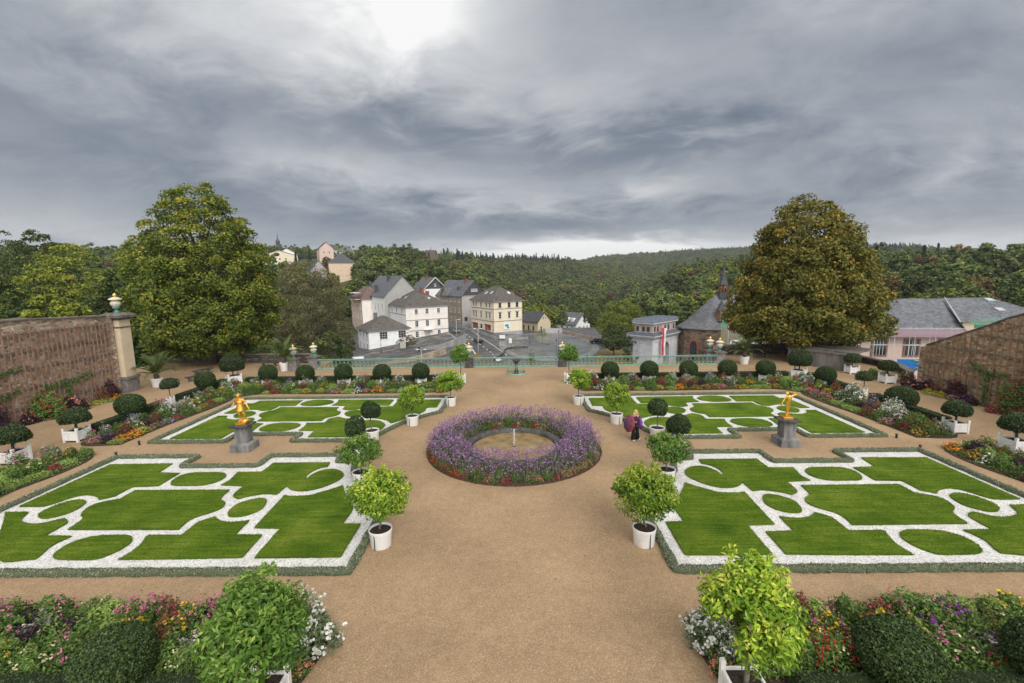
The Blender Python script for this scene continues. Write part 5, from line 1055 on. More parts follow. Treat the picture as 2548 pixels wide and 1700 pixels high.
# ---------------------------------------------------------------- ground heights outside the garden
AZT = [-75, -56, -49, -41, -31.5, -23.4, -14.3, -7, .6, 5.7, 10.6, 15.3, 19.9, 25.4, 32, 38.6, 47.7, 55, 75]
RT = [170, 230, 300, 400, 550, 750, 1000, 1400, 1800, 2600]
ZT = np.array([
 [-3, 0, 5, 14, 22, 26, 28, 28, 28, 28], [-3, 0, 5, 14, 22, 26, 28, 28, 28, 28], [-3, 0, 6, 17, 23, 26, 28, 28, 28, 28], [-6, -2, 6, 14, 23, 28, 30, 30, 30, 30],
 [-11, -9, -5, 9, 29, 34, 36, 36, 36, 36], [-11, -9, -4, 8, 31, 36, 38, 40, 40, 40], [-10, -2, 8, 19, 27, 32, 36, 40, 40, 40], [-11, -7, -2, 6, 18, 33, 34, 34, 34, 34],
 [-13, -16, -18, -18, -8, 14, 37, 40, 40, 40], [-13, -18, -21, -23, -21, 0, 33, 38, 40, 40], [-12, -18, -22, -24, -24, -6, 14, 30, 68, 74], [-12, -17, -21, -22, -22, -14, -6, 30, 76, 80],
 [-12, -15, -12, 0, 3, -2, 5, 40, 82, 86], [-11, -11, -6, 5, 10, 10, 20, 52, 84, 88], [-9, -6, 2, 12, 16, 18, 30, 62, 84, 88], [-7, -3, 3, 8, 11, 14, 28, 54, 66, 70],
 [-6, -2, 3, 7, 9, 11, 15, 22, 26, 26], [-6, -2, 3, 7, 9, 11, 15, 22, 26, 26], [-6, -2, 3, 7, 9, 11, 15, 22, 26, 26]], float)
def town_z(x, y):
    z = -11.2 + 2.3*np.exp(-(((x+15)/12)**2 + ((y-152)/24)**2)) - .12*np.clip(-32-x, 0, 22)
    return z + np.where(x > 45, (x-45)*.05, 0)
def hz(x, y):
    x, y = np.broadcast_arrays(np.asarray(x, float), np.asarray(y, float))
    r = np.hypot(x, y); a = np.clip(np.degrees(np.arctan2(x, y)), -74.9, 74.9)
    ai = np.clip(np.searchsorted(AZT, a)-1, 0, len(AZT)-2); ri_ = np.clip(np.searchsorted(RT, r)-1, 0, len(RT)-2)
    A, T = np.array(AZT), np.array(RT)
    u = (a-A[ai])/(A[ai+1]-A[ai]); u = u*u*(3-2*u); w = np.clip((r-T[ri_])/(T[ri_+1]-T[ri_]), 0, 1)
    z = (ZT[ai, ri_]*(1-u) + ZT[ai+1, ri_]*u)*(1-w) + (ZT[ai, ri_+1]*(1-u) + ZT[ai+1, ri_+1]*u)*w
    b = np.clip((r-165)/55, 0, 1); b = b*b*(3-2*b)
    return town_z(x, y)*(1-b) + z*b
def hz1(x, y): return float(hz(x, y))
# ---------------------------------------------------------------- materials of the town
def slate(name, a, b_, rows=2.2):
    m, nt, bs = newmat(name); co = nd(nt, 'ShaderNodeTexCoord').outputs['Object']
    n = nd(nt, 'ShaderNodeTexNoise', {'Vector': co, 'Scale': .35, 'Detail': 7, 'Roughness': .7})
    v = nd(nt, 'ShaderNodeTexVoronoi', {'Vector': nd(nt, 'ShaderNodeMapping', {'Vector': co, 'Scale': (1.6, 1.6, 5)}).outputs[0], 'Scale': rows*.6})
    s = nd(nt, 'ShaderNodeSeparateColor', {0: v.outputs['Color']})
    k = nd(nt, 'ShaderNodeMath', {0: n.outputs[0], 1: s.outputs[0], 2: .0}, operation='ADD'); k2 = nd(nt, 'ShaderNodeMath', {0: k.outputs[0], 1: .5}, operation='MULTIPLY')
    nt.links.new(ramp(nt, k2.outputs[0], [(.25, a), (.75, b_)]), bs.inputs['Base Color']); bs.inputs['Roughness'].default_value = .55
    w = nd(nt, 'ShaderNodeTexWave', {'Vector': co, 'Scale': rows, 'Distortion': .4, 'Detail': 1}, bands_direction='Z', wave_profile='SAW')
    nt.links.new(nd(nt, 'ShaderNodeBump', {'Height': w.outputs[0], 'Strength': .5, 'Distance': .05}).outputs[0], bs.inputs['Normal'])
    return m
R_SLATE = slate('grey_slate', (.065, .07, .08), (.15, .155, .17)); R_BROWN = slate('brown_slate', (.05, .042, .038), (.13, .115, .10)); R_DARK = slate('dark_slate', (.035, .037, .042), (.09, .092, .10)); R_RED = slate('reddish_tile', (.10, .055, .045), (.19, .12, .10)); R_BIG = slate('scale_slate', (.07, .075, .088), (.165, .172, .195), 2.6)
def wallm(n, a): return mat(n, tuple(x*.86 for x in a), a, .5, .85, .05, 10, contrast=(.3, .6))
W_WHITE = wallm('white_render', (.86, .865, .87)); W_PINKW = wallm('pinkish_white_render', (.87, .81, .76)); W_CREAM = wallm('cream_render', (.80, .71, .54)); W_STONE = wallm('beige_stone', (.34, .28, .20)); W_GREYW = wallm('grey_render', (.46, .44, .44)); W_PINK = wallm('pink_render', (.70, .53, .46)); W_SHING = wallm('pale_shingle', (.42, .41, .40)); W_YEL = wallm('yellow_render', (.62, .53, .36)); W_TAN = wallm('tan_render', (.72, .56, .42)); W_BROWN = wallm('brown_stone', (.16, .12, .10)); W_BASE = wallm('grey_plinth', (.34, .35, .38))
M_FRAME = mat('white_frame', (.66, .66, .66)); M_TRIM = mat('grey_trim', (.20, .19, .18), (.28, .27, .26), 2, .8)
M_GLASS, _gt, _gb = newmat('window_glass'); _gb.inputs['Base Color'].default_value = (.02, .024, .028, 1); _gb.inputs['Roughness'].default_value = .12; _gb.inputs['Specular IOR Level'].default_value = .6
M_SKYL = mat('skylight_glass', (.45, .48, .52), None, rough=.2); M_BRICKR = mat('red_brick', (.20, .06, .05), (.30, .10, .08), 6, .85); M_LEAD = mat('lead', (.10, .12, .15), (.17, .20, .24), 2, .5)
M_IRON = mat('grey_iron', (.09, .09, .09), (.13, .13, .13), 3, .6); M_LAMPW = mat('pale_lamp_metal', (.50, .50, .48), None, rough=.5)
class House:
    def __init__(s, name, label, x, y, ang, w, d, z0, ze, wm, roof, rh, rm, over=.45, cat='house', wmF=None, wmL=None, group=None):
        s.w, s.d, s.ze, s.z0 = w, d, ze, z0
        s.o = empty(name, (x, y, z0), label, cat, group, R(ang)); h = ze - z0; s.h = h
        b = MB(); ms = [wm, wmF or wm, wmL or wm]; dz = -4
        P = [(0, 0), (w, 0), (w, d), (0, d)]
        for i, mi in ((0, 1), (1, 0), (2, 0), (3, 2)):
            (xa, ya), (xb, yb) = P[i], P[(i+1) % 4]; b.poly([(xa, ya, dz), (xb, yb, dz), (xb, yb, h), (xa, ya, h)], mi)
        if roof == 'gable':
            b.poly([(0, 0, h), (w, 0, h), (w/2, 0, h+rh)], 1); b.poly([(w, d, h), (0, d, h), (w/2, d, h+rh)], 0)
        b.build('wall', ms, s.o)
        b = MB(); e = over; t = .16
        if roof == 'hip':
            m = min(w, d)/2; k = rh/(m+e)
            r0, r1 = ((m, d/2), (w-m, d/2)) if w >= d else ((w/2, m), (w/2, d-m))
            if abs(w-d) < 1: r0, r1 = (w/2-.6, d/2), (w/2+.6, d/2)
            Q = [(-e, -e, h), (w+e, -e, h), (w+e, d+e, h), (-e, d+e, h)]; A = (*r0, h+rh); B = (*r1, h+rh)
            if w >= d or abs(w-d) < 1: F = [[Q[0], Q[1], B, A], [Q[1], Q[2], B], [Q[2], Q[3], A, B], [Q[3], Q[0], A]]
            else: F = [[Q[0], Q[1], A], [Q[1], Q[2], B, A], [Q[2], Q[3], B], [Q[3], Q[0], A, B]]
            for f in F: b.poly(f)
            b.poly([(-e, -e, h-.02), (-e, d+e, h-.02), (w+e, d+e, h-.02), (w+e, -e, h-.02)])
        else:
            k = rh/(w/2)
            for sg in (0, 1):
                X0, X1 = ((-e, w/2) if sg == 0 else (w+e, w/2))
                za = h - k*e; a = [(X0, -e, za), (X1, -e, h+rh), (X1, d+e, h+rh), (X0, d+e, za)]
                if sg: a = a[::-1]
                b.poly(a[::-1]); b.poly([(x_, y_, z_+t) for x_, y_, z_ in a])
                b.poly([(X0, -e, za), (X0, -e, za+t), (X1, -e, h+rh+t), (X1, -e, h+rh)]); b.poly([(X0, -e, za), (X0, d+e, za), (X0, d+e, za+t), (X0, -e, za+t)])
        s.roof = b.build('roof', rm, s.o)
        if roof == 'hip':
            b = MB(); b.bbox(-e+.02, w+e-.02, -e+.02, d+e-.02, h-.28, h-.03); b.build('eaves', M_TRIM, s.o)
        s.rh, s.e, s.kind = rh, e, roof
    def band(s, z, t=.22, m_=None, faces='FL'):
        b = MB()
        if 'F' in faces: b.bbox(-.06, s.w+.06, -.06, .0, z, z+t)
        if 'L' in faces: b.bbox(-.06, -.001, .003, s.d, z+.003, z+t-.003)
        b.build('string_course', m_ or M_TRIM, s.o)
    def win(s, face, u, z, w=1.0, h=1.6, nx=2, ny=2, m_=None, fw=.10, sill=True, name='window', glass=None):
        b = MB(); t = .07
        def put(bb, u0, u1, z0, z1, p0, p1):
            if face == 'F': bb.bbox(u0, u1, -p1, -p0, z0, z1)
            elif face == 'L': bb.bbox(-p1, -p0, u0, u1, z0, z1)
            elif face == 'R': bb.bbox(s.w+p0, s.w+p1, u0, u1, z0, z1)
        put(b, u-w/2, u-w/2+fw, z-h/2, z+h/2, 0, t); put(b, u+w/2-fw, u+w/2, z-h/2, z+h/2, 0, t)
        put(b, u-w/2+fw, u+w/2-fw, z+h/2-fw, z+h/2, 0, t); put(b, u-w/2+fw, u+w/2-fw, z-h/2, z-h/2+fw, 0, t)
        for i in range(1, nx): q = u-w/2+fw+(w-2*fw)*i/nx; put(b, q-fw*.35, q+fw*.35, z-h/2+fw, z+h/2-fw, 0, t-.012)
        for i in range(1, ny): q = z-h/2+fw+(h-2*fw)*i/ny; put(b, u-w/2+fw, u+w/2-fw, q-fw*.35, q+fw*.35, 0, t-.02)
        if sill: put(b, u-w/2-.1, u+w/2+.1, z-h/2-.12, z-h/2, 0, .14)
        f = b.build(name, m_ or M_FRAME, s.o)
        b = MB(); put(b, u-w/2+fw*.8, u+w/2-fw*.8, z-h/2+fw*.8, z+h/2-fw*.8, -.01, .025); b.build('pane', glass or M_GLASS, f)
        return f
    def rows(s, face, us, zs, w, h, **k):
        for z in zs:
            for u in us: s.win(face, u, z, w, h, **k)
    def onroof(s, name, u, v, w, d, h, m_, sink=1.0):
        z = s.h + s.rz(u, v); b = MB(); b.bbox(u-w/2, u+w/2, v-d/2, v+d/2, z-sink, z+h)
        if name == 'chimney': b.bbox(u-w/2-.08, u+w/2+.08, v-d/2-.08, v+d/2+.08, z+h+.002, z+h+.14)
        o = b.build(name, m_, s.roof); return o
    def rz(s, u, v):
        if s.kind == 'gable': return s.rh*(1-abs(u-s.w/2)/(s.w/2))
        m = min(s.w, s.d)/2; q = min(u, s.w-u, v, s.d-v); return s.rh*min(1, (q+s.e)/(m+s.e))
    def skylight(s, u, v, w=.8, l=1.1):
        z = s.h + s.rz(u, v); du = .05; gx = (s.rz(u+du, v)-s.rz(u-du, v))/(2*du); gy = (s.rz(u, v+du)-s.rz(u, v-du))/(2*du)
        n = Vector((-gx, -gy, 1)).normalized(); b = MB(); b.box((0, 0, .05), (w, l, .12)); o = b.build('skylight', M_SKYL, s.roof)
        o.location = (u, v, z+.06); o.rotation_euler = n.to_track_quat('Z', 'Y').to_euler()
# ---------------------------------------------------------------- houses round the square
h = House('white_house', 'large pinkish white house with grey hipped roof and two red chimneys', -36.6, 150, 33, 15.1, 18.4, -12.4, -.5, W_PINKW, 'hip', 5.2, R_BROWN, .6, wmL=W_WHITE)
h.band(3.55); h.band(7.1, faces='F'); h.band(8.9, faces='L')
h.rows('F', (3.6, 7.4, 11.6), (10.1,), 1.1, 1.7, ny=3); h.rows('F', (3.6, 7.4, 11.6), (6.0,), 1.15, 2.1, ny=3); h.rows('F', (3.6, 11.6), (2.4,), 1.15, 2.1, ny=3)
h.win('F', 4.2, -.6, 1.1, 1.1); h.rows('L', (3.6, 9.2, 14.2), (10.3,), 1.1, 1.5)
h.win('F', 7.3, 1.6, 2.0, 3.0, 3, 2, name='door', glass=M_LAMPW); b = MB(); b.bbox(5.9, 9.2, -1.6, -.01, 3.75, 3.9); b.build('door_canopy', M_FRAME, h.o); b = MB(); b.bbox(5.6, 9.8, -2.6, -.01, -2.4, .05); b.bbox(9.81, 12.2, -2.4, -.01, -2.4, -.9); b.build('steps', M_CONC, h.o)
for u, v in ((8.2, 6.2), (11.0, 8.0)): h.onroof('chimney', u, v, 1.0, 1.0, 1.5, M_BRICKR)
for u, v in ((9.5, 3.0), (12.4, 3.2), (3.4, 9.0), (3.0, 14.0)): h.skylight(u, v)
h = House('white_annex', 'low white house with brown hipped roof and large gridded windows', -45.4, 138, 34, 13.0, 12.0, -14.8, -7.0, W_WHITE, 'hip', 4.0, R_BROWN, .6)
h.rows('F', (4.6, 10.6), (6.0,), 2.5, 2.3, nx=3, ny=3); h.win('F', 11.2, 1.2, 1.8, 1.3, 3, 2); h.rows('L', (1.8, 5.4, 9.4), (6.3, 2.6), 1.25, 2.0, ny=2); h.onroof('chimney', 4.6, 7.4, 1.0, 1.0, 1.6, M_CONC)
h = House('tall_white_house', 'tall white house with blue grey gabled roof and shingled gable', -47.3, 163, 36, 13.9, 23.5, -13, 2.6, W_WHITE, 'gable', 7.0, R_SLATE, .5, wmF=W_SHING)
h.rows('L', (2.4, 6.2, 10.0, 13.8, 17.6, 21.4), (11.6, 6.6), .9, 2.4, ny=2)
for u, v, q in ((1.2, 11.2, 2.4), (1.6, 19.5, 3.4), (5.4, 9.0, 2.0), (9, 8.0, 1.6)): h.onroof('chimney', u, v, 1.1, .9, q, R_DARK)
h = House('pink_house', 'pink house with brown roof and roof terrace beside the tall white house', -58.5, 172, 33, 9.0, 17, -12, 1.2, W_PINKW, 'hip', 4.6, R_RED, .5, wmL=W_PINK)
h.rows('L', (2.6, 6.8, 11, 15), (10.2, 6.4), 1.2, 2.0, m_=W_PINKW); h.band(12.2, .9, W_PINK, 'L'); b = MB(); b.bbox(-2.2, -.02, 1, 14, 12.9, 13.1); b.build('balcony_floor', W_PINK, h.o); b = MB(); b.bbox(-2.2, -2.1, 1, 14, 13.12, 14.1); b.build('balcony_railing', M_IRON, h.o); b = MB(); b.bbox(-2.4, -.02, .6, 9, 15.4, 15.55); b.build('awning', M_FRAME, h.o)
h = House('gabled_house', 'white house with dark slate gable and white roof edge', -37.4, 185, 33, 9.6, 13, -12, 4.3, W_WHITE, 'gable', 4.4, R_SLATE, .7)
b = MB(); b.poly([(.1, -.04, h.h), (h.w-.1, -.04, h.h), (h.w/2, -.04, h.h+4.3)]); b.build('gable_cladding', R_DARK, h.o); h.win('F', 4.9, h.h+1.5, .8, 1.0)
for sg in (0, 1): b = MB(); b.tube([(-.7 + sg*(h.w+1.4), -.75, h.h-.6), (h.w/2, -.75, h.h+4.55)], .16, 4); b.build('bargeboard', M_FRAME, h.o)
h.onroof('chimney', 4.2, 7, .8, .8, 1.2, M_BRICKR)
h = House('stone_house', 'beige stone house with ornate window rows and a dark slate gable', -20.6, 172, 38, 11.2, 20.3, -10.2, 2.0, W_GREYW, 'gable', 5.6, R_SLATE, .5, wmL=W_STONE)
h.rows('L', (2.2, 5.4, 8.6, 11.8, 15, 18.2), (10.6, 6.6), 1.2, 2.0, ny=3); h.rows('L', (2.2, 5.4, 8.6, 11.8, 15, 18.2), (3.0,), 1.2, 1.8); h.band(8.4, .3, W_STONE, 'L'); h.band(4.7, .3, W_STONE, 'L'); h.band(11.8, .35, W_STONE, 'FL')
b = MB(); b.poly([(.1, -.05, h.h), (h.w-.1, -.05, h.h), (h.w/2, -.05, h.h+5.5)]); b.build('gable_cladding', R_DARK, h.o)
h.rows('F', (4.6, 5.6, 6.6), (h.h+1.9,), .8, 1.0, fw=.14); h.rows('F', (9.2,), (10.4, 6.4, 2.4), 1.1, 2.0); h.band(-1, 2.4, W_BASE, 'FL'); b = MB(); b.bbox(1.0, 2.2, -.12, 0, 2.5, 4.0); b.build('notice_board', M_DSTRAP, h.o)
b = MB(); b.poly([(-.9, 9.0, h.h-.3), (-.9, 14.6, h.h-.3), (-.9, 11.8, h.h+2.3)][::-1]); b.build('pediment', W_STONE, h.o); b = MB(); b.poly([(-1.1, 8.6, h.h-.4), (-1.1, 11.8, h.h+2.7), (3, 11.8, h.h+2.7)]); b.poly([(-1.1, 15, h.h-.4), (3, 11.8, h.h+2.7), (-1.1, 11.8, h.h+2.7)]); b.build('dormer_roof', R_SLATE, h.o)
h.onroof('chimney', 5.0, 4.5, 1.3, .8, 1.1, M_BRICKR); h.onroof('dormer', 2.4, 5.4, 1.4, 1.6, .9, R_RED)
h = House('cream_house', 'cream corner house with shop front, brown hipped roof and skylights', -7.7, 150, 33, 11.6, 15.8, -11.0, .9, W_CREAM, 'hip', 4.8, R_BROWN, .55)
h.band(9.1, .25); h.band(5.0, .25); h.band(-1, 2.5, W_BASE, 'FL')
h.rows('F', (2.6, 6.2, 9.4), (10.5,), 1.05, 1.6, nx=1, m_=M_TRIM); h.rows('F', (2.6, 6.2, 9.4), (7.0,), 1.05, 2.0, nx=1, ny=3); h.rows('L', (2.2, 4.4, 8.2, 11.8, 13.6), (10.5,), 1.15, 1.6); h.rows('L', (2.2, 4.4, 8.2, 11.8, 13.6), (7.0,), 1.15, 2.1)
for u in (2.6, 6.2, 9.4): b = MB(); b.bbox(u-.75, u+.75, -.22, -.001, 8.1, 8.28); b.build('window_hood', M_TRIM, h.o)
for u in (2.2, 4.4, 8.2, 11.8, 13.6): b = MB(); b.bbox(-.2, -.001, u-.8, u+.8, 8.15, 8.32); b.build('window_hood', M_TRIM, h.o)
M_SHOPR = mat('shop_display', (.30, .02, .02), (.42, .30, .22), 1.1, .6, contrast=(.45, .6))
h.win('L', 3.6, 2.9, 4.2, 2.4, 1, 1, glass=M_SHOPR, fw=.2, name='shop_window'); h.win('L', 12.6, 2.9, 4.2, 2.4, 1, 1, glass=M_SHOPR, fw=.2, name='shop_window'); h.win('L', 8.2, 2.5, 1.8, 3.0, 1, 1, fw=.2, name='door', sill=False)
for u in (3.6, 12.6): b = MB(); b.bbox(-.5, -.03, u-2, u+2, 3.75, 4.0); b.build('red_blind', M_BRICKR, h.o)
h.win('F', 9.6, .6, .7, .8)
def lettering(text, size, m_, parent, loc, rot, depth=.02, name='lettering'):
    cu = bpy.data.curves.new(name, 'FONT'); cu.body = text; cu.size = size; cu.extrude = depth; cu.align_x = 'CENTER'; cu.materials.append(m_)
    o = bpy.data.objects.new(name, cu); COL.objects.link(o); bpy.context.view_layer.update(); me = bpy.data.meshes.new_from_object(o); bpy.data.objects.remove(o); o = bpy.data.objects.new(name, me); COL.objects.link(o); o.parent = parent; o.location = loc; o.rotation_euler = rot; return o
M_REDP = mat('red_sign_paint', (.50, .02, .03)); M_TEAL = mat('teal_paint', (.05, .30, .36)); M_WHITE_ = mat('white_sign', (.75, .77, .78)); M_BLACKP = mat('black_sign_paint', (.02, .02, .02))
sg_ = MB(); sg_.bbox(3.9, 6.5, -.2, -.03, 2.2, 4.4); sgo = sg_.build('wall_sign', M_WHITE_, h.o); b = MB(); b.ell((5.1, -.215, 3.6), (.8, .012, .45), 18, 6); b.ell((5.6, -.215, 2.9), (.55, .012, .35), 14, 6); b.build('sign_emblem', M_TEAL, sgo)
for u, v in ((2.6, 9.0), (2.8, 5.6), (7.8, 2.6), (9.4, 2.8)): h.skylight(u, v, 1.1, 1.3)
b = MB(); b.bbox(-.02, .12, -.14, -.02, -1, h.h-.3); b.bbox(h.w-.2, h.w-.08, -.14, -.02, -1, h.h-.3); b.build('downpipe', M_TRIM, h.o)
h = House('yellow_cottage', 'small yellow cottage with dark roof beside the cream corner house', 7.7, 165, 40, 6.4, 10, -12.4, -7.6, W_YEL, 'gable', 3.2, R_DARK, .4)
h.rows('F', (2.7, 3.9), (h.h+1.2,), .6, 1.2, nx=1); h.rows('L', (2.4, 5.0, 7.8), (2.3,), .9, 1.8, nx=1, m_=M_TRIM); h.win('F', 1.6, 2.0, 1.0, 2.2, 1, 2, name='door')
h = House('villa', 'white villa with grey dormered roof among the trees beyond the square', 26.2, 202, 40, 9.5, 12, -17.5, -12.6, W_WHITE, 'gable', 4.6, R_SLATE, .6)
h.rows('F', (2.4, 5.4, 7.6), (3.0,), 1.0, 1.5); h.rows('L', (2, 5, 8.5), (3.0,), 1.0, 1.5)
for v in (2.8, 6.0, 9.2): h.onroof('dormer', 1.6, v, 1.8, 1.6, .9, W_WHITE)
h = House('shed', 'small white shed with pale blue roof at the foot of the wooded slope', 10.5, 262, 30, 5.5, 8, -19, -15.5, W_WHITE, 'gable', 1.8, R_SLATE, .3)
h.rows('F', (1.6, 3.8), (2.0,), .8, 1.2)
# ---------------------------------------------------------------- far houses of the upper town
def far(name, label, x, y, ang, w, d, z0, ze, wm, roof, rh, rm, us=(), zs=(), uL=(), wh=1.9):
    q = House(name, label, x, y, ang, w, d, z0, ze, wm, roof, rh, rm, .6, group=None)
    q.rows('F', us, zs, 1.2, wh, nx=1, ny=1, sill=False); q.rows('L', uL, zs, 1.2, wh, nx=1, ny=1, sill=False); return q
q = far('pediment_house', 'grand pale house with a wide pediment gable on the far left hill', -234, 420, 26, 31, 30, 10, 30.5, W_CREAM, 'gable', 5.0, R_SLATE, (6, 11, 16, 21), (17.5, 12))
b = MB(); b.lathe([(2.6, 0), (2.6, .1)], 20); w_ = b.build('fan_window', M_GLASS, q.o); w_.rotation_euler.x = PI/2; w_.location = (13.5, -.1, q.h+1.2); w_.scale = (1, .6, 1)
far('wing_house', 'pale wing with brown roof left of the pediment house on the hill', -246, 428, 26, 17, 16, 10, 28.5, W_TAN, 'hip', 5, R_SLATE, (4, 9, 14), (15,))
far('long_low_house', 'long low white house with brown roof below the pediment house', -236, 402, 27, 46, 9, 6, 17.6, W_WHITE, 'hip', 4.6, R_BROWN)
far('bright_gable_house', 'bright white gabled house above the pediment house', -243, 470, 18, 16, 18, 18, 35.6, W_WHITE, 'gable', 4.5, R_SLATE, (5, 11), (13,))
far('tan_house', 'tan house with cross timbered side and slate roof on the hill', -139, 340, 18, 18, 16, 2, 20.6, W_TAN, 'hip', 7.0, R_DARK, (), ())
o_ = bpy.data.objects['tan_house']; b = MB(); b.bbox(0, 18.6, -.08, 0, 9.2, 9.6); b.bbox(8.6, 9.0, -.075, 0, 2, 18); b.lathe([(1.9, -.1), (1.9, .12)], 20, (8.8, 0, 0)); b.build('timber_cross', W_PINK, o_)
for ch in o_.children:
    if ch.name.startswith('timber'): pass
far('pink_gable_house', 'pink gabled house with dark roofs on the hilltop', -190, 445, 30, 13, 20, 22, 38, W_PINK, 'gable', 6, R_DARK, (4, 9), (12,))
far('dark_roof_house', 'house with steep dark roof behind the pink gabled house', -173, 450, 20, 14, 14, 22, 35, W_GREYW, 'hip', 6, R_SLATE, (4, 10), (10,))
far('old_roof_house', 'dark roofed house on the hill skyline', -215, 500, 10, 22, 14, 26, 40, W_GREYW, 'hip', 6, R_DARK)
far('timber_gable_house', 'dark gabled house with pale edge in front of the hill trees', -158, 352, 40, 12, 14, 6, 16, W_GREYW, 'gable', 7, R_DARK)
far('grey_house', 'grey slate clad house beside the tan house on the hill', -117, 352, 25, 10, 12, 4, 20, R_SLATE, 'gable', 4, R_DARK, (3, 7), (10,))
t = empty('church_tower', (-258, 500, 20), 'slender dark church steeple on the far left skyline', 'tower'); b = MB(); b.box((0, 0, 10), (6, 6, 22)); b.build('shaft', W_GREYW, t)
b = MB(); b.lathe([(4.2, 21), (3.6, 24), (2.0, 25), (1.9, 28), (2.6, 28.5), (1.6, 31), (.5, 32), (.3, 36), (.05, 39)], 8, smooth=False); b.build('spire', R_DARK, t)
t = empty('brick_tower', (-77.3, 420, 14), 'square brown church tower with a cross standing among the hill trees', 'tower'); b = MB(); b.box((0, 0, 9), (8.5, 8, 20), .1); b.bbox(3.5, 7, -3, 3, -1, 15); b.build('shaft', W_BROWN, t); b = MB(); b.bbox(-2.4, -.4, -4.5, -4.1, 11, 17); b.build('louvre', M_DSTRAP, t); b = MB(); b.tube([(0, 0, 19), (0, 0, 22)], .14, 5); b.tube([(-.7, 0, 21), (.7, 0, 21)], .12, 5); b.build('cross', M_IRON, t)
# ---------------------------------------------------------------- stone gate
t = empty('stone_gate', (28.6, 95, -13), 'pale stone town gate with attic storey, arch and grey metal roofs', 'gate', None, R(45))
def rustic():
    m, nt, bs = newmat('rusticated_stone'); co = nd(nt, 'ShaderNodeTexCoord').outputs['Object']
    n = nd(nt, 'ShaderNodeTexNoise', {'Vector': co, 'Scale': .7, 'Detail': 6}); sz = nd(nt, 'ShaderNodeSeparateXYZ', {0: co})
    w = nd(nt, 'ShaderNodeMath', {0: nd(nt, 'ShaderNodeMath', {0: sz.outputs[2], 1: 2.6}, operation='MULTIPLY').outputs[0]}, operation='FRACT')
    e = nd(nt, 'ShaderNodeMapRange', {'Value': w.outputs[0], 'From Min': .0, 'From Max': .16})
    c = ramp(nt, n.outputs[0], [(.3, (.46, .46, .49)), (.7, (.66, .66, .69))]); c2 = mixc(nt, e.outputs[0], (.22, .22, .23), c)
    nt.links.new(c2, bs.inputs['Base Color']); bs.inputs['Roughness'].default_value = .85
    nt.links.new(nd(nt, 'ShaderNodeBump', {'Height': e.outputs[0], 'Strength': .6, 'Distance': .06}).outputs[0], bs.inputs['Normal']); return m
M_RUST = rustic(); M_PALE = mat('pale_ashlar', (.56, .56, .58), (.68, .68, .70), .8, .85, .1, 6); M_PBR = mat('pink_brown_stone', (.36, .28, .25), (.46, .38, .35), 1, .85)
W_, D_, Hh = 10.9, 4.6, 9.0
arch_ = [(0, -3), (0, Hh), (W_, Hh), (W_, -3), (7.6, -3)] + [(6.2+1.45*math.cos(a), 5.6+1.75*math.sin(a)) for a in np.linspace(0, PI, 13)] + [(4.75, -3)]
b = MB(); n = len(arch_); A = np.array(arch_)
for yv, fl in ((0, 1), (D_, 0)): v = np.c_[A[:, 0], np.full(n, yv), A[:, 1]]; b.add(v, [np.arange(n)[::-1 if fl == 0 else 1]] if False else [np.arange(n) if fl else np.arange(n)[::-1]], 1)
for i in range(n): j = (i+1) % n; b.poly([(A[i,0], 0, A[i,1]), (A[j,0], 0, A[j,1]), (A[j,0], D_, A[j,1]), (A[i,0], D_, A[i,1])], 0)
b.build('wall', [M_RUST, M_PALE], t)
b = MB(); b.bbox(0.02, W_-.02, -.16, -.002, 7.7, 8.3); 
for u in (0.0, 3.2, 8.1, 10.0): b.bbox(u, u+.9, -.16, -.002, -3, 7.69)
b.build('pilaster', M_PALE, t)
b = MB(); b.bbox(-.5, W_+.5, -.5, D_+.5, 8.6, 9.0); b.bbox(-1.0, W_+1.0, -1.0, D_+1.0, 9.002, 9.35); b.build('cornice', M_PALE, t)
b = MB(); b.prism([(-1.15, -1.15), (W_+1.15, -1.15), (W_+1.15, D_+1.15), (-1.15, D_+1.15)], 9.36, 9.5); b.bbox(-.3, W_+.3, -.3, D_+.3, 9.5, 9.75); b.build('lower_roof', M_LEAD, t)
b = MB(); b.bbox(.3, W_-.3, .2, D_-.2, 9.76, 11.6); b.build('attic', M_PBR, t)
for u in (.9, 2.2, 5.4, 6.9, 9.4): b = MB(); b.bbox(u, u+.55, .12, .22, 10.0, 11.0); b.build('attic_opening', M_DSTRAP, t)
for v in (.9, 2.0, 3.4): b = MB(); b.bbox(.22, .32, v, v+.6, 10.0, 11.0); b.build('attic_opening', M_DSTRAP, t)
b = MB(); b.bbox(-.1, W_+.1, -.2, D_+.2, 11.61, 11.95); b.build('upper_cornice', M_PALE, t); b = MB(); b.box((W_/2, D_/2, 12.3), (W_+.5, D_+.7, .7), 0, 0, .9)
for k in range(14): b.bbox(.4+k*.72, .46+k*.72, -.02, D_+.02, 12.3, 12.68)
b.build('upper_roof', M_LEAD, t)
M_FLAGR = mat('red_flag_cloth', (.50, .03, .06), (.62, .06, .10), 2, .8); M_FLAGW = mat('white_flag_cloth', (.62, .55, .55), (.74, .70, .70), 2, .8)
f = empty('flag', (31.4, 97.0, -8.2), 'long red and white flag hanging on the front of the stone gate', 'flag'); b = MB(); b.tube([(0, .5, 6.6), (-.2, -.9, 6.0)], .05, 6); b.build('pole', M_FRAME, f)
zz_ = np.linspace(5.9, 0, 18)
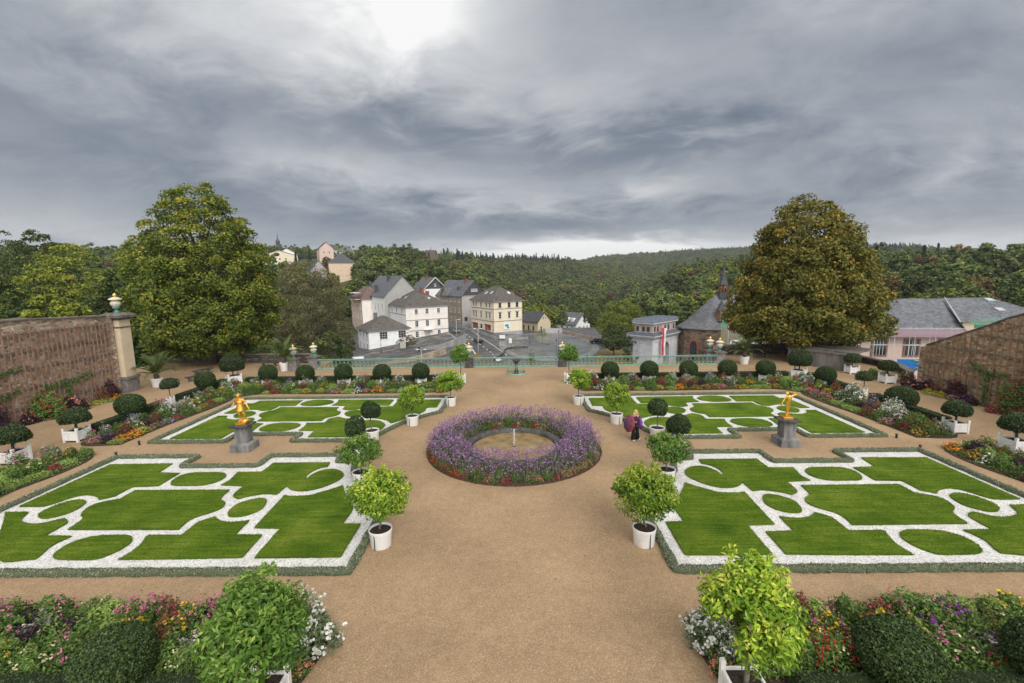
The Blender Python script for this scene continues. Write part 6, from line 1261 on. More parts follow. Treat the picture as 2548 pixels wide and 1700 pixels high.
for mi, (xa, xb, m_) in enumerate(((-.48, -.02, M_FLAGR), (-.02, .34, M_FLAGW))):
    b = MB(); wv = .10*np.sin(zz_*2.1+mi); nar = np.where(zz_ > 4.6, 1+ (zz_-4.6)*.5, 1)
    v = np.concatenate([np.c_[xa*nar + wv*.5, -.9+wv, zz_], np.c_[xb*nar + wv*.5, -.9+wv*.6+.05, zz_]]); k = len(zz_); i = np.arange(k-1)
    b.add(v, np.stack([i, i+1, i+k+1, i+k], 1), 0, None, True); b.build('cloth', m_, f)
# ---------------------------------------------------------------- church
c = empty('church', (0, 0, 0), 'brown stone church with steep grey slate roof and thin spire', 'church'); M_CST = rubble('church_stone', [(0, (.10, .065, .04)), (.5, (.19, .13, .09)), (1, (.28, .21, .15))], (1.2, 1.2, 2.2), (.20, .15, .11)); M_RSD = mat('red_sandstone', (.26, .09, .06), (.36, .15, .10), 2, .85)
FP = [(37.0, 103.5), (37.4, 100.9), (40.6, 97.6), (46.2, 96.3), (66, 97.4), (66, 108.5), (40.5, 108.5)]
b = MB(); b.prism(FP, -14, -2.6); b.build('wall', M_CST, c)
ctr = np.array([46, 102.6]); EV = [tuple(ctr + (np.array(p)-ctr)*1.07) for p in FP]; EV[4] = (66, 96.4); EV[5] = (66, 109.4)
b = MB(); A_, B_ = (44.6, 102.6, 4.4), (66, 102.8, 4.4); E3 = [(x_, y_, -2.75) for x_, y_ in EV]; MID = [tuple(np.array(e)*.74 + np.array(A_ if i not in (4, 5) else B_)*.26 - np.array((0, 0, .55))) for i, e in enumerate(E3)]
for i in (6, 0, 1, 2): j = (i+1) % 7; b.poly([E3[i], E3[j], MID[j], MID[i]]); b.poly([MID[i], MID[j], A_])
for i, (p_, q_) in ((3, (A_, B_)), (5, (B_, A_))): j = (i+1) % 7; b.poly([E3[i], E3[j], MID[j], MID[i]]); b.poly([MID[i], MID[j], q_, p_])
b.build('roof', R_SLATE, c); b = MB(); b.prism(EV, -2.95, -2.76); b.build('eaves', M_TRIM, c)
def facewin(p, q, u, z0, z1, w):
    p, q = np.array(p), np.array(q); d = unit(q-p); nrm = np.array([d[1], -d[0]]); o = p + d*u
    n = 9; aa = np.linspace(0, PI, n); prof = [(-w/2, z0), (w/2, z0)] + [(w/2*math.cos(a)*(1 if True else 0), z1 - w*.8 + w*.8*math.sin(a)**.8) for a in aa]
    def sheet(k, off, g=0): return [(o[0]+d[0]*x_*k+nrm[0]*off, o[1]+d[1]*x_*k+nrm[1]*off, (z_ - (z0+z1)/2)*(1+(k-1)*.35)+(z0+z1)/2) for x_, z_ in prof]
    b = MB(); b.poly(sheet(1.5, .05)); fr = b.build('window', M_RSD, c); b = MB(); b.poly(sheet(1, .09)); b.build('pane', M_GLASS, fr)
    b = MB()
    for zz_ in np.arange(z0+.8, z1-.8, .95): b.tube([(o[0]-d[0]*w/2+nrm[0]*.11, o[1]-d[1]*w/2+nrm[1]*.11, zz_), (o[0]+d[0]*w/2+nrm[0]*.11, o[1]+d[1]*w/2+nrm[1]*.11, zz_)], .035, 4)
    b.build('glazing_bars', M_IRON, fr)
facewin(FP[1], FP[2], 2.2, -12.5, -5.6, 1.5); facewin(FP[2], FP[3], 2.7, -12.5, -5.9, 1.6); facewin(FP[3], FP[4], 4.5, -12.5, -5.9, 1.3)
b = MB(); b.box((40.9, 97.0, -9.2), (1.1, 1.5, 9.6), -.5, 0, .85); b.build('buttress', M_CST, c); b = MB(); b.box((46.9, 95.7, -9.2), (1.1, 1.5, 9.6), 0, 0, .85); b.build('buttress', M_CST, c)
b = MB(); b.box((44.2, 98.4, .0), (1.4, 1.6, 2.2), .1); d_ = b.build('roof_turret', M_RSD, c); b = MB(); b.lathe([(1.15, 1.3), (.55, 2.5), (.1, 3.6), (.03, 4.3)], 8, (44.2, 98.4, -.2), smooth=False); b.build('turret_roof', R_DARK, d_)
b = MB(); b.box((46.2, 102.7, 3.6), (2.3, 2.3, 2.6)); b.build('spire_base', R_DARK, c)
b = MB(); 
for k in range(8): a = k*PI/4; b.tube([(46.2+.85*math.cos(a), 102.7+.85*math.sin(a), 5.0), (46.2+.75*math.cos(a), 102.7+.75*math.sin(a), 6.6)], .12, 4)
b.lathe([(.45, 5.0), (.45, 6.5)], 8, (46.2, 102.7, 0)); b.build('belfry', M_RSD, c)
b = MB(); b.lathe([(1.2, 4.8), (1.25, 5.0)], 8, (46.2, 102.7, 0), smooth=False); b.lathe([(1.15, 6.5), (.7, 7.6), (.34, 9.6), (.05, 11.4)], 8, (46.2, 102.7, 0), smooth=False); b.tube([(46.2, 102.7, 11.2), (46.2, 102.7, 12.2)], .05, 5); b.build('spire', R_DARK, c)
# ---------------------------------------------------------------- long slate roofed building with scaffolding
L = empty('long_building', (0, 0, 0), 'long pink building with big grey slate roof behind the right garden wall', 'building')
b = MB(); b.prism([(49, 69), (66, 66.6), (80, 66.8), (80, 84), (49, 84)], -12, -.3); b.build('wall', W_PINK, L)
b = MB(); b.poly([(48.4, 68.1, -.6), (65.3, 65.75, -.6), (69.8, 75.5, 4.5), (54, 77, 4.5)]); b.poly([(54, 77, 4.5), (69.8, 75.5, 4.5), (66.4, 88, -.6), (48.4, 88, -.6)]); b.poly([(48.4, 88, -.6), (48.4, 68.1, -.6), (54, 77, 4.5)]); b.poly([(65.3, 65.75, -.6), (69.8, 75.5, 4.5), (70.3, 75.6, 4.55), (66.2, 68.3, 1.35), (66.2, 66.0, -.7)]); b.build('roof', R_BIG, L)
b = MB(); b.poly([(66.2, 68.3, 1.35), (82.5, 68.3, 1.35), (77.5, 75.6, 4.55), (70.3, 75.6, 4.55)]); b.poly([(82.5, 68.3, 1.35), (82.5, 84, 1.3), (77.5, 75.6, 4.55)]); b.poly([(67, 75.6, 4.55), (77.5, 75.6, 4.55), (82.5, 84, 1.3), (67, 84, 1.3)]); b.build('wing_roof', R_BIG, L)
b = MB(); b.tube([(66.2, 68.2, 1.42), (70.3, 75.6, 4.62)], .10, 6); b.build('roof_verge', M_LAMPW, L); b = MB(); b.bbox(67.2, 82, 68.8, 70, -2, 1.3); b.build('wing_wall', W_YEL, L)
for u, y_ in ((76.6, 74.6), (75.3, 71.6)): b = MB(); b.box((0, 0, .06), (1.1, .9, .16)); o = b.build('skylight', M_SKYL, L); o.location = (u, y_, 1.42+(y_-68.3)*.438); o.rotation_euler = (.41, 0, 0)
def lwin(x, z, w=1.7, h_=2.2, name='window'):
    y_ = 71 - (x-34)*4.4/32; a = -math.atan2(4.4, 32); b = MB(); b.box((0, -.06, 0), (w+.5, .1, h_+.5)); o = b.build(name, M_BRICKR if False else mat_surround, L); o.location = (x, y_, z); o.rotation_euler.z = a
    b = MB(); b.box((0, -.12, 0), (w, .05, h_)); b.build('pane', M_GLASS, o); b = MB()
    for k in (-1, 0, 1): b.box((k*w/4, -.155, 0), (.06, .03, h_))
    b.box((0, -.156, h_*.2), (w, .028, .09)); b.build('glazing_bars', M_FRAME, o)
mat_surround = mat('brown_surround', (.22, .12, .10), (.30, .18, .14), 3, .8)
for x in (51, 54.6, 58.9, 63.5): lwin(x, -2.3)
b = MB(); b.bbox(69, 71.5, 68.7, 68.79, -.8, .9); b.build('window', mat('green_frame', (.05, .25, .17)), L)
s_ = empty('scaffolding', (0, 0, 0), 'steel scaffolding with safety nets along the pink building', 'scaffold'); b = MB()
for x in np.arange(49.5, 67, 2.6):
    y_ = 69.4 - (x-34)*4.4/32
    for o_ in (0, -.9): b.tube([(x, y_+o_, -12), (x, y_+o_, 1.0)], .035, 5)
for z in (-5.6, -3.6, -1.6, .1, .8):
    for o_ in (0, -.9): b.tube([(49.5, 67.3+o_, z), (66.5, 64.9+o_, z)], .03, 5)
b.build('poles', M_LAMPW, s_)
def netm(n, col, a):
    m, nt, bs = newmat(n); bs.inputs['Base Color'].default_value = (*col, 1); bs.inputs['Alpha'].default_value = a; bs.inputs['Roughness'].default_value = .8; return m
M_NETP = netm('pinkish_net', (.42, .25, .30), .55); M_NETG = netm('green_net', (.03, .34, .20), .6); M_NETG2 = netm('pale_green_net', (.10, .36, .26), .35)
b = MB(); b.poly([(49.5, 66.2, -.35), (66.5, 63.8, -.35), (66.5, 63.8, .75), (49.5, 66.2, .75)]); b.build('safety_net', M_NETP, s_)
b = MB(); b.poly([(67, 67.6, 1.0), (82, 67.6, 1.0), (82, 67.6, 2.0), (67, 67.6, 2.0)]); b.build('safety_net', M_NETG2, s_)
# banner in blue with a yellow zigzag, hung on the scaffold
bn = empty('banner', (55.6, 63.4, -4.1), 'blue banner with a yellow zigzag mark below the pink building windows', 'banner', None, -.13); b = MB(); b.bbox(-1.9, 1.9, -.02, .02, -.75, .85); b.build('cloth', mat('blue_cloth', (.01, .12, .36), (.015, .16, .44), 2, .7), bn)
b = MB(); zg = [(.2, .05, .72), (1.6, .05, .45), (.35, .05, .15), (1.6, .05, -.1), (.3, .05, -.45), (1.4, .05, -.7)]; b.tube([(x_, -.05, z_) for x_, y_, z_ in zg], .085, 4); b.build('zigzag', mat('yellow_paint', (.62, .52, .16)), bn)
# yellow building with green nets behind the chestnut
y_ = empty('yellow_building', (0, 0, 0), 'yellow building under green scaffold nets between church and chestnut', 'building'); b = MB(); b.prism([(40.6, 82), (60, 80.5), (60, 90), (40.6, 90)], -12, .2); b.build('wall', W_YEL, y_)
b = MB(); b.poly([(40.2, 81.2, .2), (60.4, 79.7, .2), (60.4, 85.5, 3.0), (43.6, 86.5, 3.0)]); b.poly([(43.6, 86.5, 3.0), (60.4, 85.5, 3.0), (60.4, 91, .2), (40.2, 91, .2)]); b.poly([(40.2, 91, .2), (40.2, 81.2, .2), (43.6, 86.5, 3.0)]); b.build('roof', R_SLATE, y_)
for x in (42.6, 47, 51.4, 55.8): b = MB(); b.box((x, 81.6-(x-39)*.071, -2.2), (1.9, .1, 2.6)); o = b.build('window', M_TEAL if x < 43 else M_TRIM, y_); b = MB(); b.box((x, 81.55-(x-39)*.071, -2.25), (1.5, .06, 2.1)); b.build('pane', M_GLASS, o)
s2 = empty('scaffolding', (0, 0, 0), 'green netted scaffolding in front of the yellow building', 'scaffold'); b = MB()
for x in np.arange(37.6, 56, 2.3): b.tube([(x, 80.4, -12), (x, 80.4, 2.2)], .035, 5)
for z in (-4, -1.8, .3, 1.2, 2.0): b.tube([(37.6, 80.4, z), (55, 80.2, z)], .03, 5)
b.build('poles', M_LAMPW, s2); b = MB(); b.poly([(37.7, 80.3, .3), (46, 80.25, .3), (46, 80.25, 2.0), (37.7, 80.3, 2.0)]); b.build('safety_net', M_NETG2, s2); b = MB(); b.poly([(36.2, 80.2, -.6), (37.0, 80.2, -.6), (37.0, 80.2, 2.4), (36.2, 80.2, 2.4)]); b.build('debris_chute', M_NETG, s2)
wb = empty('banner', (38.4, 78.6, -3.2), 'white banner with black lettering between the right pair of urns', 'banner', None, -.08); b = MB(); k = 12; xs = np.linspace(-1.2, 3.0, k); sag = -.25*np.clip(xs-.5, 0, 9)
v = np.concatenate([np.c_[xs, .05*np.sin(xs*3), .75+sag*.6], np.c_[xs, .05*np.sin(xs*3+.5), -1.0+sag]]); i = np.arange(k-1); b.add(v, np.stack([i, i+1, i+k+1, i+k], 1), 0, None, True); b.build('cloth', M_WHITE_, wb)
lettering('ARC', .6, M_BLACKP, wb, (-.45, -.08, .05), (PI/2, 0, 0)); b = MB()
for i_ in range(3): b.bbox(-.95+i_*.42, -.65+i_*.42, -.09, -.07, -.55, -.3)
b.build('printed_squares', M_BLACKP, wb)
# ---------------------------------------------------------------- terrain, square, roads
def terrain_mat():
    m, nt, b = newmat('meadow_and_forest_floor'); co = nd(nt, 'ShaderNodeNewGeometry').outputs['Position']
    n = nd(nt, 'ShaderNodeTexNoise', {'Vector': co, 'Scale': .05, 'Detail': 8, 'Roughness': .65})
    nt.links.new(ramp(nt, n.outputs[0], [(.3, (.02, .032, .010)), (.55, (.045, .06, .018)), (.75, (.08, .075, .03))]), b.inputs['Base Color']); b.inputs['Roughness'].default_value = .95
    return m
rad = np.r_[np.linspace(48, 220, 44), np.geomspace(228, 2600, 60)]; azs = np.radians(np.linspace(-72, 72, 190))
Rg, Ag = np.meshgrid(rad, azs, indexing='ij'); Xg, Yg = Rg*np.sin(Ag), Rg*np.cos(Ag); Zg = hz(Xg, Yg)
Zg = Zg - np.where((np.abs(Xg) < 62) & (Yg > 44) & (Yg < 196), .9, 0)
na = len(azs); v = np.stack([Xg, Yg, Zg], -1).reshape(-1, 3)
i0 = (np.arange(len(rad)-1)[:, None]*na + np.arange(na-1)[None]).ravel()
b = MB(); b.add(v, np.stack([i0, i0+1, i0+na+1, i0+na], 1), 0, None, True); tag(b.build('hills', terrain_mat()), kind='structure')
b = MB(); b.poly([(-2400, -50, -27), (2400, -50, -27), (2400, 2690, -27), (-2400, 2690, -27)]); tag(b.build('ground', M_TERR := mat('far_ground', (.04, .055, .02), (.06, .07, .03), .01)), kind='structure')
def asphalt(name, a, b_, rough=.5):
    m, nt, bs = newmat(name); co = nd(nt, 'ShaderNodeNewGeometry').outputs['Position']
    n = nd(nt, 'ShaderNodeTexNoise', {'Vector': co, 'Scale': .12, 'Detail': 7, 'Roughness': .65}); n2 = nd(nt, 'ShaderNodeTexNoise', {'Vector': co, 'Scale': .35, 'Detail': 4})
    nt.links.new(ramp(nt, n.outputs[0], [(.35, a), (.65, b_)]), bs.inputs['Base Color'])
    mr = nd(nt, 'ShaderNodeMapRange', {'Value': n2.outputs[0], 'From Min': .4, 'From Max': .6, 'To Min': rough*.55, 'To Max': rough*1.3}); nt.links.new(mr.outputs[0], bs.inputs['Roughness']); return m
A_PAV = asphalt('wet_pavement', (.055, .054, .056), (.10, .098, .098), .6); A_ROAD = asphalt('wet_road', (.045, .045, .047), (.085, .084, .085), .5); A_SQ = asphalt('wet_square_paving', (.075, .078, .078), (.15, .15, .14), .34); A_SQL = asphalt('light_square_paving', (.15, .15, .155), (.22, .22, .22), .5)
def grid_sheet(x0_, x1_, y0_, y1_, st, off, name, m_):
    xs = np.arange(x0_, x1_+.1, st); ys = np.arange(y0_, y1_+.1, st); X_g, Y_g = np.meshgrid(xs, ys, indexing='ij'); n = len(ys)
    i = (np.arange(len(xs)-1)[:, None]*n + np.arange(n-1)[None]).ravel(); b = MB()
    b.add(np.stack([X_g, Y_g, hz(X_g, Y_g)+off], -1).reshape(-1, 3), np.stack([i, i+n, i+n+1, i+1], 1), 0, None, True); return tag(b.build(name, m_), kind='structure')
grid_sheet(-62, 62, 46.2, 196, 2, 0, 'pavement', A_PAV)
def strip(pts, w, off, name, m_, struct=True, par=None, st=1.2):
    p = resample(smooth_poly(pts, 6, 170, False), st); t = unit(np.gradient(p, axis=0)); nr = np.stack([-t[:, 1], t[:, 0]], 1); b = MB(); n = len(p)
    ww = np.linspace(w[0], w[1], n)[:, None] if isinstance(w, tuple) else w
    cols = [p + nr*ww*k for k in (-.5, -.17, .17, .5)]
    v = np.concatenate([np.c_[c, hz(c[:, 0], c[:, 1])+off] for c in cols]); i = np.arange(n-1)
    for k in range(3): b.add(v if k == 0 else v[:0], [], 0) if False else None
    b.add(v, [np.stack([k*n+i+1, k*n+i, (k+1)*n+i, (k+1)*n+i+1], 1) for k in range(3)]); o = b.build(name, m_, par)
    return tag(o, kind='structure') if struct else o
ROAD = [(-24, 166), (-19.5, 152), (-14.5, 138), (-10.0, 127), (-6.6, 116), (-4.8, 104), (-4.4, 90), (-5, 70)]
strip(ROAD, 8.0, .05, 'road', A_ROAD); strip([(-6.5, 118), (-14, 112), (-24, 106), (-40, 98)], 6.0, .045, 'road', A_ROAD)
b = MB(); a = np.linspace(0, 2*PI, 65)[:-1]; rr_ = [1.0, .86, .85, .55, .25, .03]; cx, cy = 9.2, 133.5
v = np.concatenate([np.c_[cx+14.5*q*np.cos(a), cy+27*q*np.sin(a), hz(cx+14.5*q*np.cos(a), cy+27*q*np.sin(a))+.06] for q in rr_]); i = np.arange(64); j = (i+1) % 64
for k in range(5): b.add(v if k == 0 else np.zeros((0, 3)), [], 0) if False else None
b.add(v, [np.stack([i, j, 64+j, 64+i], 1)], 1); b.add(v, [np.stack([k*64+i, k*64+j, k*64+64+j, k*64+64+i], 1) for k in range(1, 5)], 0)
tag(b.build('square', [A_SQ, A_SQL]), kind='structure')
M_MARK = mat('road_marking', (.55, .55, .54), (.66, .66, .65), 2, .7)
def offs(pts, d):
    p = smooth_poly(pts, 6, 170, False); t = unit(np.gradient(p, axis=0)); return p + np.stack([-t[:, 1], t[:, 0]], 1)*d
R_ = resample(smooth_poly(ROAD, 8, 170, False), .5)
for d in (-3.7, 3.7):
    q = offs(ROAD, d); strip(q[4:26], .2, .075, 'road_marking', M_MARK)
q = resample(offs(ROAD, .4), .5)
for k in range(20, 120, 7): strip(q[k:k+4], .22, .078, 'road_marking', M_MARK, st=.5)
for k in range(6): strip([(-17.6+k*1.25, 135.0+.2*k), (-17.0+k*1.25, 135.1+.2*k)], .45, .08, 'road_marking', M_MARK, st=.4)
strip([(-20.5, 141), (-16.0, 132), (-12.2, 123), (-10.6, 115)], .22, .08, 'road_marking', M_MARK)
M_DRY = mat('dry_grass', (.12, .09, .03), (.20, .15, .055), 1.2, .95)
b = MB(); e = [(18.6, 103), (19.6, 110), (21.5, 119), (26, 124), (31, 118), (31, 100), (24, 97)]; e = smooth_poly(e, 5, 170); c_ = e.mean(0); b.add(np.r_[[[*c_, hz1(*c_)+.09]], np.c_[e, hz(e[:, 0], e[:, 1])+.07]], [np.stack([np.zeros(len(e), int), 1+np.arange(len(e)), 1+(np.arange(len(e))+1) % len(e)], 1)]); tag(b.build('dry_lawn', M_DRY), kind='structure')
def kerb_isle(cx, cy, rx, ry, rz_, name, m_, label):
    b = MB(); a = np.linspace(0, 2*PI, 33)[:-1]; p = rot2(np.c_[rx*np.cos(a), ry*np.sin(a)], rz_); z = hz1(cx, cy); o = empty(name, (cx, cy, z), label, 'traffic island'); b.prism(p, -.3, .14); b.build('kerb', M_CONC, o); b = MB(); b.prism(p*.9, .142, .2); b.build('planting', m_, o)
kerb_isle(-10.2, 112.2, 1.7, 5.2, .15, 'traffic_island', M_DRY, 'oval traffic island with dry brown planting on the road')
def rail_wall(name, label, pts, h, m_, t=.35, rail=True, sub=.0):
    p = np.array(pts, float); o = empty(name, (*p[0], hz1(*p[0])), label, 'wall'); b = MB(); c = MB(); base = np.array([*p[0], hz1(*p[0])])
    q = resample(smooth_poly(p, 4, 60, False), 1.6)
    for A, B in zip(q[:-1], q[1:]):
        za, zb = hz1(*A), hz1(*B); d = unit(B-A); nr = np.array([-d[1], d[0]])*t/2; ha, hb = (h, h) if np.isscalar(h) else [np.interp(np.linalg.norm(x_-q[0])/np.linalg.norm(q[-1]-q[0]), [0, 1], h) for x_ in (A, B)]
        v = [(*(A-nr), za-.5), (*(B-nr), zb-.5), (*(B+nr), zb-.5), (*(A+nr), za-.5), (*(A-nr), za+ha), (*(B-nr), zb+hb), (*(B+nr), zb+hb), (*(A+nr), za+ha)]
        b.add(np.array(v)-base, np.array([(4,5,6,7), (0,1,5,4), (1,2,6,5), (2,3,7,6), (3,0,4,7)]))
        if rail:
            for k in (0, .5): P_ = A*(1-k)+B*k; zz_ = (za*(1-k)+zb*k)+(ha*(1-k)+hb*k); c.tube([np.array((*P_, zz_))-base, np.array((*P_, zz_+1.0))-base], .03, 4)
            for hh in (.5, 1.0): c.tube([np.array((*A, za+ha+hh))-base, np.array((*B, zb+hb+hh))-base], .028, 4)
    b.build('stonework', m_, o)
    if rail: c.build('railing', M_IRON, o)
    return o
M_CONCW = mat('stained_concrete', (.20, .20, .20), (.34, .34, .34), .7, .9, .1, 8, stretch=(1, 1, .3))
rail_wall('retaining_wall', 'stained concrete retaining wall with railing beside the pinkish house steps', [(-14.8, 131.5), (-19.0, 126.5), (-23.5, 124.5), (-27, 126)], (2.6, .6), M_CONCW)
rail_wall('retaining_wall', 'brown curved stone wall along the lower lane below the houses', [(-34, 103.5), (-27.5, 107.0), (-22, 112), (-18.6, 117.5)], (.3, 1.9), M_RUB, rail=False)
rail_wall('ramp_wall', 'low grey ramp wall with railing around the cream corner house', [(-17.6, 155), (-12, 146), (-6.3, 138.6), (-4.2, 138.2), (0, 141), (3.5, 144.5)], .8, M_CONCW)
rail_wall('boundary_wall', 'pale boundary wall beside the yellow cottage', [(9.5, 161), (14.6, 160), (16, 159.4)], 1.7, W_GREYW, rail=False)
rail_wall('boundary_wall', 'long brown brick wall behind the wet square', [(16.3, 159), (21, 148), (25.5, 138), (27, 132)], 1.1, M_RUB, rail=False)
rail_wall('boundary_wall', 'low dark curved stone edging on the left of the wet square', [(-5.6, 108), (-3.4, 117), (-3.0, 123), (-.8, 126.2), (3.2, 127)], .45, M_DWALL, rail=False)
rail_wall('fence', 'low railing along the white annex garden', [(-47, 121.5), (-42, 126), (-36.5, 129.5), (-33.5, 131)], .15, M_RUB)
# ---------------------------------------------------------------- street furniture
def post_lamp(x, y, h_, label, arms=1, old=False):
    o = empty('street_lamp', (x, y, hz1(x, y)), label, 'street lamp', 'street lamps round the square'); b = MB(); m_ = M_IRON if old else M_LAMPW
    b.tube([(0, 0, -.3), (0, 0, h_*.3), (0, 0, h_)], [.09, .07, .05], 8)
    if old: b.lathe([(.16, 0), (.14, .5), (.09, .8)], 10); b.lathe([(.10, h_*.45), (.12, h_*.46), (.10, h_*.5)], 8)
    b.build('pole', m_, o)
    if old: b = MB(); b.lathe([(.10, h_), (.2, h_+.35), (.22, h_+.4), (.06, h_+.6), (.01, h_+.7)], 8); b.build('lantern', M_IRON, o)
    else:
        for k in range(arms):
            s = (1, -1)[k]; b = MB(); b.tube([(0, 0, h_-.1), (s*.5, 0, h_)], .035, 5); b.ell((s*.85, 0, h_+.02), (.45, .2, .1), 10, 6); b.build('lamp_head', M_WHITE_, o)
post_lamp(-18.6, 139.6, 5.6, 'single headed pale street lamp at the corner of the pinkish white house'); post_lamp(-10.0, 117.0, 6.6, 'double headed pale street lamp standing on the traffic island end', 2)
post_lamp(4.0, 135, 3.6, 'slim old iron lamp on the far side of the wet square', 1, True); post_lamp(11.4, 122, 5.0, 'tall old iron lamp right of the small square tree', 1, True); post_lamp(9.6, 108.5, 4.6, 'old iron lamp behind the balustrade, beside the right slender citrus', 1, True)
post_lamp(-38.6, 127.5, 4.6, 'old dark lamp in front of the white annex', 1, True); post_lamp(-21.4, 100.5, 4.2, 'double headed white lamp below the curved stone wall', 2); post_lamp(14.9, 95, 3.0, 'small dark lamp just beyond the balustrade near the right citrus', 1, True)
def board(x, y, z0, w, h_, label, m_=M_WHITE_, legs=True, rz_=0):
    o = empty('sign_board', (x, y, hz1(x, y)), label, 'sign', None, rz_); b = MB(); b.bbox(-w/2, w/2, -.03, .03, z0, z0+h_); b.build('panel', m_, o); b = MB()
    for s in ((-w/2+.05, w/2-.05) if w > .8 else (0,)): b.tube([(s, .04, -.2), (s, .04, z0+h_*.95)], .035, 5)
    b.build('post', M_IRON, o)
board(-1.7, 121.5, 2.2, .8, 1.3, 'white traffic sign on a grey post at the square edge'); board(-4.4, 137.4, .7, 1.7, 1.1, 'white notice banner on the railing before the cream house'); board(-31.6, 124.6, .7, 1.6, 1.9, 'pale information board in front of the white annex', mat('pale_board', (.42, .43, .36)), True, .5)
def bench2(x, y, label, m_, w=1.9, rz_=0):
    o = empty('bench', (x, y, hz1(x, y)), label, 'bench', None, rz_); b = MB(); b.bbox(-w/2, w/2, -.25, .25, .42, .5); b.build('seat', m_, o); b = MB(); b.box((0, .27, .74), (w, .06, .42)); b.build('backrest', m_, o)
    for s in (-1, 1): b = MB(); b.bbox(s*w*.4-.05, s*w*.4+.05, -.22, .3, -.2, .42); b.build('leg', M_IRON, o)
bench2(.2, 124.5, 'black bench at the left end of the wet square', M_IRON); bench2(-4.2, 106.3, 'white bench behind the balustrade beside the road', M_WHITE_, 1.9, 1.0); bench2(-41.8, 117.3, 'white bench below the white annex at the left lane', M_WHITE_, 3.0, .3)
# cars
def car(x, y, rz_, col, label, suv=False):
    m_ = bpy.data.materials.new('car_paint'); m_.use_nodes = True; p_ = m_.node_tree.nodes['Principled BSDF']; p_.inputs['Base Color'].default_value = (*col, 1); p_.inputs['Roughness'].default_value = .25; p_.inputs['Metallic'].default_value = .4; p_.inputs['Coat Weight'].default_value = .5
    o = empty('parked_car', (x, y, hz1(x, y)+.07), label, 'car', None, rz_); hb = .12 if suv else 0
    prof = [(-2.15, .30), (-2.2, .62), (-2.08, .86+hb), (-1.7, .95+hb), (-1.1, .98+hb), (1.0, .92+hb), (1.75, .84+hb), (2.12, .70+hb), (2.18, .42), (2.1, .28)]
    b = MB(); P_ = np.array(prof); n = len(P_)
    secs = [(-.82, .94, 0), (-.90, 1.0, 0), (.90, 1.0, 0), (.82, .94, 0)]; v = np.concatenate([np.c_[P_[:, 0]*k, np.full(n, w_), (P_[:, 1]-.3)*(.96 if k < 1 else 1)+.3] for w_, k, _ in secs]); i = np.arange(n); j = (i+1) % n
    b.add(v, [np.stack([q*n+j, q*n+i, (q+1)*n+i, (q+1)*n+j], 1) for q in range(3)] + [i, (3*n+i)[::-1]], 0, None, False); b.build('body', m_, o)
    b = MB(); zc = .96+hb; T = [(-1.85 if suv else -1.5, zc-.03), (-1.55 if suv else -.9, zc+.52), (.15, zc+.54), (1.05, zc-.05)]; v = []
    for w_, k in ((-.80, 0), (-.66, 1), (.66, 1), (.80, 0)): pass
    lo = [(T[0][0], s*.80, T[0][1]) for s in (-1, 1)] + [(T[3][0], s*.80, T[3][1]) for s in (1, -1)]; hi = [(T[1][0], s*.62, T[1][1]) for s in (-1, 1)] + [(T[2][0], s*.62, T[2][1]) for s in (1, -1)]
    b.add(np.array(lo+hi), np.array([(0,1,5,4), (1,2,6,5), (2,3,7,6), (3,0,4,7)])); b.build('windows', M_GLASS, o)
    b = MB(); b.add(np.array(hi)*(1, 1.02, 1) + (0, 0, .008), np.array([(0,1,2,3)])); b.box(((T[1][0]+T[2][0])/2, 0, T[1][1]+.03), (abs(T[2][0]-T[1][0])*.98, 1.22, .05)); b.build('roof', m_, o)
    for sx_ in (-1.32, 1.35):
        for sy in (-1, 1):
            w_ = MB(); w_.lathe([(.33, -.1), (.33, .1)], 16); o2 = w_.build('wheel', M_BLACKP, o); o2.location = (sx_, sy*.82, .33); o2.rotation_euler.x = PI/2; r2 = MB(); r2.lathe([(.2, .101), (.05, .115)], 10); r2.lathe([(.2, -.101), (.05, -.115)], 10); r2.build('rim', M_LAMPW, o2)
    for sy in (-1, 1):
        b = MB(); b.ell((2.08, sy*.62, .68+hb), (.09, .18, .07), 8, 5); b.build('headlight', M_WHITE_, o); b = MB(); b.ell((-2.12, sy*.64, .78+hb), (.05, .14, .1), 8, 5); b.build('tail_light', M_REDP, o)
car(-20.2, 149.5, R(-66), (.12, .125, .13), 'grey estate car coming down the street between the houses', True); car(-11.3, 132.6, R(112), (.012, .016, .03), 'dark blue car driving up the street towards the houses', True); car(24.0, 134.5, R(8), (.008, .008, .009), 'black car parked at the right end of the wet square')
pd = empty('person', (-26.6, 122.0, hz1(-26.6, 122.0)), 'small distant pedestrian in dark clothes on the lane below the white house', 'person', None, 1.2)
figure('body', STAND, [M_SKIN], pd); trousers(STAND, M_BLACK, pd, .08); jacket(STAND, M_NAVY, pd); shoes(STAND, M_BLACK, pd); b = MB(); b.ell((0, .02, 1.6), (.10, .11, .09), 10, 8); b.build('hair', M_DHAIR, pd)
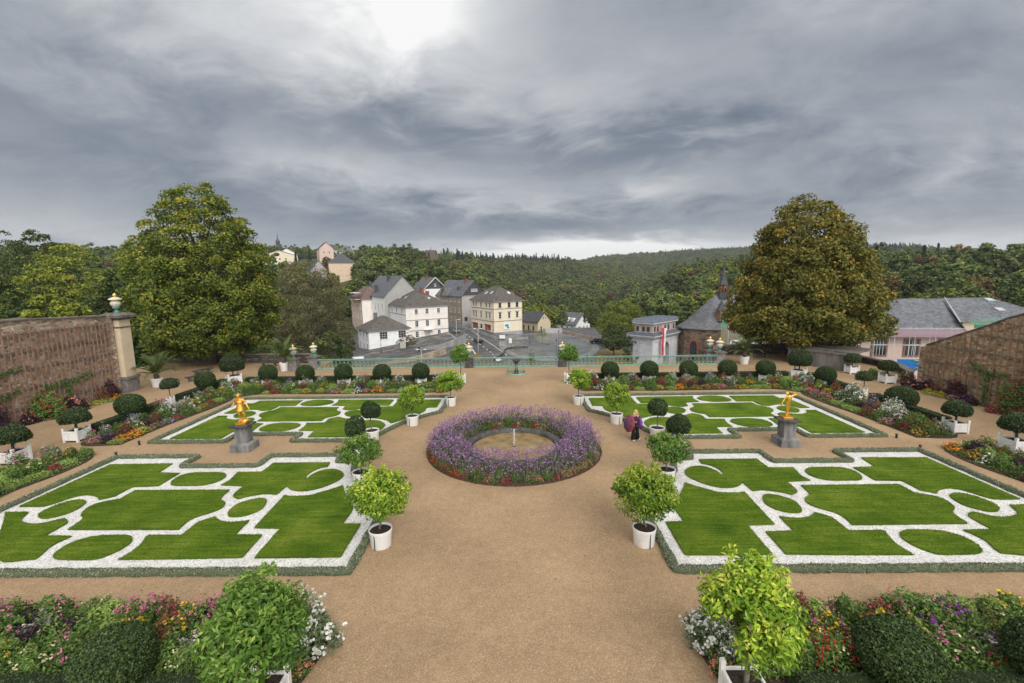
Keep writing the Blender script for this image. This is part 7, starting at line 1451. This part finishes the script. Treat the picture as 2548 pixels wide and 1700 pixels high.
# ---------------------------------------------------------------- trees
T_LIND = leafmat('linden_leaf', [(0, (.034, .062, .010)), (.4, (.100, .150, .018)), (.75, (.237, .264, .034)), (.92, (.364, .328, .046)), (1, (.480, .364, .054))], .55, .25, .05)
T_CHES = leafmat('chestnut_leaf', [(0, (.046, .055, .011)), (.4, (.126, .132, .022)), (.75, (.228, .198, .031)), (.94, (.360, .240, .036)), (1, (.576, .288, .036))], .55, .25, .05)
T_DARK = leafmat('dark_green_leaf', [(0, (.019, .038, .010)), (.5, (.062, .106, .022)), (.85, (.157, .197, .038)), (1, (.265, .265, .060))], .6, .18, .15)
T_LIME = leafmat('yellow_green_leaf', [(0, (.052, .092, .012)), (.5, (.169, .221, .025)), (.85, (.361, .361, .044)), (1, (.528, .433, .072))], .6, .22, .12)
T_BRN = leafmat('olive_brown_leaf', [(0, (.048, .048, .022)), (.5, (.135, .131, .056)), (.85, (.251, .236, .101)), (1, (.372, .329, .164))], .65, .2, .1)
T_MIX = leafmat('wood_leaf', [(0, (.027, .049, .014)), (.45, (.082, .125, .030)), (.8, (.165, .202, .049)), (1, (.263, .257, .074))], .65, .15, .42)
T_RUST = leafmat('rusty_wood_leaf', [(0, (.057, .046, .018)), (.5, (.170, .125, .046)), (1, (.296, .194, .073))], .65, .15, .25)
T_CON = leafmat('conifer_needle', [(0, (.011, .021, .014)), (.5, (.032, .052, .032)), (1, (.070, .096, .056))], .7, .08, .2)
def crown_pts(rng, prof, h0, H, Wd, ncl, nl, flat=.72, cs=.17, shell=.45):
    """leaf positions gathered in clumps that fill a profile (list of (t, half width))"""
    tt = np.linspace(0, 1, 200); w = np.interp(tt, [p[0] for p in prof], [p[1] for p in prof]); cdf = np.cumsum(w**1.4 + .02); cdf /= cdf[-1]
    t = np.interp(rng.uniform(0, 1, ncl), cdf, tt); q = rng.uniform(shell, 1, ncl)**.7; a = rng.uniform(0, 2*PI, ncl); rr = np.interp(t, tt, w)*Wd/2*q
    c = np.c_[rr*np.cos(a), rr*np.sin(a), h0 + t*(H-h0)]; ax = np.c_[c[:, :2]*.8, (c[:, 2]-h0-(H-h0)*.35)*.7]; ax = unit(ax)
    m = nl//ncl; P, N, V = [], [], []
    for i in range(ncl):
        d = unit(rng.normal(size=(m, 3)) + ax[i]*.9 + (0, 0, .35)); s = Wd*cs*rng.uniform(.65, 1.25)
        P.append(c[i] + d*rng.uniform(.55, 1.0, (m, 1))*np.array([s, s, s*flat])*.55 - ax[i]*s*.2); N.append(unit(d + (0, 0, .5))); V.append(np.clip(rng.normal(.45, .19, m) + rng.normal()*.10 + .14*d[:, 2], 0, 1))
    return np.concatenate(P), np.concatenate(N), np.concatenate(V), c
def limbs(b, rng, c, base, top, r0, n, mi=0):
    idx = rng.permutation(len(c))[:n]
    for i in idx:
        e = c[i]; z0 = base + (top-base)*np.clip((e[2]-base)/(top-base)*.6 + rng.uniform(-.1, .1), .05, .9); s = np.array([0, 0, z0]); mid = s*.5+e*.5 + (0, 0, -np.linalg.norm(e[:2])*.06) + rng.normal(size=3)*.15
        r = r0*(1-.75*(z0-base)/(top-base))*.42; b.tube([s, mid, e], [r, r*.6, r*.18], 5, mi)
def tree(name, label, cat, loc, rng, prof, h0, H, Wd, ncl, nl, L, lm, bark=M_BARK, tr=None, nlimb=40, cs=.17, flat=.72, group=None, shell=.45, Wl=.55):
    t = empty(name, loc, label, cat, group); P, N, V, c = crown_pts(rng, prof, h0, H, Wd, ncl, nl, flat, cs, shell)
    tr = tr or H*.022; b = MB(); z = np.linspace(-.5, h0 + (H-h0)*.82, 10); b.tube(np.c_[rng.normal(size=10)*tr*.35, rng.normal(size=10)*tr*.35, z], np.r_[tr*1.5, np.linspace(tr*1.05, tr*.12, 9)], 10); limbs(b, rng, c, h0*.9, H*.9, tr*1.7, nlimb); b.build('trunk', bark, t)
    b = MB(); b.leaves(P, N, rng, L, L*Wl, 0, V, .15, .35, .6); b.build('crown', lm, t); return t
OVAL = [(0, .25), (.12, .72), (.3, .98), (.45, 1), (.62, .88), (.8, .62), (.93, .32), (1, .08)]
PYR = [(0, .35), (.08, .80), (.2, .98), (.3, 1), (.45, .90), (.6, .74), (.75, .56), (.88, .36), (.96, .2), (1, .06)]
CHES = [(0, .62), (.08, .95), (.2, 1), (.42, .84), (.62, .70), (.8, .53), (.92, .32), (1, .08)]
LIND = [(0, .55), (.1, .92), (.25, 1), (.43, .96), (.62, .83), (.76, .65), (.9, .40), (.97, .2), (1, .05)]
DOME = [(0, .35), (.1, .85), (.25, 1), (.42, .97), (.58, .84), (.75, .64), (.88, .42), (.97, .2), (1, .05)]
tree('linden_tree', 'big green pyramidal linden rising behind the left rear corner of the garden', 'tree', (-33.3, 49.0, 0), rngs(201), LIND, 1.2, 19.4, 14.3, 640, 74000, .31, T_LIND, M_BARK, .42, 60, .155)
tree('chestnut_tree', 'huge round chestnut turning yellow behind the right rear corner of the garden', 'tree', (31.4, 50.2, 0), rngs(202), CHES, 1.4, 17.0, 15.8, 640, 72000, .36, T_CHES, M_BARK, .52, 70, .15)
tree('ash_tree', 'large olive brown open tree with visible branches left of the white houses', 'tree', (-37.6, 82, -13), rngs(203), [(0, .5), (.2, .9), (.45, 1), (.7, .92), (.9, .6), (1, .2)], 4, 25.6, 16, 340, 52000, .27, T_BRN, M_BARKG, .26, 45, .17, .8, shell=.25, Wl=.5)
tree('ash_tree', 'smaller olive brown tree touching the pink house', 'tree', (-37.6, 94, -13.5), rngs(204), OVAL, 3, 21.0, 8, 150, 18000, .28, T_BRN, M_BARKG, .2, 25, .18, .8, shell=.25)
near = [('broad_tree', 'dark tall tree at the far left edge of the wood', (-105, 94), 19.5, 17, T_DARK, DOME), ('broad_tree', 'dark green tree standing tallest behind the left garden wall', (-83, 80), 18.2, 11.5, T_DARK, OVAL), ('broad_tree', 'spreading yellow green tree behind the left garden wall', (-67.5, 69), 15.0, 16.5, T_LIME, DOME),
        ('broad_tree', 'low yellowish tree just above the left wall top', (-52, 51), 7.9, 9, T_LIME, DOME), ('broad_tree', 'green tree half hidden by the linden on its left side', (-70, 86), 18.0, 12, T_LIME, OVAL), ('broad_tree', 'dark tree directly left of the linden crown', (-57, 66), 11.5, 11, T_DARK, DOME), ('broad_tree', 'dark tree filling the gap between pillar and linden', (-46, 57), 7.6, 9, T_DARK, DOME),
        ('broad_tree', 'dark leafy tree above the middle of the left wall', (-66, 57), 10.5, 11, T_DARK, DOME), ('broad_tree', 'green tree at the left edge above the wall', (-88, 66), 13.5, 13, T_DARK, DOME)]
for k, (nm, lb, (x, y), zt, w, lm, pf) in enumerate(near): z0 = -5; tree(nm, lb, 'tree', (x, y, z0), rngs(210+k), pf, 3.5, zt-z0, w, 230, 17000, .42, lm, M_BARK, .3, 30, .17, .6)
# behind the linden and around the lower lane
for k, (lb, x, y, zt, w, lm) in enumerate((('dark tree in the hollow behind the linden', -44, 68, 4.5, 11, T_DARK), ('dark shrubby tree below the olive brown tree', -31, 74, 1.0, 9, T_DARK), ('dark shrubby tree right below the linden', -38, 63, 2.6, 9, T_DARK), ('olive shrub tree beside the white annex', -46.5, 100, -4.5, 6, T_BRN))): tree('broad_tree', lb, 'tree', (x, y, -12.5), rngs(230+k), DOME, 2, zt+12.5, w, 140, 9000, .40, lm, M_BARK, .22, 20, .2, .7)
tree('square_tree', 'round green tree beside the stone gate on the dry lawn', 'tree', (24.2, 112, hz1(24.2, 112)), rngs(240), PYR, 1.7, 9.8, 6.6, 150, 9000, .28, T_MIX, M_BARK, .16, 24, .2)
tree('square_tree', 'wide olive green tree behind the round tree by the gate', 'tree', (30.2, 130, -12), rngs(241), DOME, 3, 14.6, 15, 230, 13000, .38, T_LIND, M_BARK, .3, 30, .18); bpy.data.objects['square_tree.001'].children[-1].data.materials[0] = T_MIX
tree('shrub', 'dark dense shrub at the left foot of the stone gate', 'shrub', (25.6, 99, -11.5), rngs(242), OVAL, .3, 8.6, 4.2, 90, 5000, .26, T_DARK, M_BARK, .12, 8, .24)
tree('young_tree', 'young tree with yellow leaves on the wet square', 'tree', (7.7, 135, hz1(7.7, 135)), rngs(243), OVAL, 1.9, 4.9, 3.0, 34, 900, .20, T_LIME, M_BARKG, .08, 12, .25)
tree('shrub', 'spreading feathery shrub in front of the pinkish house', 'shrub', (-32.0, 130.5, hz1(-32, 130.5)), rngs(244), DOME, .4, 4.6, 6.0, 60, 2600, .24, T_BRN, M_BARK, .12, 14, .2, .45)
tree('shrub', 'columnar yellow green shrub standing on the wet square', 'shrub', (3.5, 104.3, hz1(3.5, 104.3)), rngs(245), [(0, .8), (.4, 1), (.8, .6), (1, .1)], .2, 3.3, 1.6, 30, 1400, .2, T_LIME, M_BARK, .06, 6, .35)
# reusable forest trees: five broad kinds and two conifers, not placed by themselves
def proto_mesh(rng, prof, h0, H, Wd, ncl, nl, L, cs, flat):
    P, N, V, c = crown_pts(rng, prof, h0, H, Wd, ncl, nl, flat, cs, .5); b = MB(); b.leaves(P, N, rng, L, L*.7, 0, V, .1, .3, .5); t = MB(); t.tube([(0, 0, -2), (0, 0, h0), (0, 0, H*.7)], [H*.028, H*.02, .04], 6); limbs(t, rng, c, h0*.9, H*.85, H*.03, 10); return b, t
def con_mesh(rng, H, Wd, nl, L):
    t = rng.uniform(0, 1, nl)**.75; lay = np.floor(t*16)/16; r = (1-t)*Wd/2*(.55+.45*((t*16) % 1 < .45))*rng.uniform(.3, 1, nl)**.5; a = rng.uniform(0, 2*PI, nl); P = np.c_[r*np.cos(a), r*np.sin(a), H*.08 + t*H*.92]
    b = MB(); b.leaves(P, unit(np.c_[np.cos(a)*.6, np.sin(a)*.6, np.full(nl, .7)]), rng, L, L*.4, 0, np.clip(rng.normal(.45, .2, nl)+.2*(r/(Wd/2)), 0, 1), .25, .5, .4); s = MB(); s.tube([(0, 0, -2), (0, 0, H*.95)], [H*.02, .03], 6); return b, s
NEARV = []
for k, (pf, W_k, lm) in enumerate(((DOME, 10, T_MIX), (OVAL, 8.5, T_MIX), (DOME, 11.5, T_MIX), (OVAL, 8, T_LIME), (DOME, 9, T_RUST))):
    c_, t_ = proto_mesh(rngs(260+k), pf, 2.2, 12, W_k, 130, 3600, .62, .21, .7); me, mt = c_.mesh('crown'), t_.mesh('trunk'); me.materials.append(lm); mt.materials.append(M_BARK); NEARV.append((me, mt))
c_, t_ = con_mesh(rngs(270), 14, 5.4, 2600, .6); me, mt = c_.mesh('crown'), t_.mesh('trunk'); me.materials.append(T_CON); mt.materials.append(M_BARK); NEARV.append((me, mt))
def wood_tree(x, y, k, sc, label, group, z=None):
    o = empty('wood_tree' if k < 5 else 'conifer', (x, y, hz1(x, y) if z is None else z), label, 'tree', group, (x*7.3+y*3.1) % 6.28); o.scale = (sc, sc, sc*(.92+.02*((x*13) % 9)))
    for nm, me in (('crown', NEARV[k][0]), ('trunk', NEARV[k][1])): q = bpy.data.objects.new(nm, me); COL.objects.link(q); q.parent = o
for k, (x, y, v_, sc, lb) in enumerate(((-75, 330, 0, 1.55, 'great round green tree below the brown church tower'), (-104, 350, 1, 1.6, 'tall green tree left of the great round tree on the hill'), (-90, 262, 2, 1.15, 'rounded olive tree above the pink house'), (-97, 240, 4, 1.2, 'rusty brown tree right of the tan house'), (-62, 232, 0, 1.2, 'green tree between the white houses and the hill'),
        (-147, 310, 3, 1.5, 'bright green tree left of the tan house'), (-194, 432, 5, 1.25, 'single dark fir on the hill skyline'), (-141, 402, 3, 1.25, 'yellow green tree on the hill skyline above the tan house'), (-120, 300, 3, 1.1, 'light green tree below the tan house'), (-108, 268, 3, 1.2, 'light green tree right below the tan house front'), (-165, 400, 4, 1.2, 'rusty tree beside the pink gabled house'), (-262, 420, 0, 1.7, 'round green tree left of the hill town'),
        (31, 187, 2, .72, 'bright green tree in front of the white villa'), (37, 262, 0, 1.35, 'broad silvery green tree beyond the square'), (57, 300, 1, 1.5, 'tall dark tree beyond the villa on the right'), (11, 232, 3, 1.0, 'yellow green tree beyond the yellow cottage'), (22, 218, 0, .95, 'dark green tree beyond the brick wall'), (18.6, 184, 1, .55, 'small dark tree behind the brick wall'), (-2, 200, 3, .95, 'yellow green tree right behind the cream house'), (7.5, 196, 3, .8, 'light green tree above the yellow cottage roof'))):
    wood_tree(x, y, v_, sc, lb, None)
BLOCK = [(-227, 432, 46), (-215, 412, 34), (-192, 402, 18), (-246, 432, 22), (-139, 346, 21), (-184, 452, 18), (-77, 420, 7), (-117, 352, 12), (-158, 352, 12), (-215, 500, 20), (-243, 470, 18), (-130, 330, 16), (-122, 318, 14)]
def ok(x, y):
    r = np.hypot(x, y); g = np.ones(len(x), bool)
    for cx_, cy_, q in BLOCK: g &= np.hypot(x-cx_, y-cy_) > q
    g &= ~((np.abs(x) < 62) & (y < 196)); aa = np.degrees(np.arctan2(x, y)); g &= ~((aa > -32) & (aa < -25.6) & (r > 235) & (r < 404)); g &= ~((aa > -23.6) & (aa < -19.2) & (r > 235) & (r < 345)); g &= ~((aa > -24.5) & (aa < -21.5) & (r > 395) & (r < 450)); g &= ~((x > -75) & (x < -28) & (y > 150) & (y < 205)); g &= ~((x > -30) & (x < 18) & (y > 150) & (y < 186))
    g &= ~((x > 30) & (x < 90) & (y < 112)); g &= ~((np.abs(x-30) < 12) & (y > 188) & (y < 216)); g &= ~((np.hypot(x-10.5, y-262) < 11)); return g
rw = rngs(300); pts = []
def scatter(r0, r1, sp, a0=-60, a1=60):
    r = r0
    while r < r1:
        n = int(R(a1-a0)*r/sp); a = R(a0) + (np.arange(n)+rw.uniform(0, 1, n)*.9)*sp/r; q = r + rw.uniform(-.5, .5, n)*sp; pts.append(np.c_[q*np.sin(a), q*np.cos(a)]); r += sp*.86
scatter(112, 240, 8.6); scatter(240, 520, 9.6); scatter(520, 1050, 10.4, -45, 45); scatter(1050, 1950, 12.5, -12, 45)
W_ = np.concatenate(pts); W_ = W_[ok(W_[:, 0], W_[:, 1])]; x, y = W_.T; r = np.hypot(x, y); a = np.degrees(np.arctan2(x, y))
rail = (a > -1) & (a < 12) & (r > 190) & (r < 430)                         # the open valley floor: scattered smaller trees
keep = ~rail | (rw.uniform(size=len(x)) < .62); keep &= ~((a > 9.6) & (a < 12.6) & (r > 452) & (r < 520)); keep &= ~(np.hypot(x-22, y-330) < 9)
W_ = W_[keep]; x, y = W_.T; r = np.hypot(x, y); a = np.degrees(np.arctan2(x, y)); z = hz(x, y)
n = len(x); kd = rw.choice(5, n, p=[.32, .26, .26, .08, .08]); nz_ = np.sin(x*.021)*np.sin(y*.017+1) + .6*np.sin(x*.05+y*.043)
con = ((r > 640) & (a > -10) & (a < 6) & (z > 22) & (rw.uniform(size=n) < .8)) | ((a > 36.5) & (a < 41) & (r > 1000) & (rw.uniform(size=n) < .9)) | ((a > 17) & (a < 27) & (r > 1500) & (rw.uniform(size=n) < .35)) | ((nz_ > 1.0) & (rw.uniform(size=n) < .5) & (r > 300)); kd[con] = 5; lime = rail[keep] & (rw.uniform(size=n) < .55); kd[lime] = 3
sc = np.clip(rw.lognormal(.03, .24, n), .55, 1.7)*np.where(rail[keep], .62, 1)*np.where(con, .92, 1)*np.where((a > 25) & (r < 420), 1.0, 1)
ordr = np.argsort(r); near_i = [i for i in ordr if abs(a[i]) < 54][:150]; isn = np.zeros(n, bool); isn[near_i] = True
KN = ['round mixed green tree', 'tall oval green tree', 'wide green tree', 'yellow green tree', 'rusty brown tree', 'dark conifer']
for i in near_i:
    reg = 'left wooded slope' if a[i] < -25 else 'slope behind the white houses' if a[i] < -4 else 'valley beyond the square' if a[i] < 13 else 'slope behind the church' if a[i] < 27 else 'wooded slope above the long slate roof'
    lb = '%s in the wood on the %s' % (KN[kd[i]], reg); wood_tree(float(x[i]), float(y[i]), int(kd[i]), float(sc[i]), lb, lb)
FARC = bpy.data.collections.new('forest_tree_shapes'); FARO = []
for k, (pf, W_k, lm) in enumerate(((DOME, 10.5, T_MIX), (OVAL, 9.5, T_MIX), (DOME, 12, T_MIX), (OVAL, 9, T_LIME), (DOME, 9.5, T_RUST))):
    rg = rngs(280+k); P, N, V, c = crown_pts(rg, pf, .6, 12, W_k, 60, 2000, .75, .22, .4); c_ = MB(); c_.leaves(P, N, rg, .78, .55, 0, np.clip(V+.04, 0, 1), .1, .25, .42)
    for q in c: c_.ell(q*(.85, .85, .95), (W_k*.075, W_k*.075, W_k*.06), 6, 4, 0, 0, None, .2)
    o = bpy.data.objects.new('forest_shape_%s' % 'abcdefg'[k], c_.mesh('forest_crown')); o.data.materials.append(lm); FARC.objects.link(o)
c_, t_ = con_mesh(rngs(290), 15, 5.6, 420, 1.3); o = bpy.data.objects.new('forest_shape_g', c_.mesh('forest_conifer')); o.data.materials.append(T_CON); FARC.objects.link(o)
F = np.where(~isn)[0]; me = bpy.data.meshes.new('forest'); me.vertices.add(len(F)); me.vertices.foreach_set('co', np.c_[x[F], y[F], z[F]-.6].astype(np.float32).ravel())
for nm, ty, vals in (('kind_index', 'INT', kd[F].astype(np.int32)), ('tree_scale', 'FLOAT', sc[F].astype(np.float32)), ('tree_turn', 'FLOAT', rw.uniform(0, 6.28, len(F)).astype(np.float32))): at = me.attributes.new(nm, ty, 'POINT'); at.data.foreach_set('value', vals)
fo = bpy.data.objects.new('forest', me); COL.objects.link(fo); tag(fo, kind='stuff')
ng = bpy.data.node_groups.new('forest_trees', 'GeometryNodeTree'); ng.interface.new_socket('Geometry', in_out='INPUT', socket_type='NodeSocketGeometry'); ng.interface.new_socket('Geometry', in_out='OUTPUT', socket_type='NodeSocketGeometry')
gi, go = ng.nodes.new('NodeGroupInput'), ng.nodes.new('NodeGroupOutput'); ip = ng.nodes.new('GeometryNodeInstanceOnPoints'); ci = ng.nodes.new('GeometryNodeCollectionInfo'); ci.inputs['Collection'].default_value = FARC; ci.inputs['Separate Children'].default_value = True; ci.inputs['Reset Children'].default_value = True
def attr(nm, ty): q = ng.nodes.new('GeometryNodeInputNamedAttribute'); q.data_type = ty; q.inputs[0].default_value = nm; return q.outputs[0]
cv = ng.nodes.new('ShaderNodeCombineXYZ'); ng.links.new(attr('tree_turn', 'FLOAT'), cv.inputs[2]); ng.links.new(gi.outputs[0], ip.inputs['Points']); ng.links.new(ci.outputs[0], ip.inputs['Instance']); ip.inputs['Pick Instance'].default_value = True
ng.links.new(attr('kind_index', 'INT'), ip.inputs['Instance Index']); ng.links.new(cv.outputs[0], ip.inputs['Rotation']); ng.links.new(attr('tree_scale', 'FLOAT'), ip.inputs['Scale']); ng.links.new(ip.outputs[0], go.inputs[0])
md = fo.modifiers.new('trees', 'NODES'); md.node_group = ng
# railway embankment on the valley floor
strip([(16, 300), (24, 330), (40, 360), (62, 384)], 4.5, .8, 'railway_track', mat('ballast', (.16, .13, .10), (.24, .20, .16), .5))
# ---------------------------------------------------------------- pale air over the valley
hb_ = MB(); hb_.bbox(-2500, 2500, -60, 2700, -28.5, 128)
M_HAZE = bpy.data.materials.new('pale_air'); M_HAZE.use_nodes = True; ht = M_HAZE.node_tree; ht.nodes.remove(ht.nodes['Principled BSDF'])
pvn = nd(ht, 'ShaderNodeVolumePrincipled', {'Color': (.80, .86, .93), 'Density': .00013, 'Anisotropy': .1}); ht.links.new(pvn.outputs[0], ht.nodes['Material Output'].inputs['Volume'])
tag(hb_.build('haze', M_HAZE), kind='stuff'); SC.cycles.volume_bounces = 0
